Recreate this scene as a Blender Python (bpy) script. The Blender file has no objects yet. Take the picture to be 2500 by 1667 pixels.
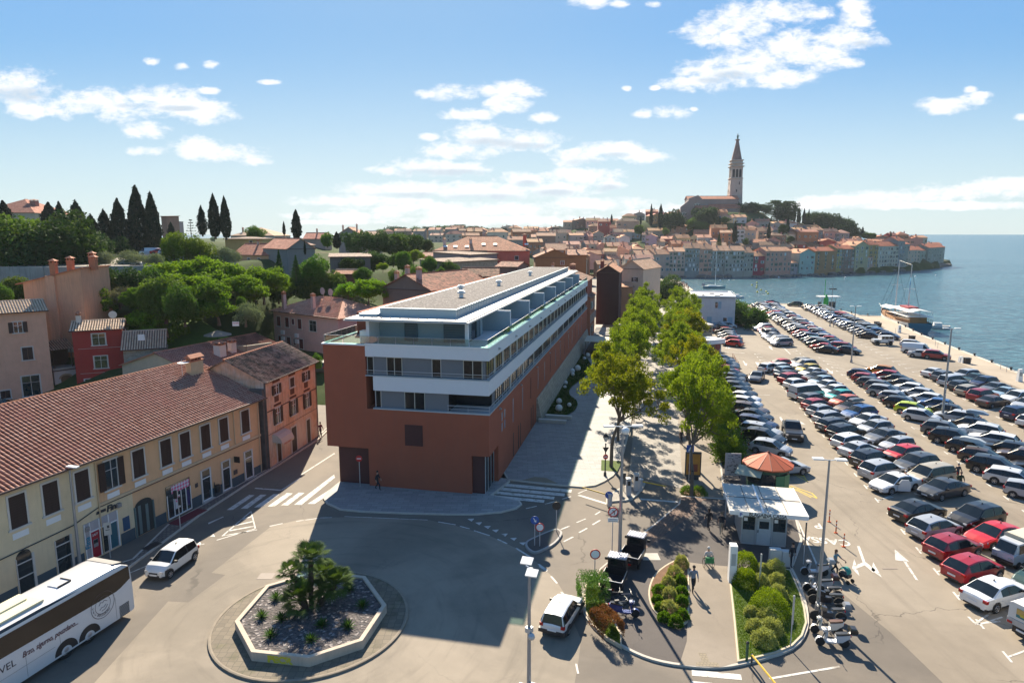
import bpy,bmesh,math,random
import numpy as np
from math import cos,sin,pi,atan2,hypot,sqrt
from mathutils import Vector,Matrix
R=math.radians
# --------- camera, sky, sun
SC=bpy.context.scene
COL=SC.collection
CAMH=22.0
PITCH=math.atan(261.5/1620.0)
cam=bpy.data.objects.new("camera",bpy.data.cameras.new("camera"))
COL.objects.link(cam)
cam.location=(0,0,CAMH)
cam.rotation_euler=(R(90)-PITCH,0,0)
cam.data.sensor_width=36.0
cam.data.lens=1620/2500*36
cam.data.clip_start=0.5
cam.data.clip_end=60000
SC.camera=cam
SC.view_settings.view_transform='Standard'
SC.view_settings.look='None'
SC.view_settings.gamma=1
SC.view_settings.exposure=1.3
SUN_AZ,SUN_EL=352.0,35.0
sun=bpy.data.objects.new("sun",bpy.data.lights.new("sun",'SUN'))
COL.objects.link(sun)
sun.data.energy=5.0
sun.data.angle=R(0.5)
sun.data.color=(1.0,0.88,0.70)
_sd=Vector((sin(R(SUN_AZ))*cos(R(SUN_EL)),cos(R(SUN_AZ))*cos(R(SUN_EL)),sin(R(SUN_EL))))
sun.rotation_euler=_sd.to_track_quat('Z','Y').to_euler()
world=bpy.data.worlds.new("World")
SC.world=world
world.use_nodes=True
class NT:
 """small helper to write node trees"""
 def __init__(s,tree):
  s.t=tree;s.n=tree.nodes;s.l=tree.links
 def new(s,typ,**kw):
  n=s.n.new(typ)
  for k,v in kw.items():
   if k=='inp':
    for kk,vv in v.items():
     s.put(n,kk,vv)
   else:
    setattr(n,k,v)
  return n
 def put(s,n,k,v):
  i=n.inputs[k]
  if isinstance(v,bpy.types.NodeSocket):s.l.new(v,i)
  elif isinstance(v,bpy.types.Node):s.l.new(v.outputs[0],i)
  else:i.default_value=v
 def math(s,op,a,b=0.0,clamp=False):
  n=s.n.new('ShaderNodeMath');n.operation=op;n.use_clamp=clamp
  s.put(n,0,a);s.put(n,1,b);return n.outputs[0]
 def vmath(s,op,a,b=(0,0,0)):
  n=s.n.new('ShaderNodeVectorMath');n.operation=op
  s.put(n,0,a);s.put(n,1,b);return n.outputs['Value'] if op in('DOT_PRODUCT','LENGTH') else n.outputs[0]
 def mix(s,f,a,b,mode='MIX'):
  n=s.n.new('ShaderNodeMix');n.data_type='RGBA';n.blend_type=mode
  s.put(n,0,f);s.put(n,6,a);s.put(n,7,b);return n.outputs[2]
 def noise(s,vec,scale,detail=4,rough=0.55,dist=0.0):
  n=s.n.new('ShaderNodeTexNoise');n.inputs['Scale'].default_value=scale
  n.inputs['Detail'].default_value=detail;n.inputs['Roughness'].default_value=rough
  n.inputs['Distortion'].default_value=dist
  if vec is not None:s.l.new(vec,n.inputs['Vector'])
  return n.outputs['Fac']
 def ramp(s,f,lo,hi):
  n=s.n.new('ShaderNodeMapRange');n.interpolation_type='SMOOTHSTEP'
  s.put(n,0,f);s.put(n,1,lo);s.put(n,2,hi);return n.outputs[0]
def C3(c,a=1.0):return(c[0],c[1],c[2],a)
def build_world():
 t=NT(world.node_tree);t.n.clear()
 out=t.new('ShaderNodeOutputWorld');bg=t.new('ShaderNodeBackground')
 sky=t.new('ShaderNodeTexSky',sky_type='NISHITA',sun_disc=False,sun_elevation=R(SUN_EL),sun_rotation=R(SUN_AZ),altitude=10.0,air_density=1.0,dust_density=0.3,ozone_density=2.2)
 tc=t.new('ShaderNodeTexCoord')
 d=t.vmath('NORMALIZE',tc.outputs['Generated'])
 sx=t.new('ShaderNodeSeparateXYZ');t.l.new(d,sx.inputs[0])
 X,Y,Z=sx.outputs
 yy=t.math('MAXIMUM',Y,0.05)
 a=t.math('DIVIDE',X,yy);b=t.math('DIVIDE',Z,yy)
 front=t.ramp(Y,0.05,0.25)
 cmb=t.new('ShaderNodeCombineXYZ');t.l.new(a,cmb.inputs[0]);t.l.new(b,cmb.inputs[1])
 P=cmb.outputs[0]
 sc=t.vmath('MULTIPLY',P,(1.0,1.9,1.0))
 n1=t.noise(sc,19.0,9,0.6,0.5)
 n2=t.noise(sc,55.0,5,0.65)
 blobs=[(45,215,95,40),(75,270,60,22),(165,258,110,30),(300,258,110,38),(410,252,110,35),(495,275,90,26),(360,320,60,20),(240,250,80,22),(365,372,55,12),(480,365,70,25),(560,378,85,22),(620,398,45,10),(368,153,22,9),(443,167,18,9),(518,161,20,9),(655,204,26,6),(505,226,30,9),(345,325,50,14),(1045,233,35,10),(1110,231,70,18),(1220,222,80,20),(1290,228,45,14),(1150,282,70,14),(1235,258,60,22),(1330,290,38,12),(1050,337,28,11),(1110,370,90,22),(1190,340,110,36),(1300,348,85,25),(1030,412,100,22),(1130,415,70,16),(960,420,60,12),(1420,388,80,26),(1500,372,85,22),(1570,385,70,18),(1440,430,95,24),(1350,465,120,18),(1000,465,190,20),(1180,470,210,22),(900,492,190,16),(1150,515,330,20),(1450,500,160,16),(1250,540,340,14),(850,530,170,10),(1290,440,80,18),(1480,455,45,12),(1750,85,90,32),(1830,50,110,42),(1905,30,90,34),(1990,36,60,14),(1780,100,35,18),(2055,95,75,30),(2085,55,45,40),(2110,108,60,16),(2085,20,35,28),(2010,95,40,8),(1680,205,70,20),(1740,185,110,34),(1840,160,120,38),(1930,120,70,45),(2000,140,85,32),(1900,190,90,25),(2060,155,45,14),(1885,212,35,12),(1450,8,60,14),(1510,12,30,10),(1595,14,20,8),(1570,279,28,11),(1638,277,48,15),(1694,270,12,5),(1600,218,14,6),(1530,219,12,6),(2300,262,75,17),(2350,250,60,12),(2395,236,40,9),(2370,222,18,9),(2496,288,28,9),(2050,492,110,14),(2200,480,170,18),(2350,468,190,20),(2480,455,120,20),(1960,505,90,10),(2300,505,260,10),(1650,510,70,9),(1600,522,90,9),(820,545,120,7)]
 def field(bl):
  acc=None
  for(u,v,ru,rv) in bl:
   v=v-3
   ca,cb=(u-1250)/1620,(v-833.5)/1620
   dn=sin(PITCH)+cb*cos(PITCH);fw=cos(PITCH)-cb*sin(PITCH)
   px,pz=ca/fw,-dn/fw
   ra,rb=ru/1620*1.06,rv/1620*1.12
   w=t.vmath('MULTIPLY',t.vmath('SUBTRACT',P,(px,pz,0)),(1/ra,1/rb,0))
   q=t.vmath('DOT_PRODUCT',w,w)
   g=t.math('SUBTRACT',1.0,t.math('MULTIPLY',q,0.55))
   acc=g if acc is None else t.math('MAXIMUM',acc,g)
  return acc
 acc=field(blobs)
 sh_=field([(55,232,70,17),(1195,352,75,12),(1290,360,60,9),(1035,424,80,10),(1130,425,60,9),(1780,188,45,11),(1740,200,40,8),(1440,400,60,9),(1350,474,60,9),(1480,463,36,10),(1285,452,30,9),(1180,486,120,10),(1000,480,90,8),(1500,382,40,7),(330,262,50,7),(430,268,50,7),(2110,110,30,8)])
 acc=t.math('MAXIMUM',acc,-1.0)
 nz=t.math('ADD',t.math('MULTIPLY',t.math('SUBTRACT',n1,0.5),3.0),t.math('MULTIPLY',t.math('SUBTRACT',n2,0.5),1.9))
 dens=t.math('ADD',t.math('MULTIPLY',t.math('SUBTRACT',acc,.25),1.7),nz)
 m=t.math('MULTIPLY',t.ramp(dens,0.2,1.5),.98)
 m=t.math('MULTIPLY',m,front)
 shade=t.ramp(t.math('ADD',sh_,t.math('MULTIPLY',t.math('SUBTRACT',n1,.5),1.6)),.3,1.1)
 ccol=t.mix(t.math('MULTIPLY',shade,0.8),(4.9,4.9,5.0,1),(2.5,3.0,3.5,1))
 veil=t.math('MULTIPLY',t.ramp(t.math('SUBTRACT',0.30,b),0.0,0.30),0.62)
 lum=t.vmath('DOT_PRODUCT',sky.outputs[0],(.33,.33,.33))
 cmp_=t.math('DIVIDE',1.0,t.math('ADD',1.0,t.math('MULTIPLY',lum,.42)))
 cc=t.new('ShaderNodeCombineColor')
 for i,k in enumerate((1.0,1.40,1.62)):t.l.new(t.math('MULTIPLY',cmp_,k),cc.inputs[i])
 tint=t.mix(1.0,sky.outputs[0],cc.outputs[0],'MULTIPLY')
 base=t.mix(t.math('MULTIPLY',veil,front),tint,(4.0,4.45,4.75,1))
 col=t.mix(m,base,ccol)
 t.l.new(col,bg.inputs[0]);bg.inputs[1].default_value=0.093
 t.l.new(bg.outputs[0],out.inputs[0])
build_world()
# --------- ground frame helpers
def G(u,v,z=0.0):
 """ground point (world x, y) seen at pixel (u, v) of the 2500 x 1667 photograph, at height z"""
 a=(u-1250)/1620;b=(v-833.5)/1620
 dn=sin(PITCH)+b*cos(PITCH);fw=cos(PITCH)-b*sin(PITCH)
 t=(CAMH-z)/dn
 return(a*t,fw*t)
def ZAT(Y,v):
 b=(v-833.5)/1620
 return CAMH-Y*(sin(PITCH)+b*cos(PITCH))/(cos(PITCH)-b*sin(PITCH))
def XAT(Y,u,v):
 b=(v-833.5)/1620
 return(u-1250)/1620*Y/(cos(PITCH)-b*sin(PITCH))
def k1(x,y):return G(x/2.045,900+y/2.045)
def k2(x,y,z=0):return G(500+x/2.351,1000+y/2.351,z)
def k3(x,y,z=0):return G(1250+x/2.044,900+y/2.044,z)
def k4(x,y,z=0):return G(1700+x/2.614,700+y/2.614,z)
def k5(x,y,z=0):return G(1800+x/2.766,1100+y/2.766,z)
AX=R(12.0)
KX,KY=-1.908,53.598
def W(x,y):
 return(KX+x*cos(AX)+y*sin(AX),KY-x*sin(AX)+y*cos(AX))
def WL(X,Y):
 dx,dy=X-KX,Y-KY
 return(dx*cos(AX)-dy*sin(AX),dx*sin(AX)+dy*cos(AX))
 # --------- mesh builder
class MB:
 def __init__(s):s.v=[];s.f=[];s.m=[];s.cur=0
 def mat(s,i):s.cur=i;return s
 def poly(s,pts):
  b=len(s.v);s.v+=[tuple(p) for p in pts];s.f.append(tuple(range(b,b+len(pts))));s.m.append(s.cur);return s
 def box(s,x0,x1,y0,y1,z0,z1):
  if x0>x1:x0,x1=x1,x0
  if y0>y1:y0,y1=y1,y0
  if z0>z1:z0,z1=z1,z0
  b=len(s.v)
  s.v+=[(x0,y0,z0),(x1,y0,z0),(x1,y1,z0),(x0,y1,z0),(x0,y0,z1),(x1,y0,z1),(x1,y1,z1),(x0,y1,z1)]
  for q in((3,2,1,0),(4,5,6,7),(0,1,5,4),(1,2,6,5),(2,3,7,6),(3,0,4,7)):
   s.f.append(tuple(b+i for i in q));s.m.append(s.cur)
  return s
 def rbox(s,c,half,rot=0.0,tilt=None):
  """box centred at c with half sizes, turned about z"""
  M=Matrix.Rotation(rot,3,'Z')
  if tilt:M=M@Matrix.Rotation(tilt[0],3,tilt[1])
  b=len(s.v)
  for dz in(-1,1):
   for dx,dy in((-1,-1),(1,-1),(1,1),(-1,1)):
    p=M@Vector((dx*half[0],dy*half[1],dz*half[2]));s.v.append((c[0]+p.x,c[1]+p.y,c[2]+p.z))
  for q in((3,2,1,0),(4,5,6,7),(0,1,5,4),(1,2,6,5),(2,3,7,6),(3,0,4,7)):
   s.f.append(tuple(b+i for i in q));s.m.append(s.cur)
  return s
 def prism(s,pts,z0,z1,top=True,bottom=True):
  n=len(pts)
  ar=sum(pts[i][0]*pts[(i+1)%n][1]-pts[(i+1)%n][0]*pts[i][1] for i in range(n))
  if ar<0:pts=pts[::-1]
  b=len(s.v)
  s.v+=[(p[0],p[1],z0) for p in pts]+[(p[0],p[1],z1) for p in pts]
  for i in range(n):
   j=(i+1)%n;s.f.append((b+i,b+j,b+n+j,b+n+i));s.m.append(s.cur)
  if top:s.f.append(tuple(b+n+i for i in range(n)));s.m.append(s.cur)
  if bottom:s.f.append(tuple(b+i for i in reversed(range(n))));s.m.append(s.cur)
  return s
 def ring(s,rings,caps=True,closed=True):
  """skin between rings (lists of equal length)"""
  n=len(rings[0]);b=len(s.v)
  for r in rings:s.v+=[tuple(p) for p in r]
  for k in range(len(rings)-1):
   for i in range(n if closed else n-1):
    j=(i+1)%n
    s.f.append((b+k*n+i,b+k*n+j,b+(k+1)*n+j,b+(k+1)*n+i));s.m.append(s.cur)
  if caps:
   s.f.append(tuple(b+i for i in reversed(range(n))));s.m.append(s.cur)
   e=b+(len(rings)-1)*n
   s.f.append(tuple(e+i for i in range(n)));s.m.append(s.cur)
  return s
 def tube(s,pts,rad,n=8,caps=True):
  pts=[Vector(p) for p in pts]
  if not isinstance(rad,(list,tuple)):rad=[rad]*len(pts)
  rings=[];up=None
  for i,p in enumerate(pts):
   d=(pts[min(i+1,len(pts)-1)]-pts[max(i-1,0)])
   if d.length<1e-9:d=Vector((0,0,1))
   d.normalize()
   if up is None:
    a=Vector((0,0,1)) if abs(d.z)<0.9 else Vector((1,0,0))
    x=d.cross(a).normalized()
   else:
    x=(up-d*up.dot(d)).normalized()
   up=x;y=d.cross(x)
   rings.append([p+x*(cos(2*pi*k/n)*rad[i])+y*(sin(2*pi*k/n)*rad[i]) for k in range(n)])
  return s.ring(rings,caps)
 def cyl(s,c,r,z0,z1,n=16,r2=None):
  r2=r if r2 is None else r2
  return s.ring([[(c[0]+r*cos(2*pi*k/n),c[1]+r*sin(2*pi*k/n),z0) for k in range(n)],[(c[0]+r2*cos(2*pi*k/n),c[1]+r2*sin(2*pi*k/n),z1) for k in range(n)]])
 def lathe(s,c,prof,n=16):
  return s.ring([[(c[0]+r*cos(2*pi*k/n),c[1]+r*sin(2*pi*k/n),c[2]+z) for k in range(n)] for r,z in prof])
 def ball(s,c,r,n=12,sq=(1,1,1)):
  m=n//2
  return s.ring([[(c[0]+r*sq[0]*sin(pi*(j+.05)/(m+.1))*cos(2*pi*k/n),c[1]+r*sq[1]*sin(pi*(j+.05)/(m+.1))*sin(2*pi*k/n),c[2]-r*sq[2]*cos(pi*(j+.05)/(m+.1))) for k in range(n)] for j in range(m+1)])
 def mesh(s,name,mats,smooth=False):
  me=bpy.data.meshes.new(name)
  me.from_pydata(s.v,[],s.f)
  for m in(mats if isinstance(mats,(list,tuple)) else[mats]):me.materials.append(m)
  me.polygons.foreach_set('material_index',s.m)
  if smooth:
   me.polygons.foreach_set('use_smooth',[True]*len(s.f))
   me.set_sharp_from_angle(angle=R(38))
  me.update()
  return me
 def build(s,name,mats,parent=None,smooth=False,color=None):
  return obj(name,s.mesh(name,mats,smooth),parent,color)
def obj(name,me,parent=None,color=None,loc=None,rz=None):
 o=bpy.data.objects.new(name,me);COL.objects.link(o)
 if parent is not None:o.parent=parent
 if color is not None:o.color=C3(color)
 if loc is not None:o.location=loc
 if rz is not None:o.rotation_euler=(0,0,rz)
 return o
def tag(o,label,cat,group=None):
 o['label']=label;o['category']=cat
 if group:o['group']=group
 return o
def thing(name,label,cat,loc=(0,0,0),rz=0.0,group=None):
 o=bpy.data.objects.new(name,None);COL.objects.link(o)
 o.empty_display_size=0.3
 o.location=loc;o.rotation_euler=(0,0,rz)
 return tag(o,label,cat,group)
def struct(o,kind='structure'):o['kind']=kind;return o
_KID={}
def reg(root):
 """remember the children of a prototype"""
 _KID[root.name]=[(c,list(c.children)) for c in root.children]
 return root
def dup(root,loc,rz,label,group=None,color=None,scale=None):
 r=root.copy();COL.objects.link(r);r.location=loc;r.rotation_euler=(0,0,rz)
 if label:r['label']=label
 if group:r['group']=group
 if color is not None:r.color=C3(color)
 if scale is not None:r.scale=scale
 for c,gs in _KID.get(root.name,[]):
  d=c.copy();COL.objects.link(d);d.parent=r
  if color is not None and c.get('tint'):d.color=C3(color)
  for g in gs:
   e=g.copy();COL.objects.link(e);e.parent=d
 return r
def text(name,s,size,mat_,parent,loc,rot,depth=0.01,shear=0.0,align='LEFT',sx=1.0,bold=0.0):
 cu=bpy.data.curves.new(name,'FONT');cu.body=s;cu.size=size;cu.extrude=depth;cu.shear=shear
 cu.align_x=align;cu.offset=bold
 t=bpy.data.objects.new(name+"_src",cu);COL.objects.link(t)
 dg=bpy.context.evaluated_depsgraph_get()
 me=bpy.data.meshes.new_from_object(t.evaluated_get(dg))
 bpy.data.objects.remove(t);bpy.data.curves.remove(cu)
 me.materials.clear();me.materials.append(mat_)
 o=obj(name,me,parent);o.location=loc;o.rotation_euler=rot;o.scale=(sx,1,1)
 return o
 # --------- materials
_M={}
def mat(name,col=(.5,.5,.5),rough=0.7,metal=0.0,var=0.12,scale=2.0,bump=0.0,bscale=20.0,objcol=False,spec=0.5,coat=0.0,dirt=None,dscale=0.4,dth=(.5,.7),streak=0.0,emit=None,coords='Object',alpha=None):
 """plain surface with two octaves of tone variation; dirt = second colour in patches; streak = vertical weathering"""
 if name in _M:return _M[name]
 m=bpy.data.materials.new(name);m.use_nodes=True;_M[name]=m
 t=NT(m.node_tree);t.n.clear()
 out=t.new('ShaderNodeOutputMaterial');p=t.new('ShaderNodeBsdfPrincipled')
 tc=t.new('ShaderNodeTexCoord');V=tc.outputs[coords]
 if objcol:
  oi=t.new('ShaderNodeObjectInfo');base=oi.outputs['Color']
  V=t.vmath('ADD',V,t.vmath('MULTIPLY',oi.outputs['Random'],(37.,91.,53.))) if False else V
 else:base=C3(col)
 n=t.noise(V,scale,5,.6)
 f=t.math('ADD',1.0,t.math('MULTIPLY',t.math('SUBTRACT',n,0.5),var*2.2))
 cc=t.new('ShaderNodeCombineColor')
 for i in range(3):t.l.new(f,cc.inputs[i])
 c=t.mix(1.0,base,cc.outputs[0],'MULTIPLY')
 if dirt is not None:
  n2=t.noise(V,dscale,6,.65,.4)
  c=t.mix(t.ramp(n2,dth[0],dth[1]),c,C3(dirt))
 if streak>0:
  n3=t.noise(t.vmath('MULTIPLY',V,(3.0,3.0,0.25)),1.5,5,.6)
  c=t.mix(t.math('MULTIPLY',t.ramp(n3,.45,.8),streak),c,(.09,.085,.08,1))
 t.put(p,'Base Color',c);p.inputs['Roughness'].default_value=rough;p.inputs['Metallic'].default_value=metal
 p.inputs['Specular IOR Level'].default_value=spec
 if coat:p.inputs['Coat Weight'].default_value=coat;p.inputs['Coat Roughness'].default_value=0.14
 if emit:p.inputs['Emission Color'].default_value=C3(emit[0]);p.inputs['Emission Strength'].default_value=emit[1]
 if bump:
  b=t.new('ShaderNodeBump',inp={'Strength':bump,'Distance':0.05});t.l.new(t.noise(V,bscale,4,.6),b.inputs['Height'])
  t.l.new(b.outputs[0],p.inputs['Normal'])
 t.l.new(p.outputs[0],out.inputs[0])
 m['_p']=1
 return m
def glass_mat(name,tint=(.02,.03,.035),rough=0.06):
 return mat(name,tint,rough,var=.25,scale=.8,spec=1.0)
def clear_glass(name,col=(.75,.92,.9),mixf=.8):
 if name in _M:return _M[name]
 m=bpy.data.materials.new(name);m.use_nodes=True;_M[name]=m
 t=NT(m.node_tree);t.n.clear()
 out=t.new('ShaderNodeOutputMaterial');g=t.new('ShaderNodeBsdfGlossy');tr=t.new('ShaderNodeBsdfTransparent');mx=t.new('ShaderNodeMixShader')
 tr.inputs[0].default_value=C3(col);g.inputs['Roughness'].default_value=0.03
 fr=t.new('ShaderNodeFresnel',inp={'IOR':1.5})
 t.l.new(t.math('ADD',t.math('MULTIPLY',fr.outputs[0],.5),1-mixf,True),mx.inputs[0]);t.l.new(tr.outputs[0],mx.inputs[1]);t.l.new(g.outputs[0],mx.inputs[2])
 t.l.new(mx.outputs[0],out.inputs[0]);return m
def leaf_mat(name,c1,c2,trans=.35,rough=.55):
 if name in _M:return _M[name]
 m=bpy.data.materials.new(name);m.use_nodes=True;_M[name]=m
 t=NT(m.node_tree);t.n.clear()
 out=t.new('ShaderNodeOutputMaterial');gi=t.new('ShaderNodeNewGeometry');tc=t.new('ShaderNodeTexCoord')
 f=t.math('ADD',t.math('MULTIPLY',gi.outputs['Random Per Island'],.6),t.math('MULTIPLY',t.noise(tc.outputs['Object'],.9,3),.5),True)
 oi=t.new('ShaderNodeObjectInfo')
 c=t.mix(f,C3(c1),C3(c2));c=t.mix(1.0,c,oi.outputs['Color'],'MULTIPLY')
 p=t.new('ShaderNodeBsdfPrincipled',inp={'Base Color':c,'Roughness':.8,'Specular IOR Level':.12})
 tr=t.new('ShaderNodeBsdfTranslucent');t.l.new(t.mix(1.0,c,(1.25,1.2,.55,1),'MULTIPLY'),tr.inputs[0])
 mx=t.new('ShaderNodeMixShader',inp={0:trans});t.l.new(p.outputs[0],mx.inputs[1]);t.l.new(tr.outputs[0],mx.inputs[2])
 t.l.new(mx.outputs[0],out.inputs[0]);return m
def tile_mat(name,c1,c2,c3,tw=.3,tl=.38,axis='xy',wave=True,moss=.0,objcol=True,bump=.6):
 """barrel roof tiles: colour changes tile by tile, columns run down the slope (local y)"""
 if name in _M:return _M[name]
 m=bpy.data.materials.new(name);m.use_nodes=True;_M[name]=m
 t=NT(m.node_tree);t.n.clear()
 out=t.new('ShaderNodeOutputMaterial');tc=t.new('ShaderNodeTexCoord');V=tc.outputs['UV']
 sx=t.new('ShaderNodeSeparateXYZ');t.l.new(V,sx.inputs[0])
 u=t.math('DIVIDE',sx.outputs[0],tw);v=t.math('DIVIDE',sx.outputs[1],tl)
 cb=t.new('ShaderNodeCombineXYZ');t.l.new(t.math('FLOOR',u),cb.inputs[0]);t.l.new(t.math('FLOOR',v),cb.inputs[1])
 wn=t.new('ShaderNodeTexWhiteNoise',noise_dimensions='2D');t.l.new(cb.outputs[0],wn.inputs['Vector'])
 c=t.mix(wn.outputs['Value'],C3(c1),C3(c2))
 if not wave:c=t.mix(t.ramp(t.math('ABSOLUTE',t.math('SUBTRACT',t.math('FRACT',u),.5)),.22,.33),c,C3([k*.33 for k in c1]))  # channels darker, ribs lighter: dirt plus the grazing-sun contrast, put into the colour
 n=t.noise(V,.35,5,.6)
 c=t.mix(t.ramp(n,.45,.72),c,C3(c3))
 if moss:c=t.mix(t.math('MULTIPLY',t.ramp(t.noise(V,1.3,6,.7),.46,.6),moss),c,(.045,.045,.035,1))
 if objcol:
  oi=t.new('ShaderNodeObjectInfo');c=t.mix(1.0,c,oi.outputs['Color'],'MULTIPLY')
 p=t.new('ShaderNodeBsdfPrincipled',inp={'Base Color':c,'Roughness':.85,'Specular IOR Level':.25})
 if wave:
  h=t.math('ABSOLUTE',t.math('SINE',t.math('MULTIPLY',u,pi)))
  fr=t.math('FRACT',v)
  b=t.new('ShaderNodeBump',inp={'Strength':bump,'Distance':.09});t.l.new(t.math('ADD',h,t.math('MULTIPLY',fr,.3)),b.inputs['Height'])
  t.l.new(b.outputs[0],p.inputs['Normal'])
 t.l.new(p.outputs[0],out.inputs[0]);return m
def brick_mat(name,c1,c2,mortar,sx_=1.0,w=.5,h=.25,msize=.02,coords='Object',plane='xz',rough=.85,bump=.3,var=.2,offset=.5):
 """coursed blocks / paving laid over a plane of object space"""
 if name in _M:return _M[name]
 m=bpy.data.materials.new(name);m.use_nodes=True;_M[name]=m
 t=NT(m.node_tree);t.n.clear()
 out=t.new('ShaderNodeOutputMaterial');tc=t.new('ShaderNodeTexCoord')
 s=t.new('ShaderNodeSeparateXYZ');t.l.new(tc.outputs[coords],s.inputs[0]);cb=t.new('ShaderNodeCombineXYZ')
 A={'x':s.outputs[0],'y':s.outputs[1],'z':s.outputs[2]}
 if plane=='wall':t.l.new(t.math('ADD',A['x'],A['y']),cb.inputs[0]);t.l.new(A['z'],cb.inputs[1])
 else:t.l.new(A[plane[0]],cb.inputs[0]);t.l.new(A[plane[1]],cb.inputs[1])
 V=cb.outputs[0]
 if var>.25:V=t.vmath('ADD',V,t.vmath('MULTIPLY',t.new('ShaderNodeTexNoise',inp={'Scale':3.0,'Vector':V}).outputs['Color'],(.12,.12,0)))
 b=t.new('ShaderNodeTexBrick',offset=offset,inp={'Vector':V,'Color1':C3(c1),'Color2':C3(c2),'Mortar':C3(mortar),'Scale':1.0,'Mortar Size':msize,'Brick Width':w,'Row Height':h,'Bias':0.0,'Mortar Smooth':.3})
 n=t.noise(tc.outputs[coords],1.2,6,.65)
 f=t.math('ADD',1-var,t.math('MULTIPLY',n,var*2))
 cc=t.new('ShaderNodeCombineColor')
 for i in range(3):t.l.new(f,cc.inputs[i])
 c=t.mix(1.0,b.outputs['Color'],cc.outputs[0],'MULTIPLY')
 p=t.new('ShaderNodeBsdfPrincipled',inp={'Base Color':c,'Roughness':rough})
 bp=t.new('ShaderNodeBump',inp={'Strength':bump,'Distance':.03});t.l.new(t.math('SUBTRACT',n,b.outputs['Fac']),bp.inputs['Height'])
 t.l.new(bp.outputs[0],p.inputs['Normal'])
 t.l.new(p.outputs[0],out.inputs[0]);return m
M_WHITE=mat('white_render',(.72,.72,.72),.8,var=.05)
M_STUCCO=mat('stucco_wall',rough=.9,var=.16,scale=.9,objcol=True,bump=.15,bscale=14,streak=.12)
M_STUCCO_FAR=mat('old_stucco_wall',rough=.92,var=.28,scale=.35,objcol=True,streak=.3)
M_PAINT=mat('car_paint',rough=.36,metal=.15,var=.03,objcol=True,coat=.6)
M_GLASS=glass_mat('window_glass')
M_CARGLASS=mat('car_glass',(.008,.012,.014),.08,var=.2,spec=.6)
M_TYRE=mat('rubber',(.018,.018,.018),.85)
M_RIM=mat('alloy',(.5,.5,.52),.35,.8)
M_BLACK=mat('black_plastic',(.02,.02,.022),.5)
M_CHROME=mat('lamp_chrome',(.75,.76,.78),.15,.6)
M_RED=mat('red_lens',(.35,.01,.01),.25)
M_PLATE=mat('number_plate_white',(.7,.7,.7),.5)
M_GREY=mat('grey_metal',(.33,.34,.36),.45,.5)
M_DGREY=mat('dark_metal',(.06,.065,.07),.5,.3)
M_LGREY=mat('galvanised_steel',(.5,.51,.52),.45,.4)
M_WPAINT=mat('white_metal',(.75,.75,.74),.45)
M_BLUE=mat('blue_sign',(.02,.09,.35),.45)
M_REDP=mat('red_sign',(.5,.02,.02),.45)
M_WOODD=mat('dark_wood',(.035,.018,.013),.6,var=.3,scale=6)
M_TRIM=mat('stone_trim',(.55,.52,.48),.85)
M_CONC=mat('concrete',(.46,.43,.38),.9,var=.15,scale=1.5,bump=.2)
M_KERB=mat('kerb_stone',(.47,.43,.37),.9,var=.2,scale=3)
M_BARK=mat('bark',(.13,.10,.075),.9,var=.35,scale=6,bump=.6,bscale=12)
M_SOIL=mat('soil',(.16,.085,.045),.95,var=.4,scale=3,bump=.5)
M_CLAY=mat('terracotta',(.42,.16,.085),.85,var=.3,scale=4)
HAZE=True
# --------- SETTING
def inpoly(x,y,P):
 c=False;j=len(P)-1
 for i in range(len(P)):
  if(P[i][1]>y)!=(P[j][1]>y) and x<(P[j][0]-P[i][0])*(y-P[i][1])/(P[j][1]-P[i][1])+P[i][0]:c=not c
  j=i
 return c
def smooth_closed(P,n=6):
 out=[];m=len(P)
 for i in range(m):
  p0,p1,p2,p3=[Vector((q[0],q[1],0)) for q in(P[i-1],P[i],P[(i+1)%m],P[(i+2)%m])]
  for k in range(n):
   t=k/n
   q=0.5*((2*p1)+(p2-p0)*t+(2*p0-5*p1+4*p2-p3)*t*t+(3*p1-p0-3*p2+p3)*t**3)
   out.append((q.x,q.y))
 return out
def smooth_open(P,n=6):
 out=[]
 for i in range(len(P)-1):
  p0,p1,p2,p3=[Vector((q[0],q[1],0)) for q in(P[max(i-1,0)],P[i],P[i+1],P[min(i+2,len(P)-1)])]
  for k in range(n):
   t=k/n
   q=0.5*((2*p1)+(p2-p0)*t+(2*p0-5*p1+4*p2-p3)*t*t+(3*p1-p0-3*p2+p3)*t**3)
   out.append((q.x,q.y))
 return out+[P[-1]]
def offset_poly(P,d):
 """inset (d>0) a polygon, orientation independent"""
 n=len(P);ar=sum(P[i][0]*P[(i+1)%n][1]-P[(i+1)%n][0]*P[i][1] for i in range(n))
 sg=1 if ar>0 else-1;out=[]
 for i in range(n):
  a,b,c=Vector(P[i-1][:2]),Vector(P[i][:2]),Vector(P[(i+1)%n][:2])
  e1=(b-a);e2=(c-b)
  e1=e1.normalized() if e1.length>1e-6 else Vector((1,0));e2=e2.normalized() if e2.length>1e-6 else e1
  nn=Vector((-(e1.y+e2.y),e1.x+e2.x));nn=nn.normalized() if nn.length>1e-4 else Vector((-e1.y,e1.x))
  k=max(.5,abs(nn.dot(Vector((-e1.y,e1.x)))))
  out.append(tuple(b+nn*(sg*d/k)))
 return out
def seg(mb,a,b,w,z):
 a=Vector((a[0],a[1]));b=Vector((b[0],b[1]));d=(b-a).normalized();n=Vector((-d.y,d.x))*(w/2)
 mb.poly([(a.x+n.x,a.y+n.y,z),(a.x-n.x,a.y-n.y,z),(b.x-n.x,b.y-n.y,z),(b.x+n.x,b.y+n.y,z)][::-1])
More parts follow.
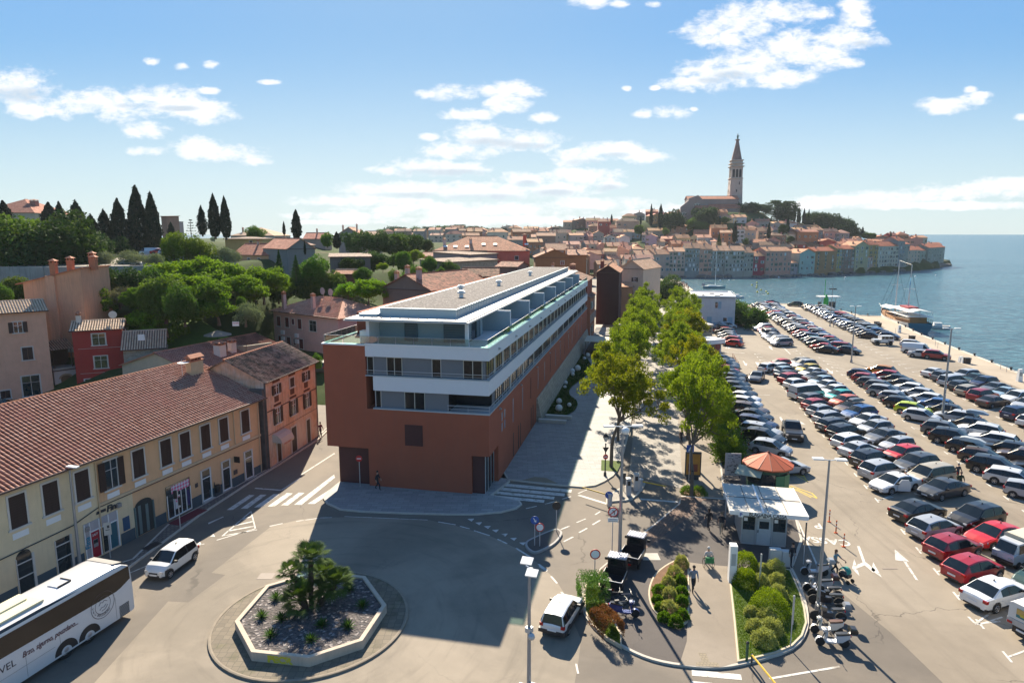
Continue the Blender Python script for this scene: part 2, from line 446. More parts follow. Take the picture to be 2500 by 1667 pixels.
def flat(mb,pts,z):
 n=len(pts);ar=sum(pts[i][0]*pts[(i+1)%n][1]-pts[(i+1)%n][0]*pts[i][1] for i in range(n))
 if ar<0:pts=pts[::-1]
 mb.poly([(p[0],p[1],z) for p in pts])
def asphalt(name,c,c2,crack=.5,fine=.3,lo=.42,hi=.62,flow=None):
 m=bpy.data.materials.new(name);m.use_nodes=True;t=NT(m.node_tree);t.n.clear()
 out=t.new('ShaderNodeOutputMaterial');tc=t.new('ShaderNodeTexCoord');V=tc.outputs['Object']
 big=t.noise(V,.09,6,.6,.6);mid=t.noise(V,.7,6,.62);fi=t.noise(V,22.0,2,.5)
 col=t.mix(t.ramp(big,lo,hi),C3(c),C3(c2))
 f=t.math('ADD',1-fine,t.math('ADD',t.math('MULTIPLY',mid,fine*1.1),t.math('MULTIPLY',fi,fine*.9)))
 cc=t.new('ShaderNodeCombineColor')
 for i in range(3):t.l.new(f,cc.inputs[i])
 col=t.mix(1.0,col,cc.outputs[0],'MULTIPLY')
 vo=t.new('ShaderNodeTexVoronoi',feature='DISTANCE_TO_EDGE',inp={'Scale':.16})
 t.l.new(t.vmath('ADD',V,t.vmath('MULTIPLY',t.new('ShaderNodeTexNoise',inp={'Scale':.9,'Detail':5.0,'Vector':V}).outputs['Color'],(1.6,1.6,0))),vo.inputs['Vector'])
 cr=t.math('MULTIPLY',t.ramp(vo.outputs['Distance'],.007,.001),t.ramp(t.noise(V,.13,2),.48,.6))
 col=t.mix(t.math('MULTIPLY',cr,crack),col,(.035,.03,.028,1))
 st=t.ramp(t.noise(V,.45,5,.7,1.2),.60,.78)
 col=t.mix(t.math('MULTIPLY',st,.35),col,C3([x*.55 for x in c2]))
 if flow:
  if flow=='polar':
   q=t.vmath('SUBTRACT',V,(-11.55,35.3,0));sp=t.new('ShaderNodeSeparateXYZ');t.l.new(q,sp.inputs[0]);cb=t.new('ShaderNodeCombineXYZ')
   t.l.new(t.math('ARCTAN2',sp.outputs[0],sp.outputs[1]),cb.inputs[0]);t.l.new(t.math('MULTIPLY',t.vmath('LENGTH',q),.9),cb.inputs[1]);W_=cb.outputs[0]
  else:
   mp=t.new('ShaderNodeMapping');mp.inputs['Rotation'].default_value=(0,0,R(12));mp.inputs['Scale'].default_value=(.9,.03,1);t.l.new(V,mp.inputs[0]);W_=mp.outputs[0]
  col=t.mix(t.math('MULTIPLY',t.ramp(t.noise(W_,1.3,6,.6),.5,.75),.38),col,C3([x*.5 for x in c2]))
 p=t.new('ShaderNodeBsdfPrincipled',inp={'Base Color':col,'Roughness':.82,'Specular IOR Level':.3})
 b=t.new('ShaderNodeBump',inp={'Strength':.35,'Distance':.02});t.l.new(fi,b.inputs['Height']);t.l.new(b.outputs[0],p.inputs['Normal'])
 t.l.new(p.outputs[0],out.inputs[0]);return m
M_LOT=asphalt('car_park_asphalt',(.262,.222,.172),(.215,.18,.138),crack=.6,flow='lin')
M_ROAD=asphalt('road_asphalt',(.175,.148,.118),(.135,.116,.096),crack=.5)
M_ROUND=asphalt('roundabout_asphalt',(.27,.228,.176),(.20,.17,.132),crack=.15,flow='polar')
M_DARKASP=asphalt('fresh_asphalt',(.088,.076,.07),(.066,.058,.056),crack=.2)
M_PATH=asphalt('path_asphalt',(.25,.21,.165),(.21,.175,.135),crack=.15)
M_QUAY=asphalt('quay_concrete',(.40,.335,.255),(.33,.275,.21),crack=.3,fine=.22)
M_LINE=mat('road_paint',(.55,.53,.49),.8,var=.35,scale=5,dirt=(.26,.23,.19),dscale=2.2,dth=(.5,.68))
M_YLINE=mat('yellow_road_paint',(.55,.40,.06),.8,var=.3,scale=5,dirt=(.26,.22,.15),dscale=2.2,dth=(.55,.72))
def water():
 m=bpy.data.materials.new('sea_water');m.use_nodes=True;t=NT(m.node_tree);t.n.clear()
 out=t.new('ShaderNodeOutputMaterial');tc=t.new('ShaderNodeTexCoord');V=tc.outputs['Object']
 w1=t.noise(t.vmath('MULTIPLY',V,(.55,.95,1)),.5,6,.62,.5);w2=t.noise(V,.06,3,.5)
 w3=t.noise(t.vmath('MULTIPLY',V,(.4,1.0,1)),.012,4,.6)
 c=t.mix(t.ramp(w3,.35,.7),(.055,.16,.19,1),(.085,.215,.245,1))
 c=t.mix(t.ramp(w1,.42,.66),t.mix(1.0,c,(.45,.45,.5,1),'MULTIPLY'),c)
 p=t.new('ShaderNodeBsdfPrincipled',inp={'Base Color':c,'Roughness':.22,'IOR':1.33,'Specular IOR Level':.5})
 b=t.new('ShaderNodeBump',inp={'Strength':.8,'Distance':.9});t.l.new(t.math('ADD',w1,t.math('MULTIPLY',w2,1.2)),b.inputs['Height'])
 t.l.new(b.outputs[0],p.inputs['Normal']);t.l.new(p.outputs[0],out.inputs[0])
 mb=MB();mb.poly([(-3000,60,0),(30000,60,0),(30000,45000,0),(-30000,45000,0)])
 o=mb.build('sea',m);o.location=(0,0,-1.7);struct(o)
water()
# --- flat ground: everything around the square, the promenade and the car park stands on it
QE=[W(71,-60),W(71,60),W(71.3,95),W(71.6,108),W(74.6,143.7),(95.7,181),(96.6,206),(92,211),(85.2,212.5),G(1860,742),G(1780,745),G(1760,738),(66,232),G(1690,706),G(1672,692),G(1650,683),(60,345)]
FLAT=[(-90,20),(-43,20),(-34,50),(-33,66),(-36,74),(-30,82),(-14,90),(2,130),(14,180),(22,240),(30,300),(40,345)][::-1]
mb=MB();mb.prism(QE+FLAT+[(-90,-40),W(71,-100)],-4.0,0.0)
struct(mb.build('ground',M_ROAD))
qi=[W(65.5,-60),W(65.5,60),W(65.6,95),W(65.6,112),W(65,138),(87,196),(80,200),(60,205),(50,212),(47,232),G(1650,720),G(1636,700),(54,345)]
mb=MB();mb.prism(offset_poly(QE+qi[::-1],-0.02),-1.0,.010,bottom=False)
struct(mb.build('quay',M_QUAY))
mb=MB()
for a,b in zip(QE[1:9],QE[2:10]):
 a,b=Vector(a),Vector(b);d=(b-a).normalized();n=Vector((-d.y,d.x))
 mb.poly([(a.x,a.y,.13),(b.x,b.y,.13),(b.x+n.x*.7,b.y+n.y*.7,.13),(a.x+n.x*.7,a.y+n.y*.7,.13)])
 mb.poly([(a.x+n.x*.7,a.y+n.y*.7,.13),(b.x+n.x*.7,b.y+n.y*.7,.13),(b.x+n.x*.7,b.y+n.y*.7,0),(a.x+n.x*.7,a.y+n.y*.7,0)])
 mb.poly([(a.x,a.y,.13),(a.x,a.y,-1.5),(b.x,b.y,-1.5),(b.x,b.y,.13)])
struct(mb.build('quay_kerb',mat('quay_edge_stone',(.5,.44,.36),.85,var=.2,scale=2)))
mb=MB();flat(mb,[W(22.5,12),W(22.5,110),W(34,112),W(36,178),(62,208),(82,206),(90,198),W(66.5,138),W(67,112),W(67,95),W(67,-60),W(30,-60),k5(1390,1567),k5(1040,1230),k5(740,985),k5(540,800),k5(430,510),W(24.3,8.5)],.004)
struct(mb.build('parking_lot',M_LOT))
rb=[G(200,1760),k1(470,1567),k1(840,1160),k1(940,1165),k1(1125,1028),k1(1055,1018),k1(1355,785),k1(1500,752),k2(680,620),k2(900,612),k2(1290,633),k2(1450,668),k2(1640,725),k2(1780,790),k2(1900,870),k2(2010,970),k2(2062,1050),k2(2100,1180),k3(345,1350),k3(330,1470),k3(300,1640),G(1300,1760)]
mb=MB();flat(mb,rb,.004);struct(mb.build('roundabout',M_ROUND))
CP=[(-60,80,1),(-45,75,.5),(-30,85,.8),(-28,100,3),(-38,107,3),(-52,96,5.5),(-46,92,5),(-75,94,6),(-62,102,10),(-92,102,12.5),(-120,104,14),(-92,112,16.2),(-70,112,16.2),(-55,118,13),(-95,165,16.5),(-60,165,15.5),(-140,170,17),(-150,240,20),(-100,240,19),(-45,140,11),(-45,180,13),(-20,150,5),(-15,200,8),(0,150,1),(5,200,4),(20,240,3),(30,300,5),(-5,300,12),(-50,300,16),(-110,400,17),(0,450,15),(60,440,8),(30,600,19),(-100,800,15),(-400,300,18),(-400,900,16),(150,900,0),(186,540,40),(165,528,39),(220,530,31),(245,530,25),(268,528,17),(300,528,8),(322,520,3),(340,505,1),(235,424,1.2),(262,440,1.2),(285,460,1.2),(300,474,1.5),(205,412,1.5),(120,560,33),(70,590,27),(10,620,20),(140,470,17),(180,470,19),(230,470,18),(280,470,12),(310,470,3),(110,450,8),(110,500,17),(55,500,15),(60,420,6),(55,360,1),(100,392,1.5),(150,394,1.5),(200,398,1.5),(250,412,1.5),(300,445,1.5),(330,490,.5),(200,640,8),(300,600,2),(100,660,13)]
CPN=np.array(CP,float)
LAND=[W(71,-60),W(71,95),W(74,143.7),(95,181),(95,206),(84,212),G(1760,738),(66,232),G(1690,706),(57,345),(90,384),(103,384),(127,384),(150,386),(175,397),(205,408),(235,421),(262,437),(292,462),(318,492),(345,520),(320,590),(240,660),(130,720),(100,1000),(60,1500),(-2500,1500),(-2500,20),(-43,20)]
FLATP=QE+FLAT+[(-90,-40),W(71,-100)]
_noise_r=np.random.RandomState(5)
def HZ(x,y):
 d2=(CPN[:,0]-x)**2+(CPN[:,1]-y)**2+4.0
 w=1.0/d2**1.7
 z=float((w*CPN[:,2]).sum()/w.sum())
 z+=1.0*sin(x*.11+1.3)*sin(y*.09)*min(1,max(0,(y-110)/60))
 return z
def terrain():
 xs=np.concatenate([np.arange(-420,-130,14),np.arange(-130,360,4.0)]);ys=np.concatenate([np.arange(20,240,3.5),np.arange(240,680,6.0),np.arange(680,1500,40)])
 mb=MB();nx=len(xs)
 for y in ys:
  for x in xs:
   if inpoly(x,y,FLATP):z=-.7
   elif not inpoly(x,y,LAND) or(x>36 and y<352):z=-5.0
   else:z=max(HZ(x,y),-.5)
   mb.v.append((float(x),float(y),z))
 for j in range(len(ys)-1):
  for i in range(nx-1):
   a=j*nx+i;q=(a,a+1,a+nx+1,a+nx)
   if all(mb.v[k][2]<-.6 for k in q):continue
   mb.f.append(q);mb.m.append(0)
 m=mat('hill_ground',(.05,.075,.025),.95,var=.5,scale=.25,dirt=(.11,.10,.06),dscale=.09,dth=(.5,.7),bump=.6,bscale=3,spec=.05)
 o=mb.build('hills',m,smooth=True);struct(o)
terrain()
# --- pavements ------
M_PAVE=brick_mat('grey_granite_paving',(.30,.295,.285),(.235,.232,.228),(.13,.125,.12),w=1.0,h=.45,msize=.012,plane='xy',rough=.7,bump=.2,var=.18)
M_PAVEW=brick_mat('promenade_stone_paving',(.27,.243,.208),(.215,.194,.168),(.13,.115,.1),w=1.1,h=.7,msize=.012,plane='xy',rough=.75,bump=.2,var=.22)
M_SETT=brick_mat('red_brown_setts',(.14,.08,.055),(.20,.125,.09),(.07,.05,.04),w=.22,h=.22,msize=.02,plane='xy',var=.25)
M_SETTG=brick_mat('grey_setts',(.20,.175,.15),(.13,.112,.10),(.07,.06,.055),w=.3,h=.3,msize=.03,plane='xy',var=.25)
def hexpave():
 m=bpy.data.materials.new('hexagonal_paving');m.use_nodes=True;t=NT(m.node_tree);t.n.clear()
 out=t.new('ShaderNodeOutputMaterial');tc=t.new('ShaderNodeTexCoord')
 vo=t.new('ShaderNodeTexVoronoi',feature='DISTANCE_TO_EDGE',inp={'Scale':2.6,'Randomness':.22});t.l.new(tc.outputs['Object'],vo.inputs['Vector'])
 vc=t.new('ShaderNodeTexVoronoi',inp={'Scale':2.6,'Randomness':.22});t.l.new(tc.outputs['Object'],vc.inputs['Vector'])
 c=t.mix(vc.outputs['Color'],(.13,.105,.075,1),(.19,.155,.11,1))
 c=t.mix(t.ramp(vo.outputs['Distance'],.06,.02),c,(.09,.08,.06,1))
 c=t.mix(t.ramp(t.noise(tc.outputs['Object'],.9,4),.5,.7),c,t.mix(1.0,c,(.7,.75,.6,1),'MULTIPLY'))
 p=t.new('ShaderNodeBsdfPrincipled',inp={'Base Color':c,'Roughness':.85});t.l.new(p.outputs[0],out.inputs[0]);return m
M_HEX=hexpave()
M_GRASS=mat('lawn_soil',(.075,.12,.018),.95,var=.6,scale=6,bump=.8,bscale=40,dirt=(.14,.15,.04),dscale=1.4,dth=(.5,.75))
def raised(name,pts,top,kw=.15,h=.12,kmat=None,z=0.0):
 """pavement slab with a kerb stone of its own around it"""
 kmat=kmat or M_KERB
 k=MB();inner=offset_poly(pts,kw);n=len(pts)
 P,Q=list(pts),inner
 ar=sum(P[i][0]*P[(i+1)%n][1]-P[(i+1)%n][0]*P[i][1] for i in range(n))
 if ar<0:P=P[::-1];Q=Q[::-1]
 for i in range(n):
  j=(i+1)%n
  k.poly([(P[i][0],P[i][1],z+h),(P[j][0],P[j][1],z+h),(Q[j][0],Q[j][1],z+h),(Q[i][0],Q[i][1],z+h)])
  k.poly([(P[i][0],P[i][1],z-.2),(P[j][0],P[j][1],z-.2),(P[j][0],P[j][1],z+h),(P[i][0],P[i][1],z+h)])
  k.poly([(Q[j][0],Q[j][1],z),(Q[i][0],Q[i][1],z),(Q[i][0],Q[i][1],z+h),(Q[j][0],Q[j][1],z+h)])
 struct(k.build(name+'_kerb',kmat))
 m=MB();m.prism(Q,z-.2,z+h-.004,bottom=False)
 o=m.build(name,top);struct(o);return o
fp=[k2(752,436),k2(700,480),k2(679,512),k2(698,543),k2(775,578),k2(900,590),k2(1150,600),k2(1400,606),k2(1560,606),k2(1700,594),k2(1790,572),k2(1822,548),k2(1808,528),k2(1740,512),k2(1650,494),W(1.0,3.6),W(-1,8),W(-14,8)]
raised('forecourt_pavement',fp,M_PAVE)
pp=[W(.9,3.95),W(4.2,3.6),W(7.5,3.55),W(8.6,4.2),W(9.3,5.3),W(10.0,6.9),W(10.4,9),W(10.7,14),W(11.0,23),W(11.1,43),W(11.2,90),W(-1.5,90),W(-1.5,4.2)]
raised('side_pavement',pp,M_PAVE)
pr=[W(11.4,8),W(15.9,5.3),W(19.3,5.3),W(19.9,14),W(20,60),W(22,108),W(22,150),W(24,200),W(20,235),W(4,235),W(2,160),W(-1.5,90.2),W(11.3,90.2)]
mb=MB();flat(mb,pr,.006);struct(mb.build('promenade',M_PAVEW))
lp=[k1(-400,1330),k1(0,1160),k1(165,1110),k1(660,955),k1(840,780),k1(1305,520),k1(1350,498),k1(1590,335),k1(1640,290),k1(1650,300),k1(1600,350),k1(1400,480),k1(1290,545),k1(1000,735),k1(650,995),k1(300,1180),k1(0,1330),k1(-400,1530)]
raised('street_pavement',lp,M_SETTG)
io=smooth_open([k3(350,1120),k3(355,1220),k3(420,1310),k3(560,1400),k3(700,1460),k3(860,1490),k3(1040,1498),k3(1200,1470),k3(1400,1405),k3(1475,1310),k3(1475,1200),k3(1440,1080)],3)
isl=io+[k3(1400,1000),k3(1450,860),k3(1420,745),W(24.5,9),W(23.6,12),W(20.3,14),W(20.2,60),W(20.02,60),W(19.95,14),W(19.4,3.4),W(15.95,3.35),W(15.64,1.48),W(13.8,-2.6),W(11.63,-7.3),W(10.2,-10.54)]
raised('island_pavement',isl,M_DARKASP,kw=.17)
mb=MB();flat(mb,[W(15.9,3.1),W(19.0,3.2),W(17.6,2.6),W(16.6,-.6),W(14.6,-4.2),W(12.9,-7.6),W(12.3,-9.5),W(11.2,-11.9),k3(440,1090),k3(375,1090),W(10.25,-10.7),W(11.75,-7.3),W(13.95,-2.6),W(15.8,1.6)],.124)
struct(mb.build('brick_strip',M_SETT))
mb=MB();flat(mb,[k3(875,1290,.12),k3(872,1360,.12),k3(835,1476,.12),k3(1045,1486,.12),k3(1128,1462,.12),k3(1110,1250,.12),k3(1085,1065,.12),k3(1080,985,.12),k3(960,975,.12),k3(885,965,.12)],.126)
struct(mb.build('footpath',M_PATH))
mb=MB();flat(mb,[W(15.9,3.35),W(19.45,3.45),W(19.9,14),W(20.0,30),W(16.5,30),W(16.2,8)],.012)
struct(mb.build('kiosk_footway',M_PATH))
ti=smooth_closed([k2(1840,775),k2(1870,750),k2(2000,695),k2(2040,700),k2(2050,725),k2(2010,775),k2(1940,815),k2(1890,828),k2(1850,805)],3)
raised('traffic_island',ti,M_DARKASP,kmat=mat('pale_kerb',(.33,.32,.3),.8,var=.2),h=.16)
ti2=smooth_closed([k3(480,690),k3(500,668),k3(600,655),k3(660,590),k3(650,572),k3(560,590),k3(480,640),k3(470,670)],3)
raised('barrier_island',ti2,M_PAVEW,h=.14)
PC=(-11.55,35.3)
mb=MB();mb.lathe((PC[0],PC[1],0),[(5.5,-.1),(5.5,.11),(5.42,.13),(5.34,.12),(5.33,.10),(.5,.10)],72)
mb.m=[1 if i//72>=3 else 0 for i in range(len(mb.f))]
struct(mb.build('planter_ring_pavement',[mat('worn_kerb',(.24,.2,.15),.9,var=.3,scale=3),M_HEX]))
# --- markings (worn paint 4 mm above the asphalt) ------------
Z1=.010
mk=MB()
for q in(((125,575),(160,575),(285,490),(255,488)),((205,568),(245,567),(355,487),(320,487)),((283,560),(325,560),(430,485),(395,483)),((360,555),(400,555),(505,480),(470,478)),((435,550),(478,548),(572,477),(540,475)),((512,545),(556,545),(748,388),(742,372)),((590,540),(630,540),(745,465),(745,440))):
 flat(mk,[k2(*p) for p in q],Z1)
for y0,y1,x0,x1 in((420,436,1695,2107),(444,460,1683,2068),(467,482,1668,2008),(490,505,1652,1950)):
 flat(mk,[k2(x0+4,y0),k2(x1,y0+38),k2(x1-4,y1+38),k2(x0-2,y1)] if False else[k2(x0,y0),k2(x1,y0+(x1-x0)*.095),k2(x1-4,y1+(x1-x0)*.095),k2(x0-3,y1)],Z1)
for a,b,w in(((100,725),(265,583),.12),((265,583),(290,680),.1),((68,748),(290,682),.12),((135,695),(283,668),.2),((170,665),(278,640),.2),((205,632),(270,612),.2),((110,722),(240,700),.15),((225,703),(300,688),.1)):
 seg(mk,k2(*a),k2(*b),w,Z1)
for x,y in((1527,632),(1572,653),(1622,674),(1668,695),(1720,718),(1772,742),(1824,768)):
 flat(mk,[k2(x-20,y-6),k2(x+20,y-8),k2(x+4,y+9)],Z1)
for p in(((30,728),(50,712),(60,728)),((-50,775),(-28,757),(-15,775)),((-125,830),(-100,800),(-90,825))):
 flat(mk,[k2(*q) for q in p],Z1)
for a,b,w in(((288,450),(440,462),.22),((440,462),(550,390),.16),((550,375),(745,250),.16),((20,655),(105,615),.12),((372,668),(447,652),.12),((525,640),(650,622),.1),((1340,643),(1440,660),.12),((1465,668),(1520,683),.12),((1545,693),(1635,722),.12),((1680,742),(1735,768),.13),((1785,793),(1880,852),.15),((1915,885),(1965,922),.15),((660,620),(730,618),.1),((800,612),(1280,632),.07),((2045,1045),(2062,1060),.12)):
 seg(mk,k2(*a),k2(*b),w,Z1)
for a,b,w in(((70,697),(123,685),.12),((165,675),(213,662),.12),((250,650),(295,637),.12),((243,802),(290,783),.13),((322,767),(368,748),.13),((258,862),(305,838),.14),((335,817),(375,795),.14),((402,778),(440,755),.14),((330,622),(380,600),.12),((332,630),(478,675),.3),((640,650),(830,665),.3),((415,728),(440,712),.12),((1285,1545),(1635,1485),.14),((135,985),(175,1010),.1),((195,1035),(225,1070),.12),((320,1470),(330,1520),.1),((1420,745),(1545,1030),.12)):
 seg(mk,k3(*a),k3(*b),w,Z1)
flat(mk,[k3(896,1500),k3(1143,1524),k3(1147,1552),k3(898,1530)],Z1)
flat(mk,[k3(896,1556),k3(1000,1567),k3(1000,1590),k3(896,1580)],Z1)
for a,b in(((1285,1195),(1480,1135)),((1330,1000),(1450,935)),((1210,1250),(1170,1290))):
 seg(mk,k1(a[0]-640,a[1]-180),k1(b[0]-640,b[1]-180),.11,Z1) if False else None
seg(mk,k1(650,1018),k1(745,978),.12,Z1);seg(mk,k1(955,893),k1(1020,873),.12,Z1);seg(mk,k1(1040,770),k1(1115,738),.12,Z1)
def arrow(pts,fn):flat(mk,[fn(*p) for p in pts],Z1)
arrow([(1063,665),(1160,748),(1068,738)],k5);arrow([(1118,742),(1135,740),(1222,875),(1205,870)],k5)
arrow([(808,643),(826,643),(865,752),(848,754)],k5);arrow([(850,752),(868,752),(935,805),(918,822),(860,772),(806,795),(805,772)],k5)
arrow([(790,730),(775,795),(825,845)],k5);arrow([(918,752),(976,855),(905,805)],k5)
arrow([(640,845),(700,880),(655,872)],k4);arrow([(528,832),(540,830),(575,885),(560,885)],k4)
arrow([(460,378),(488,384),(476,388),(490,402),(482,402),(466,389)],k4);arrow([(190,378),(222,372),(212,382),(222,388),(206,395)],k4);arrow([(196,384),(205,384),(190,395),(185,392)],k4)
arrow([(375,480),(405,485),(395,492),(400,505),(392,505),(384,494)],k4);arrow([(295,475),(303,474),(315,490),(325,488),(320,505),(303,495),(309,492)],k4)
arrow([(735,395),(800,405),(775,412),(790,425),(760,410)],k4);arrow([(823,520),(833,520),(858,540),(870,535),(872,556),(845,545),(852,543)],k4)
arrow([(1745,530),(1790,545),(1812,560),(1770,552)],k4)
PA=R(33)
def tmark(x,y,sx,ang,stem=1.1):
 c=W(x,y);d=(cos(ang),sin(ang))
 seg(mk,W(x,y-.48),W(x,y+.48),.12,Z1)
 seg(mk,W(x+sx*.06,y),W(x+sx*stem*d[0],y+sx*stem*d[1]),.11,Z1+.004)
ROWY={'B':[6.0+3.05*k for k in range(-7,24)],'C':[5.8+3.0*k for k in range(-1,24)],'D':[33.8+3.07*k for k in range(-12,22)]}
for y in ROWY['B']:tmark(31.95,y,1,PA,1.3 if y>8 else 1.9)
for y in ROWY['B'][8:]:tmark(40.3,y+5.4,-1,PA)
for y in ROWY['C']:tmark(42.8,y,1,-PA,1.9)
for y in ROWY['D']:tmark(54.6,y,1,PA,1.8)
for k in range(19):tmark(27.3,14.2+3.05*k,-1,-R(27),1.2)
for k in range(10):tmark(26.7,84+3.05*k,1,-R(27),1.2)
seg(mk,k4(1325,1300),k4(1160,1365),.12,Z1+.004);seg(mk,k4(1500,1350),k4(1640,1290),.12,Z1+.004);seg(mk,k4(1390,1318),k4(1560,1372),.12,Z1+.008)
seg(mk,k5(1560,1120),k5(1605,1165),.14,Z1+.004);seg(mk,k5(1605,1168),k5(1740,1075),.12,Z1+.008);seg(mk,k5(1605,1170),k5(1775,1150),.12,Z1)
seg(mk,k4(160,414),k4(310,424),.22,Z1);seg(mk,k4(495,330),k4(600,430),.16,Z1);seg(mk,k4(370,690),k4(470,690),.1,Z1)
seg(mk,k4(330,450),k4(390,540),.45,Z1) if False else None
struct(mk.build('road_markings',M_LINE))
ym=MB()
for a,b in(((566,1262),(735,1345)),((620,1190),(690,1215)),((675,1190),(708,1243)),((735,1315),(770,1348)),((640,1290),(770,1350)),((600,1268),(740,1318)),((575,1090),(632,1105)),((612,1098),(638,1130)),((620,1195),(705,1240))):
 seg(ym,k4(*a),k4(*b),.13,Z1+.004*(len(ym.f)%4))
struct(ym.build('yellow_markings',M_YLINE))
def ground_text(s,u0,v0,size,rz,fn=k5,sx=1.0):
 x,y=fn(u0,v0);o=text('ground_lettering',s,size,M_LINE,None,(x,y,Z1+.002),(0,0,rz),0.001,sx=sx,align='CENTER',bold=.03);struct(o)
ground_text('CASSA',585,590,1.35,pi-AX+R(-2),sx=.85)
ground_text('P',536,490,1.4,pi-AX,sx=.8)
# --------- LONG TERRACOTTA BUILDING
def louvre_mesh(w,h,n,m):
 b=MB();b.box(0,w,.06,.1,0,h)
 for i in range(n):
  z=h*(i+.15)/n;b.poly([(0,-.02,z),(w,-.02,z),(w,.05,z+h/n*.62),(0,.05,z+h/n*.62)])
 b.box(-.05,0,-.03,.1,0,h);b.box(w,w+.05,-.03,.1,0,h);return b.mesh('louvre',m)
def long_building():
 mt=mat('terracotta_render',(.33,.092,.048),.92,var=.12,scale=.7,bump=.2,bscale=60,streak=.14)
 mpan=mat('dark_terracotta_panel',(.082,.028,.024),.8,var=.1)
 mgrey=mat('blue_grey_panel',(.155,.165,.18),.75,var=.05)
 mpent=mat('pale_blue_grey_render',(.30,.36,.39),.8,var=.06)
 mwh=mat('white_band_render',(.66,.67,.69),.75,var=.04)
 mledge=mat('ledge_metal',(.38,.43,.46),.5,.3,var=.05)
 mcan=mat('white_sheet_roof',(.50,.48,.45),.6,.1,var=.06,scale=3)
 mzinc=mat('zinc_cladding',(.13,.17,.20),.4,.5,var=.1)
 mgl=mat('ribbon_glass',(.010,.012,.014),.1,var=.2,spec=.35)
 mcream=mat('cream_pier',(.50,.47,.40),.7,var=.08)
 mdeck=mat('timber_deck',(.16,.09,.065),.8,var=.2)
 mstone=brick_mat('pale_rubble_plinth',(.40,.36,.30),(.30,.27,.23),(.22,.20,.17),w=.75,h=.38,msize=.02,plane='wall',var=.3,bump=.6)
 r=thing('long_building','long terracotta and white block with a flat gravel roof, in the middle','building',(KX,KY,0),-AX)
 L=83.0
 b=MB();b.prism([(-13.9,.35),(-10.9,.35),(-10.9,0),(-1.55,0),(-1.55,.3),(-.5,.3),(-.5,3.37),(0,3.37),(0,L),(-13.9,L)],-.3,3.5)
 b.box(-14.8,-10.9,0,L,3.5,12.62);b.box(-10.9,0,0,L,3.5,7.1)
 b.box(-14.6,-11.0,6.5,70,12.62,14.70)
 b.build('wall',mt,r)
 b=MB();b.box(-13.85,-10.93,.30,.352,.0,3.46);b.build('service_door',mpan,r)
 b=MB();b.box(-1.53,-.52,.24,.302,.02,3.5);b.build('entrance_panel',mpan,r)
 b=MB();b.box(-.502,-.44,.3,3.3,.12,3.4)
 e=b.build('entrance_glazing',mgl,r)
 b=MB()
 for y in(.3,1.3,2.3,3.3):b.box(-.45,-.40,y-.03,y+.03,.1,3.45)
 b.box(-.45,-.40,.3,3.3,3.4,3.5);b.build('entrance_frame',M_LGREY,e)
 b=MB();b.box(-7.47,-5.86,-.05,.0,4.03,5.88)
 for i in range(14):b.box(-7.45,-5.88,-.075,-.05,4.08+i*.13,4.15+i*.13)
 b.build('vent_grille',mpan,r)
 b=MB();b.ring([[(0,23.05,-.2),(.75,23.05,-.2),(.12,23.05,2.9),(0,23.05,2.9)],[(0,L,-.2),(.75,L,-.2),(.12,L,2.9),(0,L,2.9)]]);b.build('stone_plinth',mstone,r)
 b=MB();b.prism([(-10.25,.3),(-3.6,.3),(-3.6,2.6),(-.35,2.6),(-.35,L-.3),(-10.25,L-.3)],7.12,8.75)
 b.box(-10.9,-.35,.3,L-.3,10.02,11.7)
 b.build('recessed_wall',mgrey,r)
 b=MB();b.box(-10.25,0,0,L,8.75,10.02);b.box(-10.9,0,0,L,11.7,12.72)
 b.build('white_band',mwh,r)
 b=MB();b.box(-10.3,.05,-.05,L,7.1,7.2);b.box(-10.95,.04,-.04,.3,9.99,10.07);b.box(-.35,.04,.3,L,10.02,10.07)
 b.box(-3.65,.06,-.06,0,7.1,7.24);b.build('ledge',mledge,r)
 b=MB();b.box(-14.9,-10.9,-.1,.35,12.62,12.74);b.box(-14.9,-14.6,.35,20,12.62,12.74);b.box(-10.9,.06,-.06,.34,12.72,12.82);b.box(-.34,.06,.34,L,12.72,12.82)
 b.build('parapet_coping',mat('white_coping',(.75,.75,.74),.6,var=.04),r)
 b=MB();b.box(-14.5,-11.0,.34,6.5,12.60,12.64);b.box(-10.9,-.35,.34,L-.5,12.08,12.72-.6+.02);b.build('terrace_floor',mdeck,r)
 b=MB();b.box(-.35,-.30,.34,L,12.1,12.72);b.build('parapet_inner_face',mwh,r)
 wm=MB();wm.mat(0).box(0,.03,0,2.45,0,1.56)
 wm.mat(1)
 for y in(-.03,.78,1.62,2.42):wm.box(.03,.07,y,y+.05,0,1.56)
 wm.mat(1).box(.03,.07,0,2.45,1.50,1.56)
 wme=wm.mesh('ribbon_window',[mgl,M_DGREY])
 pm=MB();pm.box(0,.10,0,.42,0,1.6);pme=pm.mesh('pier',mcream)
 for k in range(25):
  y=-.05+.4+3.22*k
  if y+2.45>L-.4:break
  obj('window',wme,r,loc=(-.34,y,10.08))
  obj('pier',pme,r,loc=(-.34,y+2.62,10.06))
  if y>2.0:
   obj('window',wme,r,loc=(-.34,y,7.19))
   if k%2==0:obj('pier',pme,r,loc=(-.34,y+2.62,7.16))
